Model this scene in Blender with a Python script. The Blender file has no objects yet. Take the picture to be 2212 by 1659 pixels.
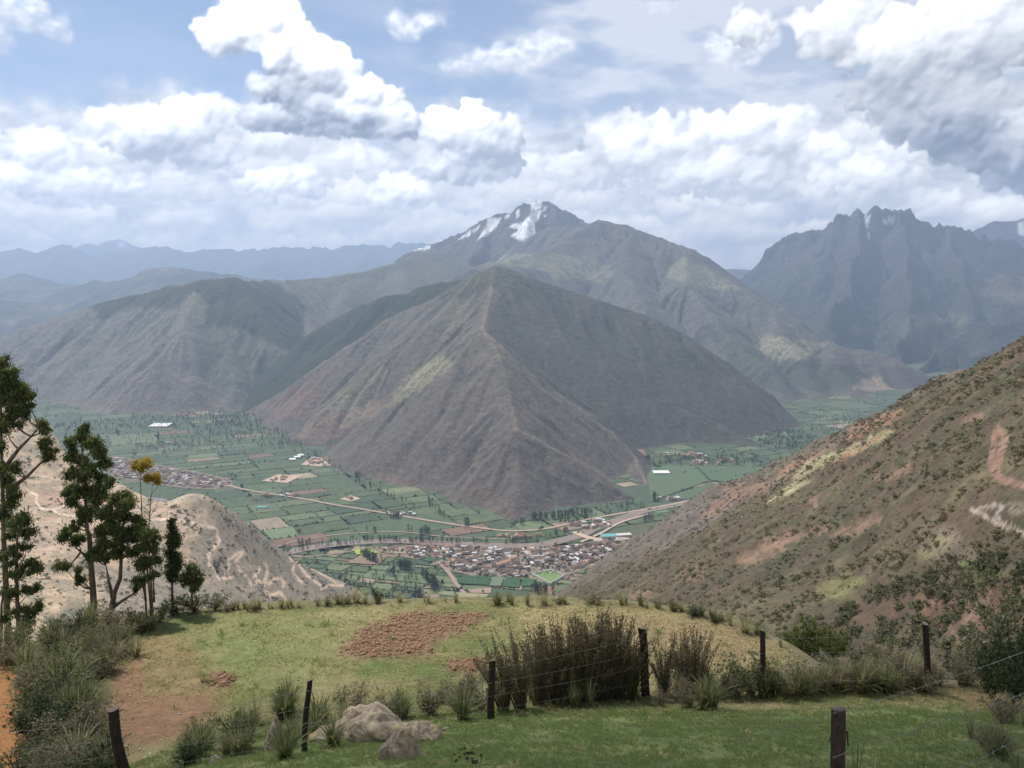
import bpy, math, random
import numpy as np
from mathutils import Vector, Matrix, noise as mnoise

random.seed(7); RNG = np.random.default_rng(11)
scene = bpy.context.scene
COL = scene.collection
rad = math.radians

# ------------------------------------------------------------------ camera
F, CX, CY, VH = 1721.0, 1106.0, 829.5, 626.0      # focal length, centre and horizon row of a 2212 px wide view
TH = math.atan((CY - VH) / F); CT, ST = math.cos(TH), math.sin(TH)
cam_d = bpy.data.cameras.new("camera"); cam = bpy.data.objects.new("camera", cam_d); COL.objects.link(cam)
cam.location = (0, 0, 0); cam.rotation_euler = (rad(90) - TH, 0, 0)
cam_d.sensor_width = 36; cam_d.lens = 36 * F / 2212.0
cam_d.clip_start = 0.2; cam_d.clip_end = 150000
scene.camera = cam

# ------------------------------------------------------------------ light
SUN_EL, SUN_AZ = 58.0, -44.0          # azimuth measured from +Y (view direction) towards +X
SD = Vector((math.sin(rad(SUN_AZ)) * math.cos(rad(SUN_EL)), math.cos(rad(SUN_AZ)) * math.cos(rad(SUN_EL)), math.sin(rad(SUN_EL))))
sl = bpy.data.lights.new("sun", 'SUN'); sl.energy = 5.0; sl.angle = rad(0.5); sl.color = (1.0, 0.95, 0.88)
sun = bpy.data.objects.new("sun", sl); COL.objects.link(sun)
sun.rotation_euler = SD.to_track_quat('Z', 'Y').to_euler()
scene.view_settings.view_transform = 'Standard'; scene.view_settings.look = 'None'
scene.view_settings.exposure = 0.2; scene.view_settings.gamma = 1.0
scene.view_settings.use_curve_mapping = False

# ------------------------------------------------------------------ node helper
class NT:
    def __init__(s, tree): s.t = tree; s.n = tree.nodes; s.l = tree.links
    def new(s, typ, **kw):
        n = s.n.new(typ)
        for k, v in kw.items(): setattr(n, k, v)
        return n
    def put(s, sock, v):
        if v is None: return
        if isinstance(v, bpy.types.NodeSocket): s.l.new(v, sock)
        elif isinstance(v, (tuple, list)) and len(v) == 3 and sock.type == 'RGBA': sock.default_value = (*v, 1)
        else: sock.default_value = v
    def m(s, op, a, b=None, c=None, clamp=False):
        n = s.new('ShaderNodeMath', operation=op); n.use_clamp = clamp
        s.put(n.inputs[0], a)
        if b is not None: s.put(n.inputs[1], b)
        if c is not None: s.put(n.inputs[2], c)
        return n.outputs[0]
    def v(s, op, a, b=None, scale=None):
        n = s.new('ShaderNodeVectorMath', operation=op); s.put(n.inputs[0], a)
        if b is not None: s.put(n.inputs[1], b)
        if scale is not None: s.put(n.inputs['Scale'], scale)
        return n.outputs[1] if op in ('DOT_PRODUCT', 'LENGTH', 'DISTANCE') else n.outputs[0]
    def xyz(s, a, b, c):
        n = s.new('ShaderNodeCombineXYZ'); s.put(n.inputs[0], a); s.put(n.inputs[1], b); s.put(n.inputs[2], c); return n.outputs[0]
    def noise(s, co, scale, detail=4, rough=0.55, dist=0.0, lac=2.0, col=False):
        n = s.new('ShaderNodeTexNoise'); s.put(n.inputs['Vector'], co); s.put(n.inputs['Scale'], scale)
        s.put(n.inputs['Detail'], detail); s.put(n.inputs['Roughness'], rough); s.put(n.inputs['Distortion'], dist); s.put(n.inputs['Lacunarity'], lac)
        return n.outputs['Color' if col else 'Fac']
    def voro(s, co, scale, feature='F1', detail=0.0, rough=0.5, smooth=0.6, rand=1.0, out='Distance'):
        n = s.new('ShaderNodeTexVoronoi', feature=feature); s.put(n.inputs['Vector'], co); s.put(n.inputs['Scale'], scale)
        s.put(n.inputs['Detail'], detail); s.put(n.inputs['Roughness'], rough)
        if feature == 'SMOOTH_F1': s.put(n.inputs['Smoothness'], smooth)
        s.put(n.inputs['Randomness'], rand)
        return n.outputs[out]
    def ramp(s, fac, lo, hi, a=0.0, b=1.0, smooth=True):
        n = s.new('ShaderNodeMapRange', interpolation_type='SMOOTHSTEP' if smooth else 'LINEAR'); n.clamp = True
        for k, val in zip(('Value', 'From Min', 'From Max', 'To Min', 'To Max'), (fac, lo, hi, a, b)): s.put(n.inputs[k], val)
        return n.outputs[0]
    def mix(s, fac, a, b, mode='MIX'):
        n = s.new('ShaderNodeMix', data_type='RGBA', blend_type=mode)
        s.put(n.inputs[0], fac); s.put(n.inputs[6], a); s.put(n.inputs[7], b); return n.outputs[2]
    def mulc(s, col, f):
        return s.v('SCALE', col, scale=f)
    def bump(s, h, strength, dist, normal=None):
        n = s.new('ShaderNodeBump'); s.put(n.inputs['Height'], h); s.put(n.inputs['Strength'], strength); s.put(n.inputs['Distance'], dist)
        if normal is not None: s.put(n.inputs['Normal'], normal)
        return n.outputs[0]

def new_mat(name):
    m = bpy.data.materials.new(name); m.use_nodes = True
    t = NT(m.node_tree); t.n.clear()
    b = t.new('ShaderNodeBsdfPrincipled'); o = t.new('ShaderNodeOutputMaterial'); t.l.new(b.outputs[0], o.inputs[0])
    b.inputs['Roughness'].default_value = 0.9; b.inputs['Specular IOR Level'].default_value = 0.2
    return m, t, b, o

# ------------------------------------------------------------------ picture geometry
def P(u, v, Y):
    a = (u - CX) / F; b = (CY - v) / F
    dy = CT + b * ST; dz = -ST + b * CT; k = Y / dy
    return (a * k, Y, dz * k)
def pix(x, y, z):                       # arrays -> (u, v)
    fw = y * CT - z * ST; up = y * ST + z * CT
    fw = np.maximum(fw, 1e-3)
    return CX + F * x / fw, CY - F * up / fw
FLOOR = -700.0
def on_z(u, v, z=FLOOR):
    p = P(u, v, 1.0); Y = z / p[2]
    return (p[0] * Y, Y, z)

# ------------------------------------------------------------------ numpy noise
_GC = np.cos(np.arange(256) * np.pi / 128).astype(np.float32); _GS = np.sin(np.arange(256) * np.pi / 128).astype(np.float32)
def pn(x, y, seed=0):
    xi = np.floor(x).astype(np.int64); yi = np.floor(y).astype(np.int64)
    xf = (x - xi).astype(np.float32); yf = (y - yi).astype(np.float32)
    def g(ix, iy, fx, fy):
        h = (ix * 374761393 + iy * 668265263 + seed * 2147483647 + 1013904223) & 0xffffffff
        h = ((h ^ (h >> 13)) * 1274126177) & 0xffffffff; h = (h ^ (h >> 16)) & 0xffff
        h = h >> 8; return _GC[h] * fx + _GS[h] * fy
    u = xf * xf * xf * (xf * (xf * 6 - 15) + 10); w = yf * yf * yf * (yf * (yf * 6 - 15) + 10)
    a = g(xi, yi, xf, yf); b = g(xi + 1, yi, xf - 1, yf); c = g(xi, yi + 1, xf, yf - 1); d = g(xi + 1, yi + 1, xf - 1, yf - 1)
    return (a * (1 - u) + b * u) * (1 - w) + (c * (1 - u) + d * u) * w * 1.0
def fbm(x, y, oct=4, seed=0, gain=0.5):
    r = 0; a = 1.0; f = 1.0
    for k in range(oct): r = r + a * pn(x * f, y * f, seed + k * 17); a *= gain; f *= 2.03
    return r
def ridged(x, y, oct=3, seed=0, gain=0.5):
    r = 0; a = 1.0; f = 1.0; t = 0
    for k in range(oct): r = r + a * (1 - 2.2 * np.abs(pn(x * f, y * f, seed + k * 13))); t += a; a *= gain; f *= 2.1
    return r / t
def sstep(x, a, b):
    t = np.clip((x - a) / (b - a), 0, 1); return t * t * (3 - 2 * t)
def polysd(u, v, poly):                # signed distance, negative inside
    p = np.array(poly, float); d = np.full(u.shape, 1e18); s = np.ones(u.shape)
    n = len(p)
    for i in range(n):
        a = p[i]; b = p[i - 1]; ex, ey = b - a; wx = u - a[0]; wy = v - a[1]
        t = np.clip((wx * ex + wy * ey) / (ex * ex + ey * ey + 1e-9), 0, 1)
        d = np.minimum(d, (wx - ex * t) ** 2 + (wy - ey * t) ** 2)
        c1 = v >= a[1]; c2 = v < b[1]; c3 = ex * wy > ey * wx
        al = c1 & c2 & c3; no = (~c1) & (~c2) & (~c3); s = np.where(al | no, -s, s)
    return s * np.sqrt(d)
def pmask(u, v, poly, soft=4.0, warp=4.0, ws=25.0, seed=3):
    uu = u + warp * fbm(u / ws, v / ws, 3, seed); vv = v + warp * fbm(u / ws + 9, v / ws + 4, 3, seed + 1)
    return sstep(-polysd(uu, vv, poly), -soft, soft)
def linedist(u, v, pts):
    d = np.full(u.shape, 1e18)
    for a, b in zip(pts[:-1], pts[1:]):
        ex, ey = b[0] - a[0], b[1] - a[1]; wx = u - a[0]; wy = v - a[1]
        t = np.clip((wx * ex + wy * ey) / (ex * ex + ey * ey + 1e-9), 0, 1)
        d = np.minimum(d, (wx - ex * t) ** 2 + (wy - ey * t) ** 2)
    return np.sqrt(d)

# ------------------------------------------------------------------ mesh helpers
def mesh_np(name, V, Fq, mats=(), smooth=True, mi=None, cols=None, attrs=None):
    me = bpy.data.meshes.new(name)
    V = np.ascontiguousarray(V, np.float32); Fq = np.ascontiguousarray(Fq, np.int32); k = Fq.shape[1]
    me.vertices.add(len(V)); me.vertices.foreach_set('co', V.ravel())
    me.loops.add(Fq.size); me.loops.foreach_set('vertex_index', Fq.ravel())
    me.polygons.add(len(Fq)); me.polygons.foreach_set('loop_start', np.arange(len(Fq), dtype=np.int32) * k)
    if smooth is True: me.polygons.foreach_set('use_smooth', np.ones(len(Fq), bool))
    for m in mats: me.materials.append(m)
    if mi is not None: me.polygons.foreach_set('material_index', np.ascontiguousarray(mi, np.int32))
    me.update(calc_edges=True)
    if cols is not None:
        at = me.attributes.new('Col', 'FLOAT_COLOR', 'POINT'); c = np.ones((len(V), 4), np.float32); c[:, :3] = cols
        at.data.foreach_set('color', c.ravel())
    for k2, a in (attrs or {}).items():
        at = me.attributes.new(k2, 'FLOAT', 'POINT'); at.data.foreach_set('value', np.ascontiguousarray(a, np.float32))
    return me
def link(name, me, parent=None, loc=None, rotz=None, scale=None):
    o = bpy.data.objects.new(name, me); COL.objects.link(o)
    if parent is not None: o.parent = parent
    if loc is not None: o.location = loc
    if rotz is not None: o.rotation_euler = (0, 0, rotz)
    if scale is not None: o.scale = scale if isinstance(scale, (tuple, list)) else (scale,) * 3
    return o
def tag(o, label=None, cat=None, group=None, kind=None):
    if label: o['label'] = label
    if cat: o['category'] = cat
    if group: o['group'] = group
    if kind: o['kind'] = kind
    return o
def grid_faces(nu, nv):
    i = np.arange(nu - 1)[:, None] * nv + np.arange(nv - 1)[None, :]
    i = i.ravel(); return np.stack([i, i + nv, i + nv + 1, i + 1], 1)
def trim(V, Fq, keep, cols=None):
    Fk = Fq[keep[Fq].any(1)]; used = np.zeros(len(V), bool); used[Fk] = True
    idx = np.cumsum(used) - 1
    return V[used], idx[Fk], (cols[used] if cols is not None else None)

class MB:                                # small mesh builder from lists
    def __init__(s): s.v = []; s.f = []; s.m = []
    def add(s, vs, fs, mi=0):
        o = len(s.v); s.v += [tuple(p) for p in vs]; s.f += [tuple(i + o for i in f) for f in fs]; s.m += [mi] * len(fs)
    def tube(s, pts, rads, n=6, mi=0, cap=True):
        pts = [Vector(p) for p in pts]; o = len(s.v)
        for i, p in enumerate(pts):
            d = (pts[min(i + 1, len(pts) - 1)] - pts[max(i - 1, 0)]); d.normalize()
            a = d.cross(Vector((0.31, 0.93, 0.17))); a.normalize(); b = d.cross(a)
            for k in range(n):
                t = 2 * math.pi * k / n; s.v.append(tuple(p + (a * math.cos(t) + b * math.sin(t)) * rads[i]))
        for i in range(len(pts) - 1):
            for k in range(n):
                s.f.append((o + i * n + k, o + i * n + (k + 1) % n, o + (i + 1) * n + (k + 1) % n, o + (i + 1) * n + k)); s.m.append(mi)
        if cap:
            s.f.append(tuple(o + (len(pts) - 1) * n + k for k in range(n))); s.m.append(mi)
            s.f.append(tuple(o + k for k in reversed(range(n)))); s.m.append(mi)
    def mesh(s, name, mats, smooth=False):
        me = bpy.data.meshes.new(name); me.from_pydata(s.v, [], s.f)
        for m in mats: me.materials.append(m)
        me.polygons.foreach_set('material_index', s.m)
        if smooth: me.polygons.foreach_set('use_smooth', [True] * len(s.f))
        me.update(); return me
# ------------------------------------------------------------------ clouds, worked out as colour + cover over azimuth / elevation
def ray_dir(u, v):
    a = (u - CX) / F; b = (CY - v) / F
    d = np.array([a, CT + b * ST, -ST + b * CT]); d /= np.linalg.norm(d)
    return math.degrees(math.atan2(d[0], d[1])), math.degrees(math.asin(d[2]))
def blur(a, r):
    r = int(max(1, r)); a = np.asarray(a, np.float32)
    if r >= 6:                                    # wide blur on a coarser grid
        k = max(2, r // 3); H, W = a.shape; h, w = -(-H // k), -(-W // k)
        p = np.pad(a, ((0, h * k - H), (0, w * k - W)), mode='edge').reshape(h, k, w, k).mean((1, 3))
        p = blur(p, r / k)
        yi = np.clip((np.arange(H) + .5) / k - .5, 0, h - 1.001); xi = np.clip((np.arange(W) + .5) / k - .5, 0, w - 1.001)
        y0 = yi.astype(int); x0 = xi.astype(int); y1 = np.minimum(y0 + 1, h - 1); x1 = np.minimum(x0 + 1, w - 1); fy = (yi - y0)[:, None].astype(np.float32); fx = (xi - x0)[None, :].astype(np.float32)
        r0 = p[y0] * (1 - fy) + p[y1] * fy
        return r0[:, x0] * (1 - fx) + r0[:, x1] * fx
    for ax in (0, 1):
        for _ in range(2):
            n = a.shape[ax]; pad = [(0, 0), (0, 0)]; pad[ax] = (r + 1, r)
            c = np.cumsum(np.pad(a, pad, mode='edge'), axis=ax, dtype=np.float64)
            a = (c[2 * r + 1:2 * r + 1 + n] - c[:n]) if ax == 0 else (c[:, 2 * r + 1:2 * r + 1 + n] - c[:, :n])
            a = (a / (2 * r + 1)).astype(np.float32)
    return a
_NC = {}
def cfbm(shape, px, key, sx, sy, oct, seed, gain=0.5, shift=0):
    k = (shape, key)
    if k not in _NC:
        yy, xx = np.mgrid[0:shape[0], 0:shape[1]].astype(np.float32); _NC[k] = fbm(xx / (px * sx), yy / (px * sy), oct, seed, gain).astype(np.float32)
    return np.roll(_NC[k], (shift * 97 % shape[0] // 3, shift * 211 % shape[1]), (0, 1))
_LC = [0]
def cloud_layer(shape, cores, rs, px, detail=1.0, flat=0.0, fuzz=1.0, soft=0.7):
    """cores: (cx, cy, rx, ry, tone_lo, tone_hi) in image px, row 0 = bottom. returns cover, light, tone"""
    H, W = shape; Z = np.full(shape, -1e3, np.float32); T = np.zeros(shape, np.float32)
    def splat(cx, cy, z, r, tone):
        x0, x1 = int(max(0, cx - r)), int(min(W, cx + r + 2)); y0, y1 = int(max(0, cy - r)), int(min(H, cy + r + 2))
        if x1 <= x0 or y1 <= y0: return
        yy, xx = np.ogrid[y0:y1, x0:x1]
        q = r * r - (xx - cx) ** 2 - (yy - cy) ** 2
        h = z + np.sqrt(np.maximum(q, 0)); h = np.where(q > 0, h, -1e3)
        s = Z[y0:y1, x0:x1]; mk = h > s; s[mk] = h[mk]; T[y0:y1, x0:x1][mk] = tone
    for (cx, cy, rx, ry, tl, th) in cores:
        n = int(10 + rx * ry / (ry * ry) * 16)
        for _ in range(n):
            a = rs.uniform(0, 2 * math.pi); q = math.sqrt(rs.uniform(0, 1)) * 0.85
            ox, oy = math.cos(a) * q, math.sin(a) * q
            if flat and oy < -0.35: oy = -0.35 - (abs(oy) - 0.35) * (1 - flat)
            r = ry * rs.uniform(0.24, 0.5) * (1.1 - 0.5 * q)
            x, y = cx + ox * rx, cy + oy * ry; z = ry * 0.8 * math.sqrt(max(0, 1 - q * q))
            tn = lambda yy: tl + (th - tl) * min(1, max(0, ((yy - cy) / ry + 0.8) / 1.5))
            splat(x, y, z, r, tn(y))
            for _ in range(int(9 * detail)):
                b = rs.uniform(0, 2 * math.pi); e = rs.uniform(0.0, 1.0); rr = r * rs.uniform(0.25, 0.5)
                x2, y2, z2 = x + math.cos(b) * r * math.sin(e * 1.6), y + math.sin(b) * r * math.sin(e * 1.6), z + r * math.cos(e * 1.6) * 0.8
                splat(x2, y2, z2, rr, tn(y2))
                if detail > 0.7:
                    for _ in range(4):
                        b3 = rs.uniform(0, 2 * math.pi); r3 = rr * rs.uniform(0.3, 0.5)
                        splat(x2 + math.cos(b3) * rr * .8, y2 + math.sin(b3) * rr * .8, z2 + rr * .45, r3, tn(y2))
    yy, xx = np.mgrid[0:H, 0:W].astype(np.float32)
    # curl the edges with noise
    _LC[0] += 1; q = _LC[0]; N = lambda *k: cfbm(shape, px, *k, shift=q)
    wx = N('w', 1.1, 1.1, 5, 21, .55) * px * 0.34 * fuzz; wy = N('w2', 1.1, 1.1, 5, 22, .55) * px * 0.34 * fuzz
    ix = np.clip((xx + wx), 0, W - 1).astype(int); iy = np.clip((yy + wy), 0, H - 1).astype(int)
    Z = Z[iy, ix]; T = T[iy, ix]
    cov = (Z > -900).astype(np.float32)
    Zf = np.where(cov > 0, Z, 0)
    den = np.maximum(blur(cov, 1), 1e-3); Zs = blur(Zf, 1) / den
    light = np.zeros(shape)
    for r, wgt in ((1, 0.14), (3, 0.26), (8, 0.36), (20, 0.35)):
        k = r * px / 18.0
        Zb = blur(Zf, k); Cb = np.maximum(blur(cov, k), 0.05); Zb = Zb / Cb
        gy, gx = np.gradient(Zb); nl = (-gx * -0.42 - gy * -0.0 + gy * -0.80 + 0.42) / np.sqrt(gx * gx + gy * gy + 1)
        light += wgt * np.clip(nl, -0.6, 1.0)
        if r >= 8: light += 0.10 * np.clip((Zs - Zb) / (k * 2.0), -1, 1)
    light = (light - 0.42) * 1.75 + 0.42
    light += 0.16 * N('w', 1.1, 1.1, 5, 21, .55)
    big = N('b', 3.2, 1.6, 3, 33)
    light += 0.28 * big
    sf = sstep(np.roll(N('b', 3.2, 1.6, 3, 33), 133, 1), -.25, .45) * soft       # where the edge frays into wisps
    wide = sstep(blur(cov, px * .45) + 0.22 * N('w2', 1.1, 1.1, 5, 22, .55), .25, .95)
    cov = sstep(blur(cov, max(1, px * .07)), .1, .9) * (1 - sf) + wide * sf
    light = light * (1 - .45 * sf) + .45 * sf * blur(light, px * .5)
    return cov, light, blur(T, max(1, px * 0.22))
def lerp(a, b, t): return a[None, None, :] * (1 - t[..., None]) + b[None, None, :] * t[..., None]

def make_clouds(px=16, A0=-50.0, A1=50.0, E0=-2.0, E1=46.0):
    W = int((A1 - A0) * px); H = int((E1 - E0) * px); rs = random.Random(5)
    yy, xx = np.mgrid[0:H, 0:W].astype(np.float32); az = A0 + (xx + .5) / px; el = E0 + (yy + .5) / px
    acc = np.zeros((H, W, 3)); alp = np.zeros((H, W))
    def over(c, a):
        nonlocal acc, alp
        acc = acc * (1 - a[..., None]) + c * a[..., None]; alp = alp * (1 - a) + a
    def cores(lst):
        out = []
        for (u, v, ru, rv, tl, th) in lst:
            a, e = ray_dir(u, v); a2, _ = ray_dir(u + ru, v); _, e2 = ray_dir(u, v - rv)
            out.append(((a - A0) * px, (e - E0) * px, abs(a2 - a) * px, abs(e2 - e) * px, tl, th))
        return out
    C = lambda *a: np.array(a, float)
    # veil
    f = sstep(fbm(az / 9 + el / 30, el / 3.2, 5, 51, .55), -0.35, 0.55)
    side = sstep(az, -16, 8) * 0.85 + 0.12
    low = np.clip((13.5 - el) / 13.5, 0, 1)
    over(C(6.8, 7.1, 7.9) * np.ones((H, W, 1)), np.clip(f * side + sstep(az, -8, 18) * 0.42 + low ** 1.2 * 0.55 * sstep(fbm(az / 14, el / 4, 3, 8), -.8, .3) + low ** 4 * .4, 0, 0.96))
    # small upper clouds
    c, l, t = cloud_layer((H, W), cores([(40, 30, 120, 48, .5, 1), (110, 70, 60, 22, .5, 1), (-60, 60, 90, 60, .4, 1), (870, 60, 70, 34, .6, .9), (930, 45, 45, 20, .6, .9), (1090, 128, 110, 38, .55, 1), (1180, 100, 70, 34, .6, 1), (1000, 150, 60, 22, .5, .9), (1420, 20, 60, 22, .6, .9), (1590, 105, 90, 44, .5, .95), (1640, 80, 60, 30, .6, .9),
                                          (300, -250, 200, 70, .4, 1), (1200, -380, 260, 90, .4, 1), (1700, -250, 160, 60, .4, 1), (-500, -100, 200, 80, .4, 1)]), rs, px, 0.8, fuzz=2.6)
    k = blur(c, px * .22); a = sstep(k, 0.15, 1.0) * (0.45 + 0.5 * sstep(fbm(az * 1.1, el * 1.6, 4, 77), -.4, .4))
    over(lerp(C(6.2, 6.5, 7.3), C(9.4, 9.4, 9.5), np.clip(0.25 + l * 0.55 + (t - .6) * .5, 0, 1)), a * 0.92)
    # a closed sheet of distant cloud below about 13 degrees
    top = 12.2 + 2.0 * fbm(az / 6.5, az * 0 + 2.2, 4, 71) + 1.2 * fbm(az / 2.0, el / 2.0, 4, 72)
    tx = np.clip(.5 + .8 * fbm(az / 3.6, el / 1.9, 6, 73, .6) + .25 * fbm(az / 1.3, el / .8, 4, 74), 0, 1)
    over(lerp(C(5.2, 5.6, 6.7), C(8.0, 8.05, 8.3), tx), sstep(top - el, -.6, 1.4) * .97)
    # the bank: many lumps, farther ones first and smaller
    lst = []
    for row, (v0, n, ru, rv) in enumerate([(330, 26, 150, 52), (390, 30, 135, 44), (440, 34, 120, 36), (490, 40, 100, 27), (540, 46, 90, 20)]):
        for _ in range(n):
            u = rs.uniform(-900, 3100); v = v0 + rs.uniform(-34, 34) + (30 if row == 0 and 1130 < u < 1330 else 0)
            s = rs.uniform(.6, 1.25); tl = rs.uniform(.02, .4)
            lst.append((u, v, ru * s, rv * s * rs.uniform(.8, 1.2), tl, tl + rs.uniform(.35, .75)))
    for part in (lst[:56], lst[56:90], lst[90:]):
        c, l, t = cloud_layer((H, W), cores(part), rs, px, 0.75, flat=0.6, fuzz=1.5)
        f = np.clip(-0.05 + l * 0.42 + t * 0.62 + 0.2 * fbm(az / 2.2, el / 1.2, 4, 61), 0, 1)
        w_ = np.clip((el - 1) / 11, 0, 1)[..., None]
        cc = lerp(C(5.9, 6.15, 6.8), C(9.6, 9.1, 8.3), f) * (1 - w_) + lerp(C(5.9, 6.1, 6.8), C(9.7, 9.7, 9.6), f) * w_
        over(cc, c * 0.95)
    # sharper cumulus masses
    c, l, t = cloud_layer((H, W), cores([(1390, 330, 90, 60, .3, .8), (1330, 300, 34, 36, .4, .9), (1480, 300, 110, 62, .35, 1), (1640, 290, 130, 66, .35, 1), (1720, 260, 60, 38, .6, 1), (1560, 380, 190, 60, .2, .75), (1850, 400, 170, 62, .2, .8), (1985, 450, 150, 44, .3, .85), (2150, 470, 120, 44, .3, .85), (1780, 330, 80, 50, .3, .9)]), rs, px, 1.0, fuzz=1.2)
    over(lerp(C(6.0, 6.3, 7.0), C(10.0, 9.95, 9.8), np.clip(-0.1 + l * 0.5 + t * 0.62, 0, 1)), c)
    c, l, t = cloud_layer((H, W), cores([(330, 285, 140, 66, .2, 1), (230, 275, 60, 38, .3, 1), (430, 245, 80, 50, .4, 1), (500, 250, 34, 34, .7, 1), (400, 330, 150, 40, .1, .6), (1030, 290, 100, 72, .15, 1), (950, 270, 50, 40, .5, 1), (1090, 310, 44, 60, .1, .8), (1000, 360, 150, 44, .1, .5), (90, 330, 110, 46, .4, 1), (30, 390, 120, 40, .4, .95), (200, 400, 150, 40, .3, .9), (620, 400, 120, 40, .3, .8), (860, 420, 80, 44, .5, 1)]), rs, px, 1.0, flat=.4, fuzz=1.2)
    over(lerp(C(5.7, 6.0, 6.8), C(10.3, 10.3, 10.2), np.clip(-0.14 + l * 0.6 + t * 0.62, -.25, 1)), c)
    # the tower and its grey foot
    c, l, t = cloud_layer((H, W), cores([(480, 75, 70, 52, .45, 1), (560, 40, 100, 70, .6, 1.1), (620, 110, 90, 70, .5, 1.1), (550, -30, 100, 60, .7, 1.1), (700, 150, 90, 66, .35, 1.1), (610, 190, 80, 50, .05, .5), (790, 225, 90, 60, .25, 1.05), (700, 235, 110, 44, .1, .6), (850, 262, 56, 44, .3, 1), (590, 258, 92, 36, -.25, .1), (640, 215, 60, 40, -.1, .35), (720, 280, 150, 26, -.25, .15), (830, 290, 80, 20, -.2, .15)]), rs, px, 1.25, flat=.5, fuzz=0.9)
    over(lerp(C(4.9, 5.2, 6.1), C(10.9, 10.9, 10.8), np.clip(-0.10 + l * 0.62 + t * 0.62, -.35, 1)), c)
    # upper right mass with dark underside
    c, l, t = cloud_layer((H, W), cores([(1830, 60, 150, 80, .6, 1), (1950, 110, 170, 90, .5, 1), (2120, 60, 190, 110, .6, 1), (2000, 190, 180, 70, 0, .6), (1880, 200, 80, 34, .1, .7), (2080, 250, 210, 80, -.25, .2), (2190, 310, 170, 70, -.35, .0), (2080, 330, 90, 34, -.3, .05), (1960, 270, 110, 50, -.1, .3), (2230, 380, 150, 50, -.3, .1), (2350, 250, 220, 150, -.2, .6), (2600, 200, 260, 160, -.1, .8), (1620, 60, 70, 44, .6, 1), (2000, -120, 300, 120, .5, 1), (2700, -100, 300, 160, .4, 1)]), rs, px, 0.9, fuzz=2.0)
    over(lerp(C(4.3, 4.65, 5.5), C(9.4, 9.35, 9.2), np.clip(0.0 + l * 0.40 + t * 0.72, -.35, 1)), c * .98)
    return acc, alp, (A0, A1, E0, E1)

def make_far_clouds(px=5):
    W, H = 360 * px, 92 * px; rs = random.Random(9)
    yy, xx = np.mgrid[0:H, 0:W].astype(np.float32); el = -2 + (yy + .5) / px
    acc = np.zeros((H, W, 3)); alp = np.zeros((H, W)); C = lambda *a: np.array(a, float)
    low = np.clip((13.5 - el) / 13.5, 0, 1); a = np.clip(low * .8 + .25, 0, .95); acc = C(6.8, 7.1, 7.9) * a[..., None]; alp = a
    for n, e0, e1, rr in ((70, 26, 80, 7), (150, 12, 26, 5), (260, 0, 13, 4)):
        cs = [(rs.uniform(0, W), (rs.uniform(e0, e1) + 2) * px, rr * 2.2 * px * rs.uniform(.5, 1.2), rr * .55 * px * rs.uniform(.6, 1.3), rs.uniform(0, .4), 1) for _ in range(n)]
        c, l, t = cloud_layer((H, W), cs, rs, px, .4, fuzz=1.5); a = sstep(blur(c, 1), .1, .95) * .93
        cc = lerp(C(5.7, 6.0, 6.8), C(9.8, 9.8, 9.6), np.clip(l * .5 + t * .55, 0, 1))
        acc = acc * (1 - a[..., None]) + cc * a[..., None]; alp = alp * (1 - a) + a
    return acc, alp
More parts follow.
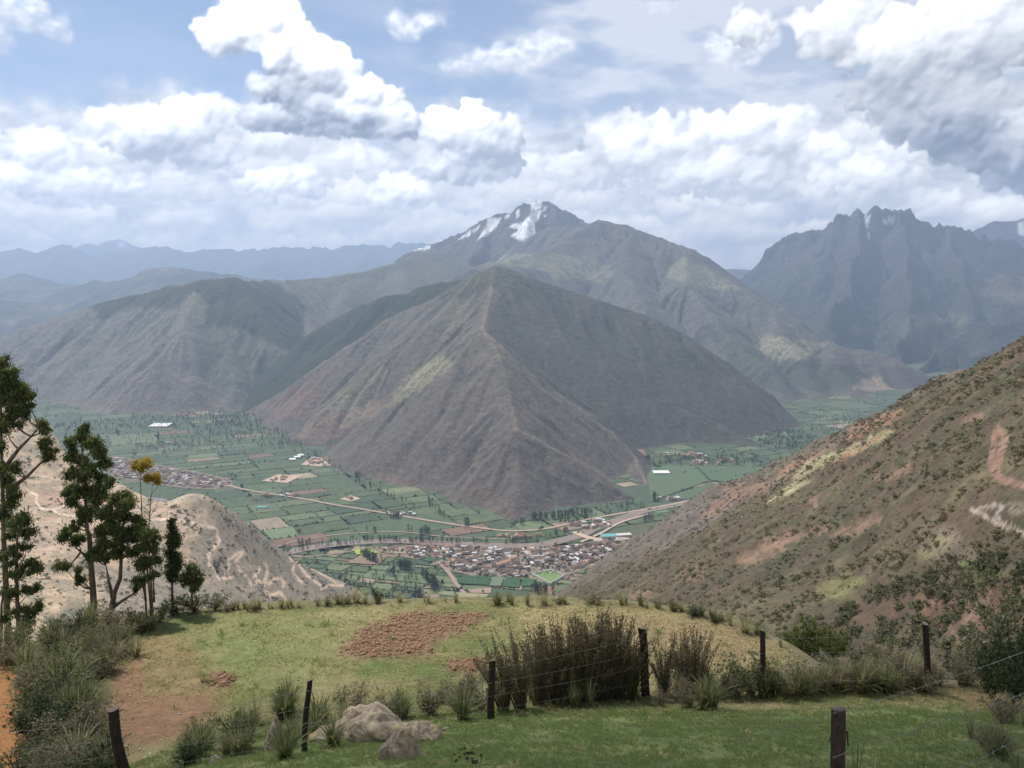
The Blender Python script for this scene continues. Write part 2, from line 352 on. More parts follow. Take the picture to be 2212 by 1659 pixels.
def build_world():
    w = bpy.data.worlds.new("World"); scene.world = w; w.use_nodes = True
    w.cycles.sampling_method = 'MANUAL'; w.cycles.sample_map_resolution = 512
    t = NT(w.node_tree); t.n.clear()
    out = t.new('ShaderNodeOutputWorld'); bg = t.new('ShaderNodeBackground'); t.l.new(bg.outputs[0], out.inputs[0])
    bg.inputs[1].default_value = 0.13
    sky = t.new('ShaderNodeTexSky', sky_type='NISHITA'); sky.sun_disc = False
    sky.sun_elevation = rad(SUN_EL); sky.sun_rotation = rad(SUN_AZ); sky.altitude = 3000; sky.air_density = 1.0; sky.dust_density = 1.0; sky.ozone_density = 1.0
    col = t.mix(1.0, sky.outputs[0], (.92, .86, 0.80), 'MULTIPLY')
    tc = t.new('ShaderNodeTexCoord'); D = t.v('NORMALIZE', tc.outputs['Generated'])
    sx = t.new('ShaderNodeSeparateXYZ'); t.l.new(D, sx.inputs[0]); X, Y, Z = sx.outputs
    az = t.m('MULTIPLY', t.m('ARCTAN2', X, Y), 57.29578); el = t.m('MULTIPLY', t.m('ARCSINE', Z), 57.29578)
    def to_image(name, acc, alp, e0, e1):
        H, W = alp.shape; ee = np.maximum(e0 + (np.arange(H) + .5) / H * (e1 - e0), 1.5); gn = np.minimum(1 / (.25 + .75 * np.exp(-.09 / np.sin(np.radians(ee)))), 3.4); lum = acc.mean(2) / np.maximum(alp, .02); acc = acc * gn[:, None, None] * ((np.maximum(lum, 3) / 9.6) ** 1.15)[..., None] * (1 + np.clip((gn - 1) / 2.4, 0, 1)[:, None, None] * np.array([.10, .0, -.14]))     # low clouds brightened and warmed in the image to offset the haze in front
        im = bpy.data.images.new(name, W, H, alpha=True, float_buffer=True, is_data=True)
        im.alpha_mode = 'CHANNEL_PACKED'
        b = np.empty((H, W, 4), np.float32); b[..., :3] = acc * .89; b[..., 3] = alp
        im.pixels.foreach_set(b.ravel()); im.pack(); return im
    def tex(im, A0, A1, E0, E1):
        n = t.new('ShaderNodeTexImage', image=im, extension='EXTEND', interpolation='Linear')
        uu = t.m('DIVIDE', t.m('SUBTRACT', az, A0), A1 - A0); vv = t.m('DIVIDE', t.m('SUBTRACT', el, E0), E1 - E0)
        t.l.new(t.xyz(uu, vv, 0), n.inputs[0]); return n.outputs[0], n.outputs[1]
    fa, fl = make_far_clouds(); c1, a1 = tex(to_image("far_clouds", fa, fl, -2, 90), -180, 180, -2, 90)
    acc, alp, (A0, A1, E0, E1) = make_clouds(); c2, a2 = tex(to_image("clouds", acc, alp, E0, E1), A0, A1, E0, E1)
    wgt = t.m('MULTIPLY', t.m('MULTIPLY', t.ramp(az, A0, A0 + 6), t.ramp(az, A1 - 6, A1, 1, 0)), t.ramp(el, E1 - 6, E1, 1, 0))
    c = t.mix(wgt, c1, c2); a = t.m('ADD', t.m('MULTIPLY', a1, t.m('SUBTRACT', 1.0, wgt)), t.m('MULTIPLY', a2, wgt))
    col = t.v('ADD', t.mulc(col, t.m('SUBTRACT', 1.0, a)), c)
    col = t.mix(t.ramp(el, -4, -1, 1, 0), col, (2.2, 2.3, 2.5))
    t.l.new(col, bg.inputs[0])
build_world()

# the air: one closed box of pale haze round everything below the clouds
HAZE_TOP = 1950.0
def build_haze():
    m = bpy.data.materials.new("haze"); m.use_nodes = True; t = NT(m.node_tree); t.n.clear()
    o = t.new('ShaderNodeOutputMaterial'); v = t.new('ShaderNodeVolumePrincipled'); t.l.new(v.outputs[0], o.inputs['Volume'])
    v.inputs['Color'].default_value = (0.54, 0.71, 1.0, 1); v.inputs['Density'].default_value = 7.0e-5; v.inputs['Anisotropy'].default_value = 0.3
    a, b, c = 24000.0, 34500.0, HAZE_TOP; z0 = FLOOR - 60
    V = [(-a, -6000, z0), (a, -6000, z0), (a, b, z0), (-a, b, z0), (-a, -6000, c), (a, -6000, c), (a, b, c), (-a, b, c)]
    Fc = [(0, 3, 2, 1), (4, 5, 6, 7), (0, 1, 5, 4), (1, 2, 6, 5), (2, 3, 7, 6), (3, 0, 4, 7)]
    me = bpy.data.meshes.new("haze"); me.from_pydata(V, [], Fc); me.materials.append(m)
    tag(link("haze", me), kind='stuff')
build_haze()
# ------------------------------------------------------------------ terrain materials
def terrain_mat(name, s1, s2, bump=0.6, bd=2.0, var=0.5, speck=None, rough=0.95):
    """colour comes from the ground itself ('Col'); noise at sizes s1, s2 metres adds grain, bump adds relief"""
    m, t, b, o = new_mat(name); tc = t.new('ShaderNodeTexCoord'); co = tc.outputs['Object']
    at = t.new('ShaderNodeAttribute'); at.attribute_name = 'Col'; col = at.outputs['Color']
    n1 = t.noise(co, 1.0 / s1, 6, 0.62); n2 = t.noise(co, 1.0 / s2, 5, 0.65)
    f = t.m('ADD', t.ramp(n1, 0.25, 0.75, 1 - var, 1 + var, smooth=False), t.ramp(n2, 0.25, 0.75, -var * .6, var * .6, smooth=False))
    c = t.mulc(col, f)
    if speck:                            # darker shrubs dotted over the ground
        size, amt, sc = speck
        d = t.voro(co, 1.0 / size, 'F1', detail=0); g = t.noise(co, 1.0 / (size * 7), 4, .6)
        mk = t.m('MULTIPLY', t.ramp(d, 0.18, 0.42, 1, 0), t.ramp(g, 0.42, 0.58, 0.25, 1)); c = t.mix(t.m('MULTIPLY', mk, amt), c, sc)
    t.put(b.inputs['Base Color'], c); b.inputs['Roughness'].default_value = rough
    t.put(b.inputs['Normal'], t.bump(t.m('ADD', n1, t.m('MULTIPLY', n2, 0.5)), bump, bd))
    return m

def RGB(*c): return np.array(c, np.float32)
def cmix(a, b, m):
    if np.isscalar(m): m = np.full(len(a), m)
    return a * (1 - m[:, None]) + b * m[:, None]
GRASS = RGB(.110, .110, .076); OLIVE = RGB(.082, .088, .062); EARTH = RGB(.152, .126, .100); RED = RGB(.190, .128, .100); ROCK = RGB(.15, .14, .13)
PALE = RGB(.26, .245, .155); TAN = RGB(.34, .27, .19); DARKG = RGB(.045, .058, .032); PURPLE = RGB(.108, .094, .088); GREEN = RGB(.074, .098, .060)

# ------------------------------------------------------------------ mountains from ridge lines
def ridge_field(X, Y, ridges, slope, r0, fan=180.0):
    H = np.full(X.shape, -1e9); S = np.zeros(X.shape); D = np.zeros(X.shape)
    for ri, rd in enumerate(ridges):
        pts, sl = rd if isinstance(rd, tuple) else (rd, slope)
        P3 = [np.array(P(*p)) for p in pts]; s0 = ri * 977.0
        for a, b in zip(P3[:-1], P3[1:]):
            e = b[:2] - a[:2]; L = math.hypot(*e) + 1e-6; e /= L
            wx, wy = X - a[0], Y - a[1]; al = wx * e[0] + wy * e[1]; pr = wx * -e[1] + wy * e[0]
            t = np.clip(al, 0, L); ov = al - t; d = np.sqrt(ov * ov + pr * pr)
            h = a[2] + (b[2] - a[2]) * t / L
            if isinstance(sl, tuple):            # (slope, width of that part of the flank), ...
                drop = 0; q0 = 0
                for s_, q1 in sl: drop = drop + s_ * np.clip(d - q0, 0, q1 - q0); q0 = q1
            else: drop = sl * d
            h = h - (np.sqrt(drop * drop + (r0 * .6) ** 2) - r0 * .6)
            mk = h > H; H[mk] = h[mk]; D[mk] = d[mk]
            S[mk] = (s0 + t + fan * np.arctan2(ov, np.abs(pr) + 1e-6) + np.where(pr > 0, 0, 4000))[mk]; s0 += L
    return H, S, D
MOUNTS = {}
def mountain(name, ridges, box, res, slope, wl, ga, mat, colfn, rough=(300, 14), seed=1, warp=.22, floor=FLOOR, terr=0.0, lift=0.0):
    x0, x1, y0, y1 = box; xs = np.arange(x0, x1, res); ys = np.arange(y0, y1, res)
    X, Y = np.meshgrid(xs, ys, indexing='ij'); X = X.ravel(); Y = Y.ravel()
    wxn = fbm(X / (wl * 3), Y / (wl * 3), 3, seed + 50) * wl * warp; wyn = fbm(X / (wl * 3) + 7, Y / (wl * 3), 3, seed + 51) * wl * warp
    H, S, D = ridge_field(X + wxn * np.clip(1, 0, 1), Y + wyn, ridges, slope, res * 1.2, fan=wl * 1.6)
    amp = ga * np.clip(D / (wl * 1.6), 0.06, 1) * np.clip((H - floor) / 120.0, 0.05, 1)
    g1 = ridged(S / wl, D / (wl * 11) + 3, 2, seed, .4); g2 = ridged(S / (wl * .5) + 5, D / (wl * 6), 1, seed + 5, .5)
    gul = g1 * 0.55 + g2 * 0.45
    H = H + amp * (gul - 0.45)
    rn = fbm(X / rough[0], Y / rough[0], 6, seed + 9, .52); H = H + rn * rough[1] * np.clip((H - floor) / 150.0, 0.05, 1)
    rr = ridged(X / (rough[0] * .45), Y / (rough[0] * .45), 4, seed + 31, .55); H = H + rr * rough[1] * 0.6 * np.clip((H - floor) / 150.0, 0, 1)
    k = 14.0; H = floor + k * np.logaddexp(0, (H - floor) / k) - k * 0.75        # meets the valley softly
    gx, gy = np.gradient(H.reshape(len(xs), len(ys)), res); sl = np.sqrt(gx * gx + gy * gy).ravel()
    u, v = pix(X, Y, H)
    col = colfn(dict(X=X, Y=Y, H=H, u=u, v=v, g=gul, n=rn, r=rr, S=S, D=D, sl=sl, n2=fbm(X / 60.0, Y / 60.0, 4, seed + 77), n3=fbm(X / 700.0, Y / 700.0, 4, seed + 78)))
    V = np.stack([X, Y, H], 1); V, Fq, col = trim(V, grid_faces(len(xs), len(ys)), H > floor - 9, col)
    me = mesh_np(name, V, Fq, [mat], cols=col); o = tag(link(name, me), kind='structure')
    MOUNTS[name] = (xs, ys, H.reshape(len(xs), len(ys))); return o
def base_col(d, dry=0.5, green=0.5, red=0.3):
    c = np.tile(OLIVE, (len(d['X']), 1)); n = d['n3']; m = d['n2']
    c = cmix(c, GRASS, sstep(m + n * .6, -.5, .5)); c = cmix(c, GREEN, green * sstep(n - m * .3, -.05, .5))
    c = cmix(c, EARTH * 1.1, dry * sstep(d['g'] * .9 + m * .5, .1, .8)); c = cmix(c, RED, red * sstep(-n + m * .8 + d['g'] * .2, .1, .75))
    return c
def rocky(d, c, amt, lo=.75, hi=1.2): return cmix(c, ROCK, amt * sstep(d['sl'] + d['r'] * .4 + d['n2'] * .3, lo, hi))

MT = terrain_mat("slope_ground", 26, 5, 1.0, 12.0, 0.42, speck=(13, 0.60, (.05, .055, .032)))
MFAR = terrain_mat("far_rock", 200, 40, 1.0, 70.0, 0.45)

def col_pyramid(d):
    u, v = d['u'], d['v']; c = base_col(d, .75, .35, .25); c = rocky(d, c, .35)
    left = sstep(-(u - 1090), -60, 120)
    c = cmix(c, PURPLE * 1.25, .45 * sstep(v, 760, 1000) * sstep(u, 560, 700))
    c = cmix(c, EARTH * .95, .35 * sstep(v, 740, 900))
    # dry fields and terraces high on the left flank
    for poly, cc, a in (([(830, 880), (880, 810), (960, 762), (975, 790), (900, 850), (790, 905), (730, 930), (760, 880)], PALE * 1.15, 1.0), ([(690, 905), (730, 840), (800, 800), (850, 790), (800, 850), (720, 915)], PALE * .8, .6),
                        ([(660, 960), (690, 900), (780, 880), (850, 850), (800, 905), (700, 960)], RED * 1.25, .55), ([(560, 880), (640, 830), (700, 850), (680, 900), (600, 905)], RED * 1.15, .6), ([(600, 870), (700, 790), (760, 770), (700, 840), (640, 880)], RED, .4),
                        ([(640, 940), (680, 890), (760, 850), (720, 880), (660, 950)], TAN * .9, .6), ([(930, 700), (980, 650), (1040, 640), (1020, 690), (950, 720)], PALE * .7, .5)):
        mk = pmask(u, v, poly, 5, 9, 22); st = .5 + .5 * sstep(pn(d['S'] / 38.0, d['D'] / 300.0, 4), -.25, .2)
        c = cmix(c, cc, np.minimum(1, a * 1.25) * mk * st)
    # terrace lines
    tl = sstep(np.abs(((d['H'] + 10 * d['n2']) / 17.0) % 1.0 - .5), .36, .5) * (pmask(u, v, [(560, 900), (660, 800), (800, 720), (980, 700), (1010, 760), (850, 900), (660, 980)], 14, 8))
    c = c * (1 - .38 * tl[:, None])
    # tilted rock bands on the right of the foot
    q = (v - 1000) - (u - 1150) * .42; tb = sstep(pn(q / 9.0, u / 160.0, 12) + .5 * pn(q / 3.6, u / 60.0, 13), -.05, .3)
    mk = pmask(u, v, [(1080, 950), (1130, 925), (1200, 975), (1290, 1040), (1400, 1085), (1390, 1110), (1300, 1090), (1190, 1055), (1085, 985)], 14, 12)
    c = cmix(c, PURPLE * .75, .8 * mk * tb)
    mk = pmask(u, v, [(1020, 960), (1080, 1010), (1240, 1075), (1340, 1130), (1100, 1090), (1000, 1020)], 14, 12); c = cmix(c, PURPLE, .45 * mk * tb)
    c = cmix(c, RED * 1.1, .6 * pmask(u, v, [(850, 1020), (905, 1045), (950, 1100), (930, 1105), (870, 1060), (800, 1030)], 4, 5, 10))
    c = cmix(c, RED * .9, .4 * pmask(u, v, [(1015, 1035), (1060, 1045), (1120, 1110), (1080, 1130), (1010, 1080)], 8, 9, 14))
    c = cmix(c, GREEN * .9, .5 * pmask(u, v, [(1080, 600), (1400, 700), (1680, 930), (1500, 960), (1330, 880), (1100, 720)], 40, 30, 60) * sstep(d['n2'] * .7 - d['g'] * .5, -.4, .4))
    # rock ribs on the upper right
    q = (v - 650) - (u - 1200) * .62; tb = sstep(pn(q / 6.0, u / 90.0, 15) + .6 * d['n2'], .05, .4); mk = pmask(u, v, [(1060, 580), (1160, 600), (1440, 700), (1620, 860), (1560, 880), (1380, 780), (1180, 690)], 12, 10)
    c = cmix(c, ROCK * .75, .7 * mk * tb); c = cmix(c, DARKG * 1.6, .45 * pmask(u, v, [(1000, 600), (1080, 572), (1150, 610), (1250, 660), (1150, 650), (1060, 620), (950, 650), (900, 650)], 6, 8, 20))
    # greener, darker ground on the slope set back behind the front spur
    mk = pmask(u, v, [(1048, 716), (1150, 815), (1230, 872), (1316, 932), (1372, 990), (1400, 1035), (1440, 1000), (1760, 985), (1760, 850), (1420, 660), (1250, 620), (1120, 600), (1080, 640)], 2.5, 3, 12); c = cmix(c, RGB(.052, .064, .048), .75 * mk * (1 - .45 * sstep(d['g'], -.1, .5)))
    # pale bare crests of the spurs
    for ln in ([(1041, 712), (1150, 812), (1230, 868), (1316, 929), (1370, 985), (1395, 1040)], [(1062, 620), (1041, 712), (1080, 770), (1100, 850), (1115, 925)], [(836, 686), (772, 734), (708, 776), (655, 812)], [(1115, 925), (1190, 965), (1280, 1010), (1350, 1060)]):
        c = cmix(c, TAN * .85, .55 * sstep(-linedist(u + 2.5 * fbm(u / 14, v / 14, 2, 7), v, ln), -4.5, -.5))
    return c
pyr = [[(1080, 570, 4300), (1066, 620, 4120), (1056, 668, 3920), (1047, 717, 3640), (1041, 710, 3450), (1080, 770, 3230), (1100, 850, 2990), (1115, 925, 2760), (1118, 1000, 2620), (1112, 1070, 2470), (1105, 1140, 2330)],
       [(1080, 570, 4300), (1030, 585, 4320), (980, 616, 4350), (932, 645, 4380), (836, 686, 4420), (772, 734, 4440), (708, 776, 4440), (655, 812, 4450), (600, 850, 4470), (520, 895, 4480)],
       [(1080, 570, 4300), (1150, 598, 4320), (1230, 625, 4340), (1330, 655, 4350), (1400, 680, 4350), (1470, 715, 4330), (1560, 775, 4300), (1640, 850, 4230), (1715, 915, 4170)],
       [(1041, 710, 3450), (1100, 762, 3390), (1150, 812, 3340), (1230, 868, 3270), (1316, 929, 3200), (1370, 985, 3110), (1393, 1040, 2830), (1402, 1092, 2600)],
       [(1230, 625, 4340), (1215, 700, 4150), (1278, 796, 3950), (1400, 850, 3860), (1540, 905, 3700), (1674, 971, 3480)],
       [(1400, 680, 4350), (1480, 790, 4150), (1560, 860, 4000), (1640, 920, 3880), (1700, 945, 3750)],
       [(1115, 925, 2760), (1190, 965, 2720), (1280, 1010, 2690), (1350, 1060, 2640)],
       [(980, 616, 4350), (930, 700, 4100), (850, 760, 3950), (760, 830, 3820), (690, 900, 3700)]]
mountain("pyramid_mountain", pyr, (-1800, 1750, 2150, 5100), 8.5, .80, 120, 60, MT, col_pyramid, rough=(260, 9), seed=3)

def col_left(d):
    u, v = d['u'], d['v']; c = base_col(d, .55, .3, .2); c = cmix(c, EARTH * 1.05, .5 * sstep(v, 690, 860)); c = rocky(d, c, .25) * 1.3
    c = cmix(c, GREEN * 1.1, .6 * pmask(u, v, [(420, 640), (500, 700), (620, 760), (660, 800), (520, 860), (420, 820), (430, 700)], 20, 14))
    c = cmix(c, DARKG * .95, .9 * pmask(u, v, [(185, 658), (280, 632), (404, 608), (505, 596), (600, 610), (660, 660), (650, 760), (600, 750), (540, 720), (440, 700), (440, 660), (420, 630), (380, 668), (300, 662), (220, 690)], 6, 9, 30))  # cloud shade over the crest, painted as dark green ground
    c = cmix(c, PALE * .75, .5 * pmask(u, v, [(420, 630), (448, 655), (440, 700), (380, 690)], 8, 6))
    return c
left = [[(-160, 775, 6300), (0, 727, 6250), (80, 702, 6150), (160, 674, 6050), (220, 654, 5950), (280, 639, 5900), (360, 616, 5850), (404, 612, 5800), (480, 602, 5800), (504, 600, 5800), (530, 606, 5950), (560, 603, 6200), (600, 609, 6450), (640, 606, 6800)],
        [(600, 609, 6450), (645, 672, 6050), (690, 735, 5600)],
        [(404, 612, 5800), (425, 640, 5500), (400, 700, 5150), (330, 790, 4800), (250, 880, 4500)],
        [(504, 600, 5800), (545, 660, 5500), (590, 722, 5250), (624, 762, 5100), (664, 800, 4950), (670, 850, 4750), (640, 895, 4500)],
        [(480, 602, 5800), (480, 690, 5350), (500, 760, 5050), (510, 840, 4750)],
        [(160, 674, 6050), (90, 740, 5600), (0, 830, 5100)]]
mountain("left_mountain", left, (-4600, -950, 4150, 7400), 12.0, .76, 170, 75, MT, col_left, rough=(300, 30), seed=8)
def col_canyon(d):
    c = cmix(np.tile(DARKG * .95, (len(d['X']), 1)), OLIVE * .7, .5 * sstep(d['n2'], -.4, .5)); return c  # the canyon's cloud shade is put into the colour as dark green
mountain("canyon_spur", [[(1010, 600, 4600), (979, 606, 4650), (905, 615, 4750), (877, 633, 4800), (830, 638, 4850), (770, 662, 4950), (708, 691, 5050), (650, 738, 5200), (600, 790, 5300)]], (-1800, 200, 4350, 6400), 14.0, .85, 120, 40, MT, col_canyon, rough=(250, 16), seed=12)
def col_green(d):
    c = base_col(d, .3, .8, .1); u, v = d['u'], d['v']
    c = cmix(c, PALE * .6, .45 * sstep(d['n'] + d['g'] * .3, 0, .6)); return rocky(d, c, .4)
mountain("green_ridge", [[(540, 640, 6700), (580, 614, 6900), (640, 606, 7000), (700, 600, 7200), (760, 592, 7400), (800, 583, 7500), (860, 566, 7800), (900, 548, 8100), (940, 540, 8500)],
                         [(760, 592, 7400), (730, 660, 6600), (690, 730, 6000)], [(860, 566, 7800), (880, 610, 7000), (860, 660, 6300)]], (-2800, 600, 5300, 9200), 22.0, .55, 200, 40, MT, col_green, rough=(450, 26), seed=15)

def col_massif(d):
    u, v = d['u'], d['v']; c = base_col(d, .35, .35, .12); c = rocky(d, c, .6, .6, 1.0); hi = sstep(-v, -640, -540); c = cmix(c, ROCK * .72, .7 * hi)
    for poly, cc, a in (([(1030, 585), (1060, 565), (1110, 545), (1180, 552), (1215, 545), (1290, 590), (1310, 612), (1200, 600), (1150, 580), (1090, 575)], PALE, .75),
                        ([(1235, 560), (1280, 540), (1330, 600), (1290, 600)], PALE * .9, .5), ([(1430, 590), (1480, 555), (1530, 580), (1575, 625), (1520, 620), (1450, 605)], PALE * .9, .75),
                        ([(1620, 738), (1660, 725), (1800, 742), (1760, 760), (1740, 775), (1665, 775)], PALE * 1.15, .85), ([(1560, 600), (1600, 625), (1560, 628)], PALE, .5)):
        c = cmix(c, cc, a * pmask(u, v, poly, 4, 7, 22))
    c = cmix(c, RED * .7, .45 * pmask(u, v, [(1740, 740), (1930, 770), (2010, 830), (1920, 900), (1860, 880), (1800, 800)], 20, 14))
    c = cmix(c, TAN * 1.05, .95 * pmask(u, v, [(1835, 838), (1870, 818), (1900, 812), (1915, 835), (1985, 862), (1965, 880), (1940, 860), (1900, 848)], 2.5, 4, 14))
    c = cmix(c, DARKG * 1.3, .7 * pmask(u, v, [(1660, 785), (1750, 780), (1850, 790), (1860, 830), (1780, 850), (1700, 835)], 8, 8, 25))
    c = cmix(c, DARKG * 1.5, .7 * pmask(u, v, [(1520, 700), (1610, 740), (1660, 790), (1690, 850), (1640, 840), (1560, 770)], 10, 10, 25))
    tl = sstep(np.abs((d['H'] / 16.0) % 1.0 - .5), .3, .5) * pmask(u, v, [(1620, 735), (1700, 725), (1830, 745), (1740, 785), (1665, 780)], 6, 4)
    return c * (1 - .5 * tl[:, None])
massif = [[(1180, 500, 8600), (1240, 492, 8400), (1294, 478, 8000), (1316, 482, 8000), (1348, 485, 7950), (1367, 494, 7900), (1416, 509, 7800), (1439, 516, 7700), (1487, 540, 7500), (1527, 574, 7200), (1567, 600, 7000), (1623, 636, 6700), (1667, 668, 6500), (1711, 706, 6300)],
          [(1667, 668, 6500), (1740, 722, 6250), (1807, 742, 6100), (1860, 752, 6000), (1927, 773, 5900), (1975, 795, 5850), (2020, 822, 5800), (2080, 850, 5800)],
          [(1294, 478, 8000), (1200, 530, 7500), (1150, 556, 7000), (1060, 566, 6600), (980, 600, 6200), (900, 640, 5800)],
          [(1367, 494, 7900), (1340, 580, 7000), (1380, 640, 6400), (1400, 700, 5900)],
          [(1487, 540, 7500), (1480, 610, 6700), (1540, 690, 6100), (1600, 745, 5700), (1660, 800, 5300), (1700, 860, 4950), (1712, 890, 4700)],
          [(1807, 742, 6100), (1800, 790, 5600), (1860, 850, 5200), (1925, 880, 4900), (1990, 900, 4700)], [(1667, 668, 6500), (1690, 740, 5900), (1740, 800, 5500), (1770, 850, 5150)]]
mountain("massif", massif, (-1500, 3700, 4500, 9500), 16.0, .68, 170, 90, MT, col_massif, rough=(420, 46), seed=21)

SNOW = RGB(.97, .97, .98)
def col_peak(d):
    u, v = d['u'], d['v']; c = cmix(np.tile(ROCK * .62, (len(d['X']), 1)), EARTH * .7, .5 * sstep(d['n2'], -.3, .5))
    c = cmix(c, GREEN * .8, .5 * sstep(v, 530, 600))
    def Z(l): return [(707.8 + .32 * x, 398.2 + .32 * y) for x, y in l]
    for l, sf in ((Z([(1380, 120), (1420, 100), (1450, 110), (1440, 160), (1400, 180), (1370, 190)]), 1.2), (Z([(1405, 170), (1445, 178), (1420, 240), (1400, 260), (1400, 330), (1380, 360), (1320, 380), (1240, 358), (1235, 340), (1290, 320), (1285, 300), (1225, 295), (1250, 265), (1310, 262), (1370, 200)]), 1.2),
                  (Z([(1080, 235), (1170, 228), (1140, 290), (1070, 345), (1010, 375), (1040, 330), (1065, 290)]), 1.5), (Z([(870, 378), (920, 340), (965, 305), (960, 345), (920, 362)]), 1.2), (Z([(980, 310), (1030, 275), (1020, 300), (990, 325)]), 1), (Z([(1460, 150), (1485, 155), (1455, 185)]), 1), (Z([(1485, 310), (1520, 315), (1510, 330), (1488, 325)]), .8),
                  (Z([(1450, 205), (1485, 212), (1470, 220)]), .8), (Z([(460, 430), (540, 415), (700, 415), (690, 438), (560, 448), (470, 446)]), 1.2), (Z([(1180, 220), (1240, 200), (1215, 235)]), 1.5), (Z([(1270, 180), (1300, 165), (1290, 220), (1278, 225)]), 1.5)):
        c = cmix(c, SNOW, pmask(u, v, l, sf * .8, 2.5, 6))
    return c
peak = [[(860, 560, 10500), (905, 540, 10400), (932, 529, 10300), (980, 507, 10200), (1015, 491, 10100), (1047, 477, 10000), (1076, 469, 10000), (1105, 464, 10000), (1121, 446, 10000), (1133, 437, 10000), (1162, 433, 10000), (1191, 438, 10000), (1207, 451, 10000), (1233, 459, 9900), (1258, 475, 9800), (1281, 487, 9600), (1320, 500, 9300)],
        [(1150, 434, 10000), (1140, 480, 9500), (1130, 540, 8900)], [(1191, 438, 10000), (1210, 500, 9400), (1230, 560, 8700)], [(1047, 477, 10000), (1040, 530, 9300), (1000, 580, 8500)], [(932, 529, 10300), (900, 570, 9600)]]
mountain("snow_peak", peak, (-2600, 2300, 8000, 11800), 20.0, ((1.5, 90), (1.0, 420), (.6, 9e9)), 170, 60, MFAR, col_peak, rough=(360, 60), seed=25, warp=.1)
def col_blue(d):
    u, v = d['u'], d['v']; c = cmix(np.tile(ROCK * .5, (len(d['X']), 1)), DARKG, .6 * sstep(v + 30 * d['n'], 560, 640))  # rock and scrub darkened in colour to stand in for cloud shade
    c = cmix(c, GREEN * .9, .5 * sstep(v, 680, 740) * sstep(d['n3'], -.1, .4)); c = cmix(c, TAN * .8, .6 * pmask(u, v, [(2100, 620), (2160, 598), (2260, 610), (2260, 660), (2140, 650)], 8, 12, 30))
    c = cmix(c, PALE * .7, .5 * pmask(u, v, [(1920, 700), (1990, 670), (2080, 680), (2100, 720), (2010, 700), (1950, 740)], 10, 12, 30)); c = cmix(c, PALE * .6, .5 * pmask(u, v, [(2010, 700), (2090, 690), (2160, 740), (2100, 760)], 10, 12, 30))
    for l in ([(1865, 466), (1880, 465), (1876, 495), (1870, 492)], [(2196, 480), (2212, 478), (2215, 510), (2200, 505)], [(1874, 500), (1880, 505), (1876, 520)], [(1905, 478), (1930, 470), (1935, 476), (1915, 484)]): c = cmix(c, SNOW, .85 * pmask(u, v, l, 1.5, 3, 8))
    return c
blue = [[(1560, 640, 11500), (1600, 612, 11500), (1623, 588, 11500), (1640, 560, 11500), (1659, 541, 11500), (1675, 531, 11500), (1711, 507, 11400), (1745, 502, 11300), (1775, 497, 11200), (1783, 488, 11150), (1789, 481, 11100), (1795, 488, 11080), (1807, 463.5, 11000), (1825, 464, 11000), (1838, 476, 11000), (1844, 470, 11000), (1849, 455, 11000), (1857, 452, 11000), (1866, 464, 11000), (1874, 470, 11000), (1880, 461, 11000), (1891, 455, 11000), (1919, 461, 11000), (1926, 464, 11000), (1929, 457, 11000), (1943, 452, 11000), (1959, 453.5, 11000), (1970, 466, 11000), (1978, 473, 11000), (1995, 481, 11000), (2020, 484, 11000), (2028, 476, 11000), (2043, 489, 11000), (2067, 501, 11000), (2087, 509, 11000), (2140, 520, 11000), (2230, 545, 10800), (2330, 560, 10600)],
        [(1857, 452, 11000), (1850, 560, 9900), (1830, 640, 9000), (1800, 700, 8200)], [(1943, 452, 11000), (1960, 540, 10000), (1970, 620, 9000), (1950, 720, 8000)], [(2043, 489, 11000), (2080, 580, 9900), (2090, 660, 9000)],
        [(2060, 620, 9600), (2140, 600, 9500), (2240, 600, 9300), (2330, 610, 9000)], [(1960, 700, 8300), (2060, 690, 8200), (2160, 700, 7900), (2300, 660, 7600)], [(2060, 780, 6800), (2020, 765, 7000), (1990, 800, 6600), (1960, 840, 6300)], [(1880, 800, 8000), (1960, 790, 7600), (2040, 782, 7200), (2130, 765, 6900), (2260, 730, 6700), (2400, 700, 6600)], [(1960, 700, 8300), (1930, 760, 7500), (1960, 800, 6900)]]
mountain("castle_mountain", blue, (2600, 8800, 6300, 12000), 20.0, ((2.4, 80), (1.2, 420), (.72, 9e9)), 300, 130, MFAR, col_blue, rough=(460, 130), seed=33, warp=.4)
mountain("right_range", [[(2040, 530, 14000), (2087, 508, 14000), (2111, 496, 14000), (2151, 482, 14000), (2212, 473, 14000), (2300, 470, 14000), (2450, 500, 14000)], [(2120, 590, 12500), (2180, 545, 12500), (2240, 530, 12500), (2400, 540, 12500)]], (6500, 13000, 11300, 15500), 45.0, ((1.4, 150), (.9, 500), (.6, 9e9)), 300, 70, MFAR, col_blue, rough=(500, 60), seed=37)
def col_fade(d): return cmix(np.tile(ROCK * .6, (len(d['X']), 1)), GREEN, .5 * sstep(d['n3'], -.3, .4))
def col_fade2(d):
    c = cmix(np.tile(OLIVE * .9, (len(d['X']), 1)), TAN * .8, .5 * sstep(d['n3'] + d['n2'] * .3, -.1, .5)); return cmix(c, DARKG, .5 * sstep(-d['n3'], .1, .5))
mountain("gap_ridge", [[(1420, 590, 16000), (1520, 584, 16000), (1580, 582, 16000), (1640, 588, 16000), (1760, 600, 16000)]], (2000, 7500, 13500, 17500), 90.0, .5, 500, 80, MFAR, col_fade, rough=(900, 70), seed=41)
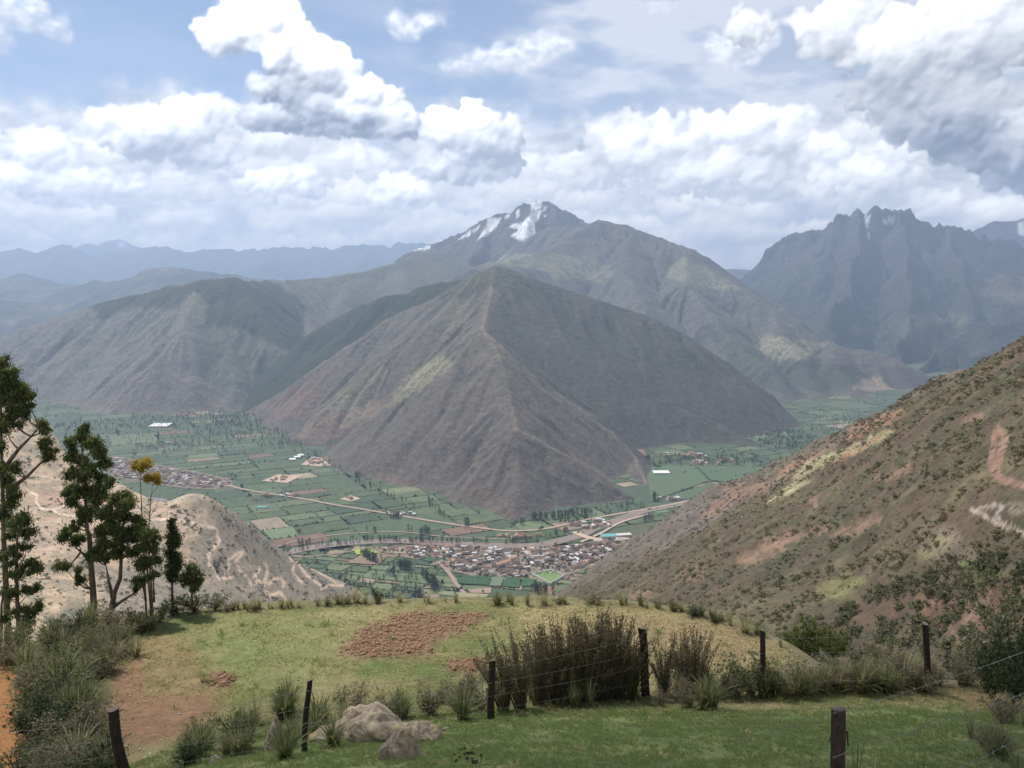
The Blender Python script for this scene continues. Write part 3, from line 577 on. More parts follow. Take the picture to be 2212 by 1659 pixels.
far = [[(-120, 538, 25000), (0, 544, 25000), (40, 541, 25000), (72, 548, 25000), (108, 544, 25000), (140, 535, 25000), (168, 542, 25000), (204, 556, 25000), (230, 545, 25000), (258, 541, 25000), (290, 546, 25000), (316, 541, 25000), (342, 543, 25000), (360, 537, 25000), (380, 541, 25000), (400, 543, 25000), (424, 545, 25000), (450, 540, 25000), (476, 539, 25000), (495, 540, 25000), (515, 548, 25000), (528, 539, 25000), (548, 538, 25000), (560, 545, 25000), (580, 540, 25000), (600, 537, 25000), (625, 534, 25000), (650, 535, 25000), (665, 536, 25000), (688, 534, 25000), (703, 534, 25000), (720, 543, 25000), (750, 537, 25000), (775, 535, 25000), (800, 534, 25000), (820, 532, 25000), (845, 532, 25000), (862, 524, 25000), (885, 530, 25000), (905, 532, 25000), (960, 534, 25000), (1100, 540, 25000)],
       [(140, 535, 25000), (120, 570, 22500)], [(360, 537, 25000), (380, 575, 22000)], [(600, 537, 25000), (570, 575, 21500)], [(800, 534, 25000), (780, 570, 21500)]]
mountain("far_range", far, (-18500, 900, 20000, 27000), 60.0, ((1.1, 250), (.5, 9e9)), 520, 200, MFAR, col_fade, rough=(900, 150), seed=44)
mountain("farthest_peak", [[(120, 552, 32000), (170, 540, 32000), (190, 527, 32000), (215, 534, 32000), (234, 532, 32000), (244, 521, 32000), (262, 519, 32000), (275, 530, 32000), (300, 533, 32000), (330, 543, 32000), (400, 550, 32000)]], (-21500, -10000, 29500, 33500), 85.0, .6, 600, 120, MFAR,
         lambda d: cmix(col_fade(d), SNOW, pmask(d['u'], d['v'], [(252, 524), (266, 520), (272, 532), (258, 538)], 1.2, 1, 8)), rough=(900, 60), seed=48)
mountain("hazy_hills", [[(-150, 600, 14500), (0, 598, 14000), (45, 594, 14000), (80, 602, 13800), (120, 612, 13600), (180, 618, 13400)], [(160, 625, 12500), (204, 610, 12400), (240, 613, 12300), (300, 592, 12200), (340, 580, 12100), (400, 581, 12000), (440, 586, 12000), (470, 590, 12000), (520, 598, 11800), (600, 612, 11500), (700, 620, 11200)],
                        [(-100, 660, 10500), (0, 650, 10500), (80, 660, 10300), (150, 690, 9800)], [(340, 580, 12100), (330, 620, 11000), (300, 660, 9800)]], (-12500, -2000, 8800, 15500), 42.0, .5, 380, 90, MFAR, col_fade2, rough=(800, 60), seed=52)
# ------------------------------------------------------------------ valley floor and its fields
def ground_sheet():
    m, t, b, o = new_mat("valley_soil"); tc = t.new('ShaderNodeTexCoord'); co = tc.outputs['Object']
    n = t.noise(co, 1 / 240.0, 6, .6); n2 = t.noise(co, 1 / 18.0, 4, .6)
    c = t.mix(t.ramp(n, .35, .65), (.068, .092, .048), (.10, .105, .060)); c = t.mulc(c, t.ramp(n2, .2, .8, .7, 1.3)); t.put(b.inputs['Base Color'], c)
    V = [(-60000, -5000, FLOOR - 1), (60000, -5000, FLOOR - 1), (60000, 90000, FLOOR - 1), (-60000, 90000, FLOOR - 1)]
    me = bpy.data.meshes.new("ground"); me.from_pydata(V, [], [(0, 1, 2, 3)]); me.materials.append(m); tag(link("valley_floor", me), kind='structure')
ground_sheet()
def field_mat():
    m, t, b, o = new_mat("field"); tc = t.new('ShaderNodeTexCoord'); co = tc.outputs['Object']
    at = t.new('ShaderNodeAttribute'); at.attribute_name = 'Col'
    n = t.noise(co, 1 / 30.0, 5, .65); n2 = t.noise(co, 1 / 4.0, 3, .6)
    t.put(b.inputs['Base Color'], t.mulc(at.outputs['Color'], t.m('ADD', t.ramp(n, .25, .75, .78, 1.15), t.ramp(n2, .2, .8, -.1, .1)))); return m
MFIELD = field_mat()
FG = [(.078, .108, .058), (.092, .124, .066), (.068, .096, .056), (.115, .140, .076), (.082, .112, .054)]; FT = [(.24, .19, .13), (.20, .13, .095), (.17, .19, .10), (.13, .17, .09), (.28, .23, .16)]
def bsp(x0, y0, x1, y1, mn, out, rs):
    w, h = x1 - x0, y1 - y0
    if w < mn * 1.6 and h < mn * 1.0 or rs.random() < 0.06 and w < mn * 4: out.append((x0, y0, x1, y1)); return
    if w * rs.uniform(.7, 1.3) > h * 1.35: k = x0 + w * rs.uniform(.32, .68); bsp(x0, y0, k, y1, mn, out, rs); bsp(k, y0, x1, y1, mn, out, rs)
    else: k = y0 + h * rs.uniform(.32, .68); bsp(x0, y0, x1, k, mn, out, rs); bsp(x0, k, x1, y1, mn, out, rs)
EDGES = []                                # field borders, used for hedges and trees
def in_poly(x, y, poly): return polysd(np.array([x], float), np.array([y], float), poly)[0] < 0
def wpoly(pts, z=FLOOR): return [on_z(u, v, z)[:2] for u, v in pts]
TOWN = wpoly([(830, 1186), (900, 1180), (1000, 1181), (1120, 1188), (1260, 1178), (1330, 1160), (1345, 1172), (1300, 1210), (1230, 1238), (1180, 1246), (1110, 1252), (1040, 1246), (960, 1226), (935, 1210), (900, 1206), (870, 1200)])
TOWN2 = wpoly([(235, 990), (270, 992), (300, 1002), (350, 1010), (420, 1022), (490, 1036), (500, 1046), (470, 1056), (400, 1052), (330, 1044), (250, 1030), (225, 1010)])
def fields():
    rs = random.Random(21); V = []; C = []
    def region(cx, cy, ang, w, h, mn, bare, poly=None, z=.6):
        out = []; bsp(-w / 2, -h / 2, w / 2, h / 2, mn, out, rs); ca, sa = math.cos(ang), math.sin(ang)
        for (a, b_, c, d) in out:
            g = rs.uniform(.8, 2.2) if rs.random() < .75 else 4.0; ia, ib, ic, id_ = a + g, b_ + g, c - g, d - g
            if ic <= ia or id_ <= ib: continue
            j = lambda: rs.uniform(-1, 1) * min(12, (c - a) * .09)
            q = [(ia + j(), ib + j() * .4), (ic + j(), ib + j() * .4), (ic + j(), id_ + j() * .4), (ia + j(), id_ + j() * .4)]
            q = [(cx + x * ca - y * sa, cy + x * sa + y * ca) for x, y in q]; mx = sum(p[0] for p in q) / 4; my = sum(p[1] for p in q) / 4
            if poly is not None and not in_poly(mx, my, poly): continue
            if poly is None and in_poly(mx, my, NEARF): continue
            r = rs.random(); col = rs.choice(FG) if r > bare else rs.choice(FT); k = rs.uniform(.88, 1.12)
            if bare > .3 and r <= bare: k *= .95
            V.extend([(x, y, FLOOR + z) for x, y in q]); C.extend([tuple(ch * k for ch in col)] * 4)
            for i in range(4): EDGES.append((q[i], q[(i + 1) % 4]))
    NEARF = wpoly([(560, 1185), (760, 1176), (1010, 1186), (1340, 1165), (1500, 1180), (1500, 1700), (300, 1700)])
    region(-500, 3500, math.radians(28), 7200, 4800, 105, .09)
    region(0, 1750, math.radians(-14), 1900, 900, 46, .50, poly=NEARF)
    n = len(V) // 4; me = mesh_np("fields", np.array(V), np.arange(n * 4).reshape(n, 4), [MFIELD], smooth=False, cols=np.array(C)); tag(link("farmland", me), kind='structure')
fields()
def ribbon(name, pts, width, mat, zfun, off=.8, taper=None, closed=False):
    """a strip of ground laid along a polyline of (x, y) points"""
    P2 = [np.array(p[:2], float) for p in pts]; dense = []
    for i, (a, b) in enumerate(zip(P2[:-1], P2[1:])):
        p0 = P2[max(i - 1, 0)]; p3 = P2[min(i + 2, len(P2) - 1)]; L = np.linalg.norm(b - a); n = max(2, int(L / max(width * .8, 2.5)))
        for k in range(n):
            s = k / n; dense.append(.5 * ((2 * a) + (-p0 + b) * s + (2 * p0 - 5 * a + 4 * b - p3) * s * s + (-p0 + 3 * a - 3 * b + p3) * s ** 3))
    dense.append(P2[-1]); D = np.array(dense); T = np.gradient(D, axis=0); T /= np.linalg.norm(T, axis=1)[:, None] + 1e-9; N = np.stack([-T[:, 1], T[:, 0]], 1)
    ww = width * (1 + .16 * pn(np.arange(len(D)) * .37, D[:, 0] * 0, 3)); k5 = np.linspace(-.5, .5, 5)
    X = (D[:, None, 0] + N[:, None, 0] * ww[:, None] * k5); Y = (D[:, None, 1] + N[:, None, 1] * ww[:, None] * k5)
    Z = zfun(X.ravel(), Y.ravel()); Z = Z + off
    me = mesh_np(name, np.stack([X.ravel(), Y.ravel(), Z], 1), grid_faces(len(D), 5), [mat]); return tag(link(name, me), kind='structure')
def flat_mat(name, col, col2=None, s=8.0, rough=.95, spec=.2):
    m, t, b, o = new_mat(name); tc = t.new('ShaderNodeTexCoord'); n = t.noise(tc.outputs['Object'], 1 / s, 5, .6)
    t.put(b.inputs['Base Color'], t.mix(t.ramp(n, .3, .7), col, col2 or tuple(c * .75 for c in col))); b.inputs['Roughness'].default_value = rough; b.inputs['Specular IOR Level'].default_value = spec; return m
M_RIVER = flat_mat("river_water", (.25, .19, .15), (.22, .165, .13), 60, .35, .4); M_ROAD = flat_mat("dirt_road", (.40, .31, .235), (.33, .25, .19)); M_DIRT = flat_mat("pale_dirt", (.50, .38, .29), (.42, .31, .23), 5)
M_BANK = flat_mat("river_bank", (.05, .07, .035), (.09, .09, .05), 12)
fz = lambda x, y: np.full(np.shape(x), FLOOR)
W = lambda l: [on_z(u, v)[:2] for u, v in l]
ribbon("river", W([(560, 1210), (615, 1196), (699, 1180), (800, 1171), (870, 1170), (934, 1173), (1035, 1178), (1110, 1180), (1170, 1178), (1237, 1162), (1265, 1152), (1285, 1141), (1352, 1119), (1386, 1106), (1446, 1094), (1560, 1070), (1700, 1050)]), 40, M_RIVER, fz, 1.9)
ribbon("river", W([(240, 1092), (300, 1080), (345, 1086), (372, 1094), (360, 1110), (330, 1130)]), 70, M_RIVER, fz, 1.7)
ribbon("road", W([(470, 1042), (531, 1059), (640, 1076), (720, 1091), (800, 1104), (880, 1118), (960, 1131), (1040, 1142), (1105, 1148), (1180, 1143), (1260, 1125), (1330, 1112), (1400, 1100), (1500, 1082), (1600, 1070)]), 12, M_ROAD, fz, 2.4)
ribbon("road", W([(500, 1052), (440, 1040), (380, 1024), (330, 1012)]), 9, M_ROAD, fz, 2.2)
ribbon("road", W([(930, 1200), (955, 1222), (975, 1246), (985, 1262), (1000, 1280), (1015, 1300)]), 11, flat_mat("river_bed", (.34, .25, .21), (.26, .19, .16), 5), fz, 2.6)
ribbon("road", W([(1255, 1172), (1300, 1152), (1340, 1130), (1400, 1112)]), 9, M_DIRT, fz, 2.5)
ribbon("road", W([(1395, 1170), (1330, 1164), (1290, 1166), (1262, 1160), (1240, 1150)]), 22, M_DIRT, fz, 2.7)
for l in ([(600, 1182), (650, 1168), (740, 1155), (860, 1150), (960, 1160), (1100, 1166)], [(655, 1205), (740, 1195), (800, 1184), (830, 1184)]):
    ribbon("track", W(l), 5, M_ROAD, fz, 2.0)
def patch(name, poly, mat, z, cols=None):
    p = [on_z(u, v)[:2] for u, v in poly]; me = bpy.data.meshes.new(name); me.from_pydata([(x, y, FLOOR + z) for x, y in p], [], [tuple(range(len(p)))])
    me.materials.append(mat); return tag(link(name, me), kind='structure')
patch("town_ground", [(828, 1184), (900, 1178), (1000, 1179), (1120, 1187), (1262, 1176), (1350, 1156), (1365, 1170), (1310, 1214), (1232, 1242), (1180, 1250), (1110, 1256), (1040, 1250), (958, 1230), (930, 1212), (896, 1208), (860, 1202)], flat_mat("town_soil", (.27, .20, .155), (.15, .135, .095), 14), 1.5)
patch("village_ground", [(225, 985), (270, 988), (300, 998), (350, 1006), (420, 1018), (495, 1034), (505, 1048), (470, 1058), (400, 1056), (330, 1046), (250, 1036), (215, 1010)], flat_mat("village_soil", (.24, .18, .14), (.12, .12, .08), 18), 1.5)
patch("compound_ground", [(650, 1005), (668, 992), (720, 990), (745, 1000), (720, 1006), (690, 1008)], M_DIRT, 2.0)
patch("compound_ground", [(565, 1040), (600, 1026), (655, 1028), (620, 1044)], M_DIRT, 2.0); patch("compound_ground", [(733, 1079), (760, 1072), (780, 1078), (760, 1084)], M_DIRT, 2.0)
patch("bare_field", [(1330, 950), (1390, 960), (1395, 985), (1350, 990)], flat_mat("red_field", (.20, .11, .085), (.25, .15, .11)), 2.0)
patch("field", [(1396, 1022), (1440, 1006), (1500, 1008), (1530, 1040), (1440, 1072), (1408, 1085)], flat_mat("bean_field", (.10, .145, .080), (.088, .128, .072), 14), 3.0)
patch("field", [(1506, 1008), (1650, 1010), (1600, 1045), (1536, 1039)], flat_mat("bean_field_b", (.092, .138, .074), (.08, .12, .066), 14), 3.0)
patch("field", [(1448, 1074), (1534, 1044), (1590, 1052), (1500, 1078), (1460, 1082)], flat_mat("bean_field_c", (.098, .132, .070), (.085, .118, .062), 14), 3.0)
patch("bare_field", [(822, 1170 + 12), (905, 1183), (905, 1198), (850, 1196)], flat_mat("gravel_flat", (.33, .27, .20), (.27, .22, .16)), 2.2)
for k, (pl, c) in enumerate((([(985, 1245), (1062, 1246), (1055, 1266), (990, 1262)], (.045, .095, .045)), ([(1062, 1247), (1090, 1247), (1082, 1268), (1058, 1267)], (.15, .19, .12)), ([(1093, 1248), (1125, 1250), (1122, 1272), (1086, 1268)], (.05, .105, .05)), ([(1010, 1276), (1062, 1271), (1060, 1284), (1018, 1283)], (.33, .24, .18)),
                           ([(985, 1282), (1058, 1286), (1050, 1292), (988, 1292)], (.30, .27, .15)), ([(1150, 1272), (1205, 1268), (1195, 1290), (1148, 1292)], (.27, .16, .12)), ([(1205, 1268), (1240, 1270), (1232, 1290), (1197, 1290)], (.12, .17, .08)), ([(1042, 1298), (1120, 1300), (1118, 1316), (1060, 1314)], (.28, .19, .16)), ([(980, 1296), (1040, 1298), (1058, 1316), (980, 1318)], (.045, .10, .05)),
                           ([(1130, 1250), (1160, 1254), (1150, 1268), (1126, 1268)], (.05, .11, .05)), ([(765, 1190), (800, 1188), (820, 1196), (770, 1200)], (.35, .42, .08)), ([(905, 1208), (950, 1200), (968, 1212), (925, 1215)], (.05, .11, .05)), ([(780, 1200), (835, 1204), (820, 1222), (750, 1218)], (.26, .19, .13)))):
    patch("field", pl, flat_mat("field_%d" % k, c, tuple(x * .82 for x in c), 6), 3.0)
# football pitch with a pale wall round it
def pitch():
    q = [on_z(u, v) for u, v in ((1152, 1244), (1190, 1236), (1216, 1247), (1188, 1263))]
    patch("sports_pitch", [(1152, 1244), (1190, 1236), (1216, 1247), (1188, 1263)], flat_mat("pitch_grass", (.13, .21, .07), (.17, .25, .09), 12), 4.0)
    mb = MB(); mw = flat_mat("white_wall", (.62, .60, .56), (.5, .48, .44))
    cx = sum(p[0] for p in q) / 4; cy = sum(p[1] for p in q) / 4
    for i in range(4):
        a, b = q[i], q[(i + 1) % 4]; k = 1.07; A = (cx + (a[0] - cx) * k, cy + (a[1] - cy) * k); B = (cx + (b[0] - cx) * k, cy + (b[1] - cy) * k)
        dx, dy = B[0] - A[0], B[1] - A[1]; L = math.hypot(dx, dy); nx, ny = -dy / L * .8, dx / L * .8
        vs = [(A[0] + nx, A[1] + ny, FLOOR), (B[0] + nx, B[1] + ny, FLOOR), (B[0] - nx, B[1] - ny, FLOOR), (A[0] - nx, A[1] - ny, FLOOR)]
        vs += [(x, y, FLOOR + 6.5) for x, y, z in vs]; mb.add(vs, [(0, 1, 2, 3), (4, 5, 6, 7), (0, 1, 5, 4), (1, 2, 6, 5), (2, 3, 7, 6), (3, 0, 4, 7)])
    tag(link("pitch_wall", mb.mesh("pitch_wall", [mw])), "pale wall round the bright green football pitch below the town", "wall")
pitch()

# ------------------------------------------------------------------ near hillsides
def tps(pts):
    p = np.array([P(*q) for q in pts]); n = len(p); s = 300.0; x = p[:, :2] / s
    d = np.sqrt(((x[:, None] - x[None]) ** 2).sum(-1)); K = np.where(d > 0, d * d * np.log(d + 1e-12), 0) + np.eye(n) * 1e-3
    A = np.zeros((n + 3, n + 3)); A[:n, :n] = K; A[:n, n] = 1; A[:n, n + 1:] = x; A[n, :n] = 1; A[n + 1:, :n] = x.T
    w = np.linalg.solve(A, np.r_[p[:, 2], 0, 0, 0])
    def f(X, Y):
        X = np.asarray(X, float) / s; Y = np.asarray(Y, float) / s; r = w[n] + w[n + 1] * X + w[n + 2] * Y
        for i in range(n):
            d2 = (X - x[i, 0]) ** 2 + (Y - x[i, 1]) ** 2 + 1e-12; r = r + w[i] * d2 * .5 * np.log(d2)
        return r
    return f
def crest_fun(crest, zfun=None, plane=None):
    """crest given in view px (+Y, or Y solved on a plane z = A + B x + C y); returns Yc(a) with a = x / y"""
    A_, Y_ = [], []
    for c in crest:
        p = P(c[0], c[1], 1.0)
        Y = c[2] if len(c) > 2 else plane[0] / (p[2] - plane[1] * p[0] - plane[2])
        A_.append(p[0]); Y_.append(Y)
    o = np.argsort(A_); A_ = np.array(A_)[o]; Y_ = np.array(Y_)[o]; return lambda a: np.interp(a, A_, Y_)
TERR = {}
def hillside(name, zf, yc, urange, yr, nu, ny, mat, colfn, back=.7, round_=12.0):
    """a polar patch of ground (fine near, coarse far) over the world height function"""
    a = np.linspace((urange[0] - CX) / F / .97, (urange[1] - CX) / F / .97, nu); s = np.linspace(0, 1, ny)
    Yc = yc(a); y0 = yr(a) if callable(yr) else np.full(nu, float(yr)); ext = 1.0
    Y = np.exp(np.log(y0)[:, None] + (np.log(Yc * 1.35)[:, None] - np.log(y0)[:, None]) * s[None])
    X = a[:, None] * Y; H = zf(X.ravel(), Y.ravel()); u, v = pix(X.ravel(), Y.ravel(), H)
    col = colfn(X.ravel(), Y.ravel(), H, u, v)
    me = mesh_np(name, np.stack([X.ravel(), Y.ravel(), H], 1), grid_faces(nu, ny), [mat], cols=col); o = tag(link(name, me), kind='structure'); TERR[name] = zf; return o
def with_back(base, yc, slope, r):
    def f(X, Y):
        X = np.asarray(X, float); Y = np.asarray(Y, float); c = yc(X / np.maximum(Y, 1)); d = (Y - c) / r
        return base(X, Y) - slope * r * np.logaddexp(0, d * 2) / 2 + slope * r * .35 * np.exp(-np.minimum(np.abs(d), 30))
    return f
def hit(zf, u, v, y0, y1, n=600):
    p = P(u, v, 1.0); Y = np.exp(np.linspace(math.log(y0), math.log(y1), n)); h = zf(p[0] * Y, Y) - p[2] * Y
    k = np.argmax(h > 0)
    if not (h > 0).any(): return None
    if k > 0: t = h[k - 1] / (h[k - 1] - h[k]); Yh = Y[k - 1] + (Y[k] - Y[k - 1]) * t
    else: Yh = Y[0]
    return (p[0] * Yh, Yh, float(zf(np.array([p[0] * Yh]), np.array([Yh]))[0]))

# right hillside: a plane falling to the left, cut off at its crest
PL1 = (-65.0, .75, -.38); C1 = crest_fun([(2700, 520), (2450, 600), (2300, 695), (2212, 750), (2100, 812), (2000, 862), (1950, 892), (1850, 958), (1700, 1050), (1550, 1135), (1450, 1182), (1370, 1216), (1200, 1300), (1100, 1352)], plane=PL1)
def z_r1(X, Y):
    q = X * .38 + Y * .75; f = X * .75 - Y * .38                       # q runs along the slope, f down it
    z = PL1[0] + PL1[1] * X + PL1[2] * Y
    k = np.clip(Y / 200.0, .12, 1)
    z = z + k * (7.0 * (ridged(q / 62.0, f / 420.0, 2, 61) - .4) + 5.0 * fbm(X / 90.0, Y / 90.0, 5, 62) + 2.2 * ridged(q / 17.0, f / 110.0, 2, 63))
    z = z - 14.0 * np.exp(-((X - Y * .30 - 28) / (12 + Y * .06)) ** 2) * np.clip(1.6 - Y / 260.0, 0, 1)          # the ravine beside the field
    return z + .5 * fbm(X / 6.0, Y / 6.0, 3, 64)
Z1 = with_back(z_r1, C1, .6, 14)
PL2 = (-100.0, .75, -.38); C2 = crest_fun([(2400, 700, 600), (2100, 830, 620), (1950, 889, 700), (1880, 912, 790), (1800, 950, 880), (1650, 1015, 1040), (1500, 1080, 1220), (1350, 1180, 1400), (1195, 1290, 1480), (1100, 1340, 1500)])
Z2B = tps([(1950, 889, 700), (1880, 912, 790), (1800, 950, 880), (1650, 1015, 1040), (1500, 1080, 1220), (1350, 1180, 1400), (1195, 1290, 1480), (1900, 935, 640), (1700, 1060, 760), (1550, 1145, 880), (1400, 1225, 980), (1250, 1300, 1120), (2150, 830, 560), (1150, 1380, 1250), (1600, 1220, 620), (1400, 1330, 760)])
def z_r2(X, Y):
    q = X * .38 + Y * .75; f = X * .75 - Y * .38
    return Z2B(X, Y) + 13.0 * (ridged(q / 105.0, f / 700.0, 2, 71) - .4) + 7 * fbm(X / 160.0, Y / 160.0, 5, 72) + 3.5 * ridged(q / 34.0, f / 240.0, 2, 73)
Z2 = with_back(z_r2, C2, .75, 26)
def col_r(X, Y, H, u, v, far=False):
    n = fbm(X / 120.0, Y / 120.0, 4, 81); m = fbm(X / 22.0, Y / 22.0, 4, 82); c = np.tile(RGB(.098, .074, .049), (len(X), 1)); f = X * .75 - Y * .38; q = X * .38 + Y * .75
    c = cmix(c, RGB(.070, .066, .040), sstep(m + n * .4, -.35, .35)); c = cmix(c, RGB(.17, .135, .08), .5 * sstep(m - n * .5, .0, .55)); c = cmix(c, RGB(.125, .078, .055), .5 * sstep(fbm(q / 60.0, f / 120.0, 4, 83), .1, .5))
    if far: c = cmix(c, EARTH * 1.15, .4); c = cmix(c, PURPLE * 1.3, .5 * sstep(-(v - 1180), -120, 60) * sstep(-u, -1640, -1500)) 
    def blob(poly, cc, a, s=4, w=9, ws=22): nonlocal c; c = cmix(c, cc, a * pmask(u, v, poly, s, w, ws))
    R1c = RGB(.225, .14, .10); R2c = RGB(.30, .145, .10)
    for pl in ([(1595, 1200), (1640, 1185), (1700, 1165), (1700, 1180), (1640, 1215), (1600, 1222)], [(1640, 1180), (1700, 1145), (1745, 1150), (1720, 1170), (1660, 1190)], [(1790, 1160), (1850, 1125), (1900, 1105), (1905, 1120), (1860, 1150), (1800, 1170)], [(1480, 1248), (1520, 1230), (1525, 1245), (1490, 1260)], [(1360, 1280), (1415, 1270), (1405, 1290), (1350, 1300)],
               [(1510, 1110), (1560, 1075), (1600, 1060), (1570, 1100), (1530, 1125)], [(1560, 1050), (1650, 1040), (1680, 1030), (1640, 1065), (1570, 1090)], [(1755, 1140), (1790, 1128), (1780, 1150), (1750, 1160)], [(2080, 900), (2130, 890), (2120, 905), (2080, 915)], [(1880, 1040), (1960, 1000), (1975, 1010), (1920, 1040)], [(1745, 1075), (1770, 1070), (1765, 1090), (1745, 1090)]): blob(pl, R1c, .72, 6, 18, 16)
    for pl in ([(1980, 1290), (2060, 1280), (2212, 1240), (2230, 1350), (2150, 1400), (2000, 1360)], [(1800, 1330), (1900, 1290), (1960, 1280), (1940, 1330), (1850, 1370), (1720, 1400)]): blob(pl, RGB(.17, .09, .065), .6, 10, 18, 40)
    for pl in ([(1830, 985), (1900, 955), (1935, 930), (1900, 935), (1840, 965), (1780, 985)], [(1660, 1090), (1720, 1060), (1760, 1035), (1710, 1045), (1670, 1070)], [(1740, 1000), (1800, 975), (1830, 985), (1770, 1010), (1700, 1050)], [(1720, 1040), (1760, 1020), (1740, 1035), (1700, 1060)]): blob(pl, RGB(.33, .29, .17), .8)
    for pl in ([(1850, 915), (1940, 888), (1960, 890), (1880, 935), (1820, 955)], [(1690, 1010), (1790, 965), (1820, 950), (1740, 1000), (1680, 1040)], [(1795, 1000), (1890, 945), (1930, 925), (1905, 945), (1830, 990)]): blob(pl, RGB(.27, .155, .10), .7)
    blob([(1760, 1270), (1830, 1240), (1870, 1250), (1840, 1290), (1780, 1300)], RGB(.20, .20, .08), .5, 10, 14); blob([(1980, 1200), (2030, 1150), (2060, 1160), (2000, 1220)], RGB(.20, .20, .08), .4, 10, 14)
    blob([(2075, 1215), (2150, 1205), (2170, 1240), (2110, 1260)], RGB(.09, .13, .035), .8, 6, 9); blob([(2060, 1310), (2140, 1270), (2150, 1290), (2110, 1350), (2080, 1400), (2040, 1390)], RGB(.27, .17, .12), .7, 6, 12); blob([(1980, 1150), (2050, 1130), (2120, 1190), (2060, 1220), (1990, 1200)], RGB(.24, .20, .16), .25, 14, 25)
    blob([(2165, 1100), (2180, 1085), (2240, 1085), (2240, 1105), (2190, 1115)], RGB(.28, .24, .18), .4, 3, 5, 12)
    if not far:
        wu = u + 5 * fbm(u / 14, v / 14, 3, 84); wv = v + 5 * fbm(u / 14 + 5, v / 14, 3, 85)
        for l, w, cc in (([(2160, 928), (2170, 945), (2160, 985), (2150, 1015), (2165, 1035), (2215, 1050)], 11, RGB(.22, .14, .10)), ([(2150, 935), (2140, 1000), (2150, 1030)], 9, RGB(.22, .13, .10)), ([(2098, 1100), (2125, 1112), (2150, 1128), (2190, 1142), (2240, 1170)], 7, RGB(.34, .27, .21)), ([(2098, 1102), (2130, 1094), (2160, 1092), (2200, 1102)], 4, RGB(.29, .25, .20)), ([(2165, 1098), (2150, 1110), (2160, 1120)], 4, RGB(.34, .32, .28))):
            c = cmix(c, cc, .92 * sstep(-linedist(wu, wv, l), -w, -w * .55))
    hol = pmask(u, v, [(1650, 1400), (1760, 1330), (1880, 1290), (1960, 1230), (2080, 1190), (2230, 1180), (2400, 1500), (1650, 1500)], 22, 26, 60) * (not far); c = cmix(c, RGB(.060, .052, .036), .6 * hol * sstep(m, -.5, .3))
    return c
M_R1 = terrain_mat("scrub_slope", 9, 1.6, 1.0, 1.2, .42, speck=(3.2, .75, (.055, .052, .030))); M_R2 = terrain_mat("dry_slope", 26, 5, 1.0, 3.5, .38, speck=(6.5, .55, (.07, .062, .038)))
hillside("right_hill_far", Z2, C2, (1090, 2200), 420, 400, 300, M_R2, lambda X, Y, H, u, v: col_r(X, Y, H, u, v, True))
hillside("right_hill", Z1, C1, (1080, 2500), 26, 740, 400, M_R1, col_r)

# left hill with the zigzag dirt roads
CL = crest_fun([(-400, 800, 2000), (-150, 850, 1900), (0, 872, 1800), (60, 925, 1750), (114, 943, 1700), (148, 994, 1650), (240, 1037, 1600), (300, 1070, 1550), (356, 1088, 1500), (400, 1079, 1480), (437, 1072, 1480), (471, 1081, 1500), (504, 1111, 1530), (550, 1150, 1570), (604, 1192, 1620), (680, 1230, 1700), (743, 1263, 1770), (810, 1300, 1800), (900, 1340, 1810)])
ZLB = tps([(0, 872, 1800), (114, 943, 1700), (148, 994, 1650), (240, 1037, 1600), (356, 1088, 1500), (437, 1072, 1480), (504, 1111, 1530), (604, 1192, 1620), (743, 1263, 1770), (810, 1300, 1800), (500, 1290, 1250), (600, 1300, 1380), (700, 1310, 1520), (300, 1290, 1080), (150, 1290, 960), (100, 1400, 760), (300, 1180, 1270), (420, 1180, 1330), (100, 1100, 1380), (0, 1200, 1100), (300, 1400, 850), (520, 1200, 1420), (620, 1250, 1500), (-200, 1000, 1500), (0, 1050, 1420), (-200, 1300, 900), (500, 1400, 1000)])
def z_l(X, Y): return ZLB(X, Y) + 10 * fbm(X / 150.0, Y / 150.0, 5, 91) + 7 * ridged(X / 120.0 + Y / 300.0, Y / 240.0 - X / 200.0, 3, 92) + 1.5 * fbm(X / 20., Y / 20., 3, 93)
ZL = with_back(z_l, CL, .75, 26)
def L_(l, q=(.38, 0, 800)): return [((a * q[0] + q[1]) * .8848, (b * q[0] + q[2]) * .8848) for a, b in l]
ZIGZAG = (([(960, 1240), (1010, 1228), (1200, 1245), (1320, 1270), (1400, 1300), (1395, 1340), (1415, 1365), (1370, 1420), (1335, 1465), (1350, 1490), (1340, 1520), (1380, 1560), (1410, 1610), (1460, 1612), (1500, 1600)], 6.5), ([(1450, 1580), (1475, 1530), (1460, 1500), (1530, 1450), (1560, 1445), (1510, 1510), (1540, 1560), (1590, 1610), (1620, 1655)], 7),
             ([(1630, 1600), (1670, 1545), (1640, 1610)], 6), ([(1700, 1520), (1720, 1545), (1715, 1590), (1700, 1630), (1730, 1650), (1760, 1610), (1800, 1605), (1825, 1640), (1820, 1660)], 8), ([(1860, 1480), (1890, 1520), (1880, 1570), (1920, 1620), (1960, 1655)], 6), ([(1900, 1485), (1930, 1540), (1970, 1590), (2030, 1635), (2060, 1655)], 6), ([(1990, 1530), (2060, 1580), (2130, 1620), (2200, 1660)], 5),
             ([(200, 1060), (240, 1075), (230, 1120), (270, 1165), (330, 1170), (440, 1140)], 6), ([(330, 1170), (400, 1200), (480, 1210), (500, 1180)], 5), ([(1640, 1660), (1650, 1620), (1700, 1660)], 6), ([(1700, 1690), (1740, 1720), (1800, 1700), (1830, 1740)], 8), ([(2060, 1680), (2120, 1655), (2200, 1660)], 5))
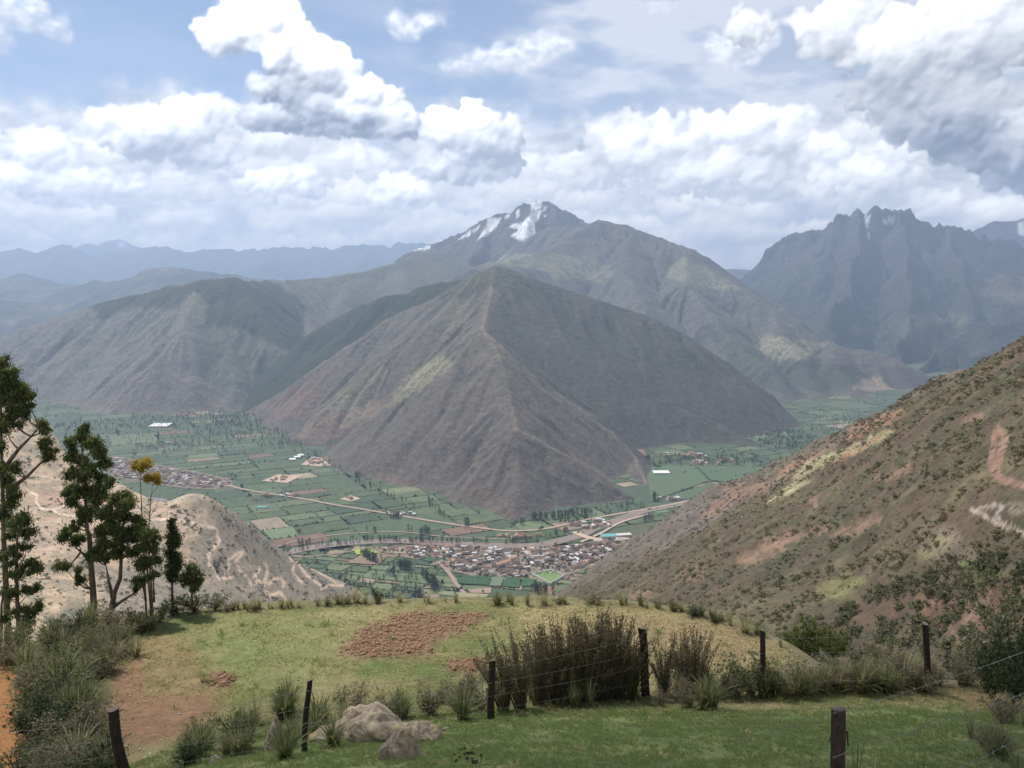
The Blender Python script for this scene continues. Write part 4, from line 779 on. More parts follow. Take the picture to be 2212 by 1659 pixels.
def col_l(X, Y, H, u, v):
    n = fbm(X / 130.0, Y / 130.0, 4, 94); m = fbm(X / 40.0, Y / 40.0, 5, 95); c = np.tile(RGB(.42, .305, .20), (len(X), 1))
    c = cmix(c, RGB(.29, .235, .16), sstep(m + n * .5, -.3, .4)); c = cmix(c, RGB(.50, .38, .265), .5 * sstep(-m + n * .3, .1, .5))
    def blob(poly, cc, a, s=4, w=7, ws=22): nonlocal c; c = cmix(c, cc, a * pmask(u, v, poly, s, w, ws))
    blob([(470, 1080), (510, 1105), (620, 1190), (760, 1270), (740, 1290), (640, 1270), (560, 1200), (500, 1130), (478, 1100)], RGB(.22, .20, .155), .8, 6, 5)
    blob([(100, 1340), (160, 1300), (200, 1320), (240, 1380), (180, 1420), (110, 1400)], RGB(.11, .115, .07), .7, 10, 14); blob([(100, 1220), (180, 1210), (260, 1230), (200, 1240), (110, 1240)], RGB(.10, .10, .075), .7, 8, 12); blob([(230, 1240), (330, 1220), (420, 1270), (520, 1295), (520, 1310), (220, 1330)], RGB(.17, .155, .125), .65, 10, 14)
    blob([(90, 1063), (160, 1065), (230, 1080), (200, 1120), (110, 1100)], RGB(.43, .28, .20), .75, 4, 5); blob([(330, 1100), (410, 1085), (440, 1130), (430, 1160), (340, 1150)], RGB(.40, .29, .22), .5, 6, 7); blob([(430, 1130), (520, 1125), (560, 1150), (550, 1180), (440, 1175)], RGB(.42, .29, .22), .7, 4, 5); blob([(340, 1055), (420, 1040), (440, 1075), (380, 1085), (340, 1080)], RGB(.35, .32, .25), .6, 4, 6); blob([(60, 1130), (200, 1110), (240, 1170), (150, 1200), (60, 1190)], RGB(.42, .30, .22), .5, 8, 12)
    blob([(420, 1180), (440, 1120), (520, 1110), (620, 1190), (770, 1280), (760, 1310), (400, 1310), (400, 1240)], RGB(.255, .215, .16), .8, 16, 10)
    wu = u + 1.6 * fbm(u / 9, v / 9, 2, 96); wv = v + 1.6 * fbm(u / 9 + 5, v / 9, 2, 97)
    for l, w in ZIGZAG:                                  # dirt roads cut into the slope
        d = linedist(wu, wv, L_(l)); c = cmix(c, RGB(.30, .25, .19), .6 * sstep(-d, -w * 1.2, -w * .7)); c = cmix(c, RGB(.64, .47, .33), sstep(-d, -w * .62, -w * .25))
    return c
M_L = terrain_mat("pale_scrub_slope", 22, 5, .8, 3.0, .28, speck=(8.5, .62, (.10, .10, .068)))
hillside("left_hill", ZL, CL, (-200, 880), 420, 640, 380, M_L, col_l)
M_RED = flat_mat("red_dirt", (.36, .205, .145), (.27, .15, .105), 2); M_GREYROAD = flat_mat("pale_gravel", (.40, .35, .27), (.30, .24, .18), 2)
# ------------------------------------------------------------------ foreground: grass slope, fence line, field
FA, FB = -8.35, -.10
EDGE = [(-500, 1500), (-100, 1450), (60, 1405), (200, 1372), (300, 1352), (330, 1345), (400, 1325), (600, 1310), (800, 1299), (1100, 1299), (1350, 1303), (1500, 1325), (1600, 1352), (1700, 1402), (1760, 1445), (1830, 1478), (1950, 1496), (2100, 1492), (2250, 1500), (2700, 1560)]
YE = crest_fun(EDGE, plane=(FA, 0, FB))
def z_f(X, Y, fine=True):
    X = np.asarray(X, float); Y = np.asarray(Y, float)
    p1 = -(2.12 + .434 * Y) - .13 * np.maximum(0, -X - .5); p2 = FA + FB * Y - .012 * np.maximum(0, -X - 6) ** 2 * 0
    k = .35; m = np.maximum(p1, p2); z = m + k * np.log1p(np.exp(-np.abs(p1 - p2) / k)) * .6
    a = X / np.maximum(Y, 1); d = Y - YE(a); z = z - np.where(d > 0, .45 * d * np.clip(d / 3.0, 0, 1) + .25 * np.maximum(d - 4, 0), 0)
    z = z + .10 * fbm(X / 2.6, Y / 2.6, 4, 101) + .12 * fbm(X / 9.0, Y / 9.0, 2, 102)
    if fine:
        u, v = pix(X, Y, z); c = pmask(u, v, PLOUGH[0], 8, 10, 30) + pmask(u, v, PLOUGH[1], 6, 8, 20) + pmask(u, v, PLOUGH[2], 6, 6, 20)
        z = z + c * (.07 * ridged(X / .34, Y / .34, 2, 103) + .05) + .02 * fbm(X / .3, Y / .3, 2, 104)
    return z
PLOUGH = [[(735, 1403), (762, 1383), (812, 1346), (879, 1327), (946, 1323), (1061, 1328), (1044, 1343), (993, 1366), (946, 1387), (926, 1413), (879, 1420), (778, 1423), (745, 1413)], [(953, 1440), (997, 1427), (1047, 1423), (1057, 1440), (1030, 1454), (987, 1454)], [(430, 1475), (480, 1455), (510, 1465), (480, 1485)]]
def col_f(X, Y, H, u, v):
    n = fbm(X / 3.2, Y / 3.2, 4, 111); m = fbm(X / .9, Y / .9, 4, 112); k = fbm(X / 8.0, Y / 8.0, 3, 113)
    c = np.tile(RGB(.165, .165, .065), (len(X), 1)); c = cmix(c, RGB(.235, .210, .10), sstep(n + k * .4, -.2, .45)); c = cmix(c, RGB(.10, .15, .045), .7 * sstep(-n + m * .4, .0, .5))
    def blob(poly, cc, a, s=6, w=14, ws=30): nonlocal c; c = cmix(c, cc, a * pmask(u, v, poly, s, w, ws))
    blob([(450, 1330), (700, 1330), (760, 1400), (700, 1480), (560, 1520), (470, 1500), (440, 1440)], RGB(.205, .22, .085), .55, 40, 25, 60)
    blob([(1100, 1300), (1500, 1320), (1740, 1430), (1700, 1520), (1500, 1500), (1150, 1420)], RGB(.34, .28, .145), .85, 40, 30, 50); blob([(1330, 1330), (1600, 1340), (1700, 1400), (1600, 1420), (1400, 1390)], RGB(.30, .20, .12), .55, 25, 25, 40)
    blob([(250, 1400), (330, 1370), (420, 1390), (440, 1450), (500, 1500), (450, 1590), (250, 1640), (200, 1560), (240, 1470)], RGB(.235, .165, .085), .75, 25, 25, 40); blob([(240, 1440), (300, 1430), (320, 1500), (460, 1500), (420, 1600), (230, 1600)], RGB(.25, .14, .085), .75, 14, 22, 35)
    blob([(560, 1335), (900, 1320), (900, 1332), (600, 1345)], RGB(.29, .26, .13), .4, 8, 9)
    for p in PLOUGH: blob(p, RGB(.22, .135, .085), .8, 14, 24, 22)
    blob([(-200, 1440), (20, 1430), (48, 1470), (58, 1560), (40, 1640), (0, 1700), (-300, 1700)], RGB(.40, .185, .075), .95, 8, 10)
    near = sstep(-(Y - 17.2 + .10 * X * 0), -.7, .4) * sstep(X, -7.5, -4.5)
    g = cmix(cmix(np.tile(RGB(.125, .180, .054), (len(X), 1)), RGB(.215, .235, .090), sstep(m + n, -.2, .6)), RGB(.14, .125, .065), .6 * sstep(-n + m * .5, .05, .5))
    c = cmix(c, g, near); blob([(2050, 1495), (2180, 1490), (2230, 1530), (2100, 1535)], RGB(.30, .20, .11), .7, 8, 10)
    veg = sstep(Y - YE(X / np.maximum(Y, 1)), -.8, .6); c = cmix(c, RGB(.17, .15, .085), .8 * veg)
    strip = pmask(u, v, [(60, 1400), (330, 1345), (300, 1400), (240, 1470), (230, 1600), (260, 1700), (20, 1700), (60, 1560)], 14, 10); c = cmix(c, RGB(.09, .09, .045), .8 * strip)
    return c
def fore_mat():
    m, t, b, o = new_mat("turf"); tc = t.new('ShaderNodeTexCoord'); co = tc.outputs['Object']; at = t.new('ShaderNodeAttribute'); at.attribute_name = 'Col'
    n1 = t.noise(co, 2.2, 6, .7); n2 = t.noise(co, 14.0, 5, .7); n3 = t.noise(co, 60.0, 3, .6)
    f = t.m('ADD', t.ramp(n1, .3, .7, .72, 1.25, smooth=False), t.ramp(n2, .3, .7, -.28, .28, smooth=False)); f = t.m('ADD', f, t.ramp(n3, .3, .7, -.12, .12, smooth=False))
    t.put(b.inputs['Base Color'], t.mulc(at.outputs['Color'], f)); t.put(b.inputs['Normal'], t.bump(t.m('ADD', n2, t.m('MULTIPLY', n3, .4)), 1.0, .05)); return m
M_TURF = fore_mat()
hillside("grass_field", z_f, YE, (-350, 2560), 4.0, 560, 470, M_TURF, col_f)
def G(u, v): return hit(z_f, u, v, 4.0, 60.0)
def gz(x, y): return float(z_f(np.array([x]), np.array([y]))[0])
# ------------------------------------------------------------------ plant materials and builders
def leaf_mat(name, c1, c2, tr=.25, s=1.2, rough=.6):
    m, t, b, o = new_mat(name); g = t.new('ShaderNodeNewGeometry'); tc = t.new('ShaderNodeTexCoord')
    n = t.noise(tc.outputs['Object'], s, 3, .6); r = g.outputs['Random Per Island']
    f = t.m('ADD', t.m('MULTIPLY', r, .6), t.m('MULTIPLY', t.ramp(n, .3, .7), .4)); c = t.mix(f, c1, c2)
    t.put(b.inputs['Base Color'], c); b.inputs['Roughness'].default_value = rough; b.inputs['Specular IOR Level'].default_value = .25
    if tr:
        tl = t.new('ShaderNodeBsdfTranslucent'); t.put(tl.inputs[0], t.mulc(c, 1.25)); mx = t.new('ShaderNodeMixShader'); mx.inputs[0].default_value = tr
        t.l.new(b.outputs[0], mx.inputs[1]); t.l.new(tl.outputs[0], mx.inputs[2]); t.l.new(mx.outputs[0], o.inputs[0])
    return m
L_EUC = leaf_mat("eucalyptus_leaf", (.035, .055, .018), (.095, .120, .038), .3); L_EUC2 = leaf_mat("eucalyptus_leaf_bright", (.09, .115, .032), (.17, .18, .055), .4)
L_YEL = leaf_mat("yellow_leaf", (.30, .22, .04), (.46, .34, .07), .35); L_DARK = leaf_mat("dark_leaf", (.028, .042, .018), (.065, .088, .034), .3)
L_FAR = leaf_mat("distant_tree_leaf", (.030, .048, .026), (.055, .080, .040), 0, .1, .9); L_HEDGE = leaf_mat("hedge_leaf", (.052, .078, .040), (.090, .122, .060), 0, .1, .9)
L_SCR = leaf_mat("scrub_leaf", (.135, .115, .070), (.215, .18, .11), .35, .3, .9); L_SCR2 = leaf_mat("green_scrub_leaf", (.100, .105, .055), (.170, .170, .085), .35, .3, .9)
B_GRN = leaf_mat("grass_blade_green", (.065, .095, .028), (.13, .17, .06), .3, 3); B_PALE = leaf_mat("grass_blade_pale", (.30, .27, .14), (.52, .46, .27), .4, 3); B_OLV = leaf_mat("grass_blade_olive", (.13, .14, .06), (.27, .26, .12), .4, 3)
B_BRN = leaf_mat("dry_stalk", (.08, .066, .038), (.20, .165, .09), .25, 3); B_BUSH = leaf_mat("bush_leaf", (.085, .098, .040), (.185, .190, .085), .35, 3); B_GREY = leaf_mat("grey_bush_leaf", (.14, .12, .075), (.27, .235, .15), .35, 3); B_SHORT = leaf_mat("short_grass", (.22, .225, .08), (.36, .34, .14), .6, 3); B_STRAW = leaf_mat("straw", (.30, .24, .12), (.50, .40, .22), .2, 3); B_DKG = leaf_mat("short_grass_dark", (.14, .20, .055), (.25, .285, .10), .5, 3)
def bark_mat(name, c1, c2, sc=8, st=1.0):
    m, t, b, o = new_mat(name); tc = t.new('ShaderNodeTexCoord'); mp = t.v('MULTIPLY', tc.outputs['Object'], (1, 1, .25)); n = t.noise(mp, sc, 6, .7); n2 = t.noise(mp, sc * 5, 4, .7)
    t.put(b.inputs['Base Color'], t.mix(t.ramp(t.m('ADD', t.m('MULTIPLY', n, .7), t.m('MULTIPLY', n2, .3)), .35, .65), c1, c2)); t.put(b.inputs['Normal'], t.bump(t.m('ADD', n, n2), st, .02)); return m
BARK = bark_mat("eucalyptus_bark", (.065, .045, .032), (.17, .135, .10)); POSTW = bark_mat("weathered_post_wood", (.035, .024, .018), (.095, .068, .050), 22); POSTTOP = bark_mat("post_end_grain", (.16, .135, .11), (.30, .26, .22), 40); POSTD = bark_mat("dark_post_wood", (.022, .016, .013), (.060, .043, .033), 22)

def rot_to(d, up=(0, 0, 1)):
    z = Vector(d).normalized(); a = z.cross(Vector(up));
    if a.length < 1e-3: a = Vector((1, 0, 0))
    a.normalize(); return a, z.cross(a)
def leaf_cloud(centers, radii, counts, size, rs, droop=.6, aspect=.3, squash=.8, mats=None):
    """numpy quads: many small leaves inside clumps. returns V, F, matidx"""
    C = np.repeat(centers, counts, 0); R = np.repeat(radii, counts); n = len(C)
    d = rs.normal(size=(n, 3)); d /= np.linalg.norm(d, axis=1)[:, None]; q = np.abs(rs.normal(size=n)) * .62
    p = C + d * (R * q)[:, None] * np.array([1, 1, squash])
    ax = rs.normal(size=(n, 3)); ax[:, 2] -= droop * 2; ax /= np.linalg.norm(ax, axis=1)[:, None]
    b = np.cross(ax, rs.normal(size=(n, 3))); b /= np.linalg.norm(b, axis=1)[:, None] + 1e-9
    L = (size * rs.uniform(.6, 1.35, n))[:, None]; Wd = L * aspect
    V = np.stack([p - ax * L * .5, p + b * Wd * .5, p + ax * L * .5, p - b * Wd * .5], 1).reshape(-1, 3)
    Fq = np.arange(n * 4).reshape(n, 4); return V, Fq, d[:, 2]
def leafball(name, mat, n, size, shape=(1, 1, 1), seed=1, lumps=5):
    rs = np.random.default_rng(seed); cs = rs.normal(size=(lumps, 3)) * .38; cs[:, 2] = np.abs(cs[:, 2]) * .9 + .3
    V, Fq, _ = leaf_cloud(cs, np.full(lumps, .55), np.full(lumps, n // lumps), size, rs, 0.2, .75); V = V * np.array(shape); V[:, 2] = np.maximum(V[:, 2], -.02)
    return mesh_np(name, V, Fq, [mat], smooth=False)
def column_tree(name, mat, n, size, seed=1, w=.30):
    rs = np.random.default_rng(seed); k = 9; z = np.linspace(.22, .92, k); cs = np.stack([rs.normal(size=k) * .06, rs.normal(size=k) * .06, z], 1); r = w * (.55 + .6 * np.sin(z * 3.0)) * rs.uniform(.75, 1.15, k) * .6
    V, Fq, _ = leaf_cloud(cs, r, np.full(k, n // k), size, rs, .2, .7, 1.1); return mesh_np(name, V, Fq, [mat], smooth=False)
def trunk_me(name, h=1.0, r=.02):
    mb = MB(); mb.tube([(0, 0, -.04), (.01, 0, .4), (0, .01, h)], [r, r * .7, r * .3], 5); return mb.mesh(name, [BARK])

def scatter(name, pts, sc, src, rz=None, label=None, tilt=None):
    """one object that places copies of src on many points (stuff)"""
    pts = np.asarray(pts, np.float32); n = len(pts); me = bpy.data.meshes.new(name); me.vertices.add(n); me.vertices.foreach_set('co', pts.ravel())
    a = me.attributes.new('sc', 'FLOAT_VECTOR', 'POINT'); s3 = np.asarray(sc, np.float32); s3 = np.repeat(s3[:, None], 3, 1) if s3.ndim == 1 else s3; a.data.foreach_set('vector', s3.ravel())
    r = np.zeros((n, 3), np.float32); r[:, 2] = RNG.uniform(0, 6.283, n) if rz is None else rz
    if tilt: r[:, 0] = RNG.normal(0, tilt, n); r[:, 1] = RNG.normal(0, tilt, n)
    a = me.attributes.new('rt', 'FLOAT_VECTOR', 'POINT'); a.data.foreach_set('vector', r.ravel()); me.update()
    o = link(name, me); g = bpy.data.node_groups.new(name + "_scatter", 'GeometryNodeTree')
    g.interface.new_socket('Geometry', in_out='INPUT', socket_type='NodeSocketGeometry'); g.interface.new_socket('Geometry', in_out='OUTPUT', socket_type='NodeSocketGeometry')
    N = g.nodes; i = N.new('NodeGroupInput'); out = N.new('NodeGroupOutput'); ip = N.new('GeometryNodeInstanceOnPoints'); oi = N.new('GeometryNodeObjectInfo'); oi.inputs['Object'].default_value = src; oi.transform_space = 'ORIGINAL'; oi.inputs['As Instance'].default_value = True
    def na(nm):
        q = N.new('GeometryNodeInputNamedAttribute'); q.data_type = 'FLOAT_VECTOR'; q.inputs['Name'].default_value = nm; return q.outputs['Attribute']
    g.links.new(i.outputs[0], ip.inputs['Points']); g.links.new(oi.outputs['Geometry'], ip.inputs['Instance']); g.links.new(na('sc'), ip.inputs['Scale']); g.links.new(na('rt'), ip.inputs['Rotation']); g.links.new(ip.outputs[0], out.inputs[0])
    md = o.modifiers.new('scatter', 'NODES'); md.node_group = g; tag(o, label, kind='stuff'); return o

# ------------------------------------------------------------------ houses of the valley
def roof_mat(n, c): return flat_mat(n, c, tuple(x * .7 for x in c), 2.5, .8)
R_BROWN = roof_mat("brown_tile_roof", (.22, .165, .135)); R_ORANGE = roof_mat("orange_tile_roof", (.46, .26, .17)); R_TIN = roof_mat("tin_roof", (.60, .59, .58)); R_GREY = roof_mat("grey_roof", (.30, .28, .26)); R_DK = roof_mat("dark_tile_roof", (.15, .105, .085)); R_RED = roof_mat("red_tile_roof", (.32, .19, .14)); R_WHITE = roof_mat("white_roof", (.80, .80, .78)); R_TURQ = roof_mat("turquoise_roof", (.17, .40, .37)); W_PALE = flat_mat("pale_house_wall", (.50, .42, .34), (.38, .31, .25), 3); W_ADOBE = flat_mat("adobe_wall", (.30, .20, .145), (.24, .16, .11), 3); GLASSD = flat_mat("dark_window", (.03, .035, .04), None, 3, .3)
def house_mesh(name, w, d, h, rh, wall, roof, flat=False):
    mb = MB(); x, y = w / 2, d / 2; o = .5
    mb.add([(-x, -y, -2), (x, -y, -2), (x, y, -2), (-x, y, -2), (-x, -y, h), (x, -y, h), (x, y, h), (-x, y, h)], [(0, 1, 5, 4), (1, 2, 6, 5), (2, 3, 7, 6), (3, 0, 4, 7)], 0)
    if flat: mb.add([(-x - .2, -y - .2, h), (x + .2, -y - .2, h), (x + .2, y + .2, h + rh * .4), (-x - .2, y + .2, h + rh * .4), (-x - .2, -y - .2, h + .25), (x + .2, -y - .2, h + .25), (x + .2, y + .2, h + rh * .4 + .25), (-x - .2, y + .2, h + rh * .4 + .25)], [(4, 5, 6, 7), (0, 1, 5, 4), (1, 2, 6, 5), (2, 3, 7, 6), (3, 0, 4, 7)], 1)
    else:
        mb.add([(-x, -y, h), (-x, y, h), (-x, 0, h + rh), (x, -y, h), (x, y, h), (x, 0, h + rh)], [(0, 2, 1), (3, 4, 5)], 0)
        mb.add([(-x - o, -y - o, h - .3), (x + o, -y - o, h - .3), (x + o, 0, h + rh + .15), (-x - o, 0, h + rh + .15), (-x - o, y + o, h - .3), (x + o, y + o, h - .3)], [(0, 1, 2, 3), (3, 2, 5, 4)], 1)
        mb.add([(-x - o, -y - o, h - .5), (x + o, -y - o, h - .5), (x + o, 0, h + rh - .05), (-x - o, 0, h + rh - .05), (-x - o, y + o, h - .5), (x + o, y + o, h - .5)], [(3, 2, 1, 0), (4, 5, 2, 3)], 1)
    for k in (-.28, .28):
        mb.add([(w * k - .6, -y - .03, 1.0), (w * k + .6, -y - .03, 1.0), (w * k + .6, -y - .03, 2.2), (w * k - .6, -y - .03, 2.2)], [(0, 1, 2, 3)], 2)
    return mb.mesh(name, [wall, roof, GLASSD])
HM = {'brown': [house_mesh('house', 11, 7, 4.2, 2.4, W_ADOBE, R_BROWN), house_mesh('house', 14, 7.5, 5.6, 2.5, W_PALE, R_BROWN)], 'dark': [house_mesh('house', 12, 7, 4.5, 2.5, W_ADOBE, R_DK)], 'tin': [house_mesh('house', 11, 8, 3.6, 1.2, W_PALE, R_TIN, True), house_mesh('house', 14, 7, 5.0, 1.6, W_PALE, R_TIN)],
      'grey': [house_mesh('house', 10, 8, 5.2, 1, W_PALE, R_GREY, True)], 'orange': [house_mesh('house', 13, 8, 5.0, 2.6, W_PALE, R_ORANGE)], 'red': [house_mesh('house', 14, 8, 4.5, 2.6, W_PALE, R_RED)]}
DESC = {'brown': 'adobe house with brown tiled roof', 'dark': 'house with dark tiled roof', 'tin': 'small house with pale tin roof', 'grey': 'flat grey roofed block house', 'orange': 'house with bright orange tiled roof', 'red': 'long house with red tiled roof'}
TLM = [(1170, 1250, 'the bright football pitch'), (1085, 1222, 'the long orange hall'), (1315, 1163, 'the turquoise hall'), (985, 1225, 'the pale river bed road'), (865, 1192, 'the bare gravel flat'), (1230, 1170, 'the river bend'), (1140, 1195, 'the riverside'), (1010, 1190, 'the left riverside')]
HLM = [(1670, 1190, 'the long red soil scar'), (1850, 1145, 'the second red soil scar'), (2158, 980, 'the wide red track'), (2150, 1120, 'the pale gravel bend'), (2115, 1230, 'the small green patch'), (2100, 1330, 'the bare pinkish fan'), (1900, 1320, 'the shaded red gully'), (1770, 1270, 'the yellowish grass ridge'), (1500, 1245, 'the lowest red scar'), (1980, 1020, 'the orange upper scar'), (2050, 1190, 'the whitish rocky patch'), (1700, 1380, 'the gully by the field'), (2000, 1420, 'the top of the sixth post'), (2180, 1400, 'the dark edge bushes')]
def near(x, y, z, lm):
    u, v = pix(np.array([x]), np.array([y]), np.array([z])); u, v = float(u[0]), float(v[0]); m = min(lm, key=lambda q: math.hypot(u - q[0], v - q[1])); du, dv = u - m[0], v - m[1]; d = math.hypot(du, dv)
    far = 'just ' if d < 28 else ('' if d < 75 else 'far '); k = (('right of' if du > 0 else 'left of') if abs(du) > 2.2 * abs(dv) else (('below' if dv > 0 else 'above') if abs(dv) > 2.2 * abs(du) else (('below' if dv > 0 else 'above') + (' and right of' if du > 0 else ' and left of'))))
    return far + k + ' ' + m[2]
def town(poly, ang, step, n_ind, where, seed, weights, skip=.12, z=1.2, holes=()):
    rs = random.Random(seed); ca, sa = math.cos(ang), math.sin(ang); px_ = [p[0] for p in poly]; py_ = [p[1] for p in poly]; cx, cy = sum(px_) / len(px_), sum(py_) / len(py_); R = 900; spots = []
    gx = np.arange(-R, R, step[0]); gy = np.arange(-R, R, step[1]); A, B = np.meshgrid(gx, gy); A = A.ravel(); B = B.ravel()
    X = cx + A * ca - B * sa; Y = cy + A * sa + B * ca; ins = polysd(X, Y, poly) < -3
    for h in holes: ins &= polysd(X, Y, h) > 8
    for k in np.where(ins)[0]:
        if rs.random() < skip or (int(round(A[k] / step[0])) % 7 == 3) : continue
        spots.append((X[k] + rs.uniform(-2.2, 2.2), Y[k] + rs.uniform(-2.2, 2.2), ang + rs.choice((0, math.pi / 2, 0, math.pi)) + rs.uniform(-.1, .1), rs.choices(list(weights), list(weights.values()))[0], rs.uniform(.75, 1.25)))
    spots.sort(key=lambda s: s[1]); V = {}; 
    for i, (x, y, a, kind, s) in enumerate(spots):
        me = rs.choice(HM[kind])
        if i < n_ind:
            o = link('house', me, loc=(x, y, FLOOR + z), rotz=a, scale=s); tag(o, DESC[kind] + ' ' + near(x, y, FLOOR, TLM), 'house', DESC[kind].replace('house', 'houses', 1) + ' ' + where)
        else: V.setdefault(me.name, (me, []))[1].append((x, y, a, s))
    vs, fs, ms, mats, off = [], [], [], [], 0
    for me, L in V.values():
        co = np.zeros(len(me.vertices) * 3, np.float32); me.vertices.foreach_get('co', co); co = co.reshape(-1, 3); base = len(mats); mats += list(me.materials)
        for (x, y, a, s) in L:
            c, q = math.cos(a) * s, math.sin(a) * s; vs.append(np.stack([x + co[:, 0] * c - co[:, 1] * q, y + co[:, 0] * q + co[:, 1] * c, FLOOR + z + co[:, 2] * s], 1))
            for p in me.polygons: fs.append(tuple(i + off for i in p.vertices)); ms.append(base + p.material_index)
            off += len(co)
    if vs:
        m2 = bpy.data.meshes.new('distant_houses'); m2.from_pydata(np.concatenate(vs).tolist(), [], fs); [m2.materials.append(m) for m in mats]; m2.polygons.foreach_set('material_index', ms); m2.update()
        tag(link('distant_houses', m2), 'mass of small distant houses ' + where, kind='stuff')
    return spots
WT = {'brown': 5, 'dark': 4, 'tin': 3.2, 'grey': 2, 'orange': .9, 'red': 1.1}
pitch_hole = W([(1120, 1236), (1195, 1226), (1240, 1250), (1190, 1275)])
S1 = town(TOWN, .32, (13.5, 11.5), 170, 'in the valley town below the field', 31, WT, .16, holes=(pitch_hole,))
town(TOWN2, .15, (15, 15), 0, 'in the village behind the left trees', 32, {'brown': 4, 'dark': 4, 'tin': 4, 'grey': 2, 'orange': .6, 'red': 1.5}, .1)
def cluster(px, n, spread, kinds, where, seed):
    rs = random.Random(seed); x, y, _ = on_z(*px)
    for i in range(n):
        k = rs.choice(kinds); o = link('house', rs.choice(HM[k]), loc=(x + rs.uniform(-1, 1) * spread[0], y + rs.uniform(-1, 1) * spread[1], FLOOR + 2.6), rotz=rs.choice((.1, 1.67)) + rs.uniform(-.15, .15), scale=rs.uniform(.8, 1.5))
        tag(o, DESC[k] + ' ' + where, 'house', 'farm buildings ' + where)
cluster((700, 997), 22, (75, 55), ['orange', 'red', 'tin', 'orange'], 'in the compound at the mountain foot', 41); cluster((605, 1036), 7, (28, 22), ['orange', 'red'], 'on the bare square in the green fields', 42); cluster((757, 1078), 3, (10, 9), ['orange'], 'on the small bare yard by the road', 43)
cluster((600, 1072), 12, (70, 12), ['tin', 'red', 'brown'], 'along the straight valley road', 44); cluster((860, 1112), 10, (60, 16), ['tin', 'red', 'tin'], 'beside the road bend', 45); cluster((1120, 1162), 12, (60, 14), ['orange', 'red', 'orange'], 'across the river from the town', 46)
cluster((1480, 985), 14, (90, 30), ['orange', 'tin'], 'beyond the right hand fields', 47); cluster((1550, 1000), 12, (110, 30), ['tin', 'red', 'orange'], 'among trees behind the right green field', 48); cluster((1270, 1135), 20, (70, 40), ['tin', 'brown', 'red'], 'between the river and the road', 49); cluster((345, 962), 8, (70, 40), ['tin', 'red'], 'at the far end of the valley', 50); cluster((1440, 1080), 8, (40, 14), ['tin', 'brown'], 'by the road bridge on the right', 51)
def hall(px, w, d, h, ang, wall, roof, label, flat=False):
    x, y, z = on_z(*px); o = link('large_hall', house_mesh('large_hall', w, d, h, d * .18, wall, roof, flat), loc=(x, y, FLOOR + 1.8), rotz=ang); tag(o, label, 'building')
hall((1085, 1222), 48, 16, 8, .75, W_PALE, R_ORANGE, 'long hall with orange roof in the middle of the valley town'); hall((1105, 1212), 30, 14, 8, .75, W_PALE, R_ORANGE, 'shorter orange roofed hall just behind the long orange hall')
hall((1428, 1024), 62, 34, 6, .02, W_PALE, R_WHITE, 'large white roofed shed on the green field right of the pyramid mountain', True); hall((1315, 1163), 46, 22, 7, .1, W_PALE, R_TURQ, 'turquoise roofed hall near the river bend', True); hall((347, 922), 95, 70, 7, 0, W_PALE, R_WHITE, 'white roofed shed at the far left end of the valley', True)
hall((567, 1097), 34, 14, 1.6, 0, W_PALE, R_TURQ, 'turquoise covered pool among the green fields', True); hall((1345, 1160), 50, 16, 6, .2, W_PALE, R_TIN, 'long pale roofed market hall at the right end of town', True)
for k, (u, v) in enumerate(((632, 995), (642, 990), (650, 986))): hall((u, v), 26, 22, 5, .2, W_PALE, R_WHITE, ('leftmost', 'middle', 'rightmost')[k] + ' of three pale greenhouses left of the orange compound', True)

# ------------------------------------------------------------------ trees of the valley
FT_ = [column_tree('crown', L_FAR, 170, .085, s, w) for s, w in ((1, .34), (2, .28), (3, .42))]; FTR = trunk_me('trunk', .6, .012)
BALL = [leafball('bush', L_HEDGE, 70, .5, (1, 1, .9), s) for s in (4, 5)]
vt = {'n': 0}
def vtree(x, y, h, label, group, z=FLOOR, rnd=False):
    if vt['n'] >= 290: return
    vt['n'] += 1; o = link('eucalyptus_tree', None, loc=(x, y, z), rotz=random.uniform(0, 6), scale=h); tag(o, label, 'tree', group)
    link('crown', random.choice(FT_), o, scale=(1.5, 1.5, 1) if rnd else (1, 1, 1)); link('trunk', FTR, o)
q2 = (.38, 600, 900); q3 = (.38, 1300, 900)
def Q(l, q): return [((a * q[0] + q[1]) * .8848, (b * q[0] + q[2]) * .8848) for a, b in l]
def trow(l, q, n, h, label, group, jit=6, rnd=False):
    pts = [on_z(u, v) for u, v in Q(l, q)]; seg = [math.dist(a[:2], b[:2]) for a, b in zip(pts[:-1], pts[1:])]; T = sum(seg)
    for i in range(n):
        s = T * (i + random.uniform(.1, .9)) / n; k = 0
        while k < len(seg) - 1 and s > seg[k]: s -= seg[k]; k += 1
        t = s / max(seg[k], 1e-6); x = pts[k][0] + (pts[k + 1][0] - pts[k][0]) * t + random.gauss(0, jit); y = pts[k][1] + (pts[k + 1][1] - pts[k][1]) * t + random.gauss(0, jit * .8)
        vtree(x, y, h * random.uniform(.75, 1.2), label, group, rnd=rnd)
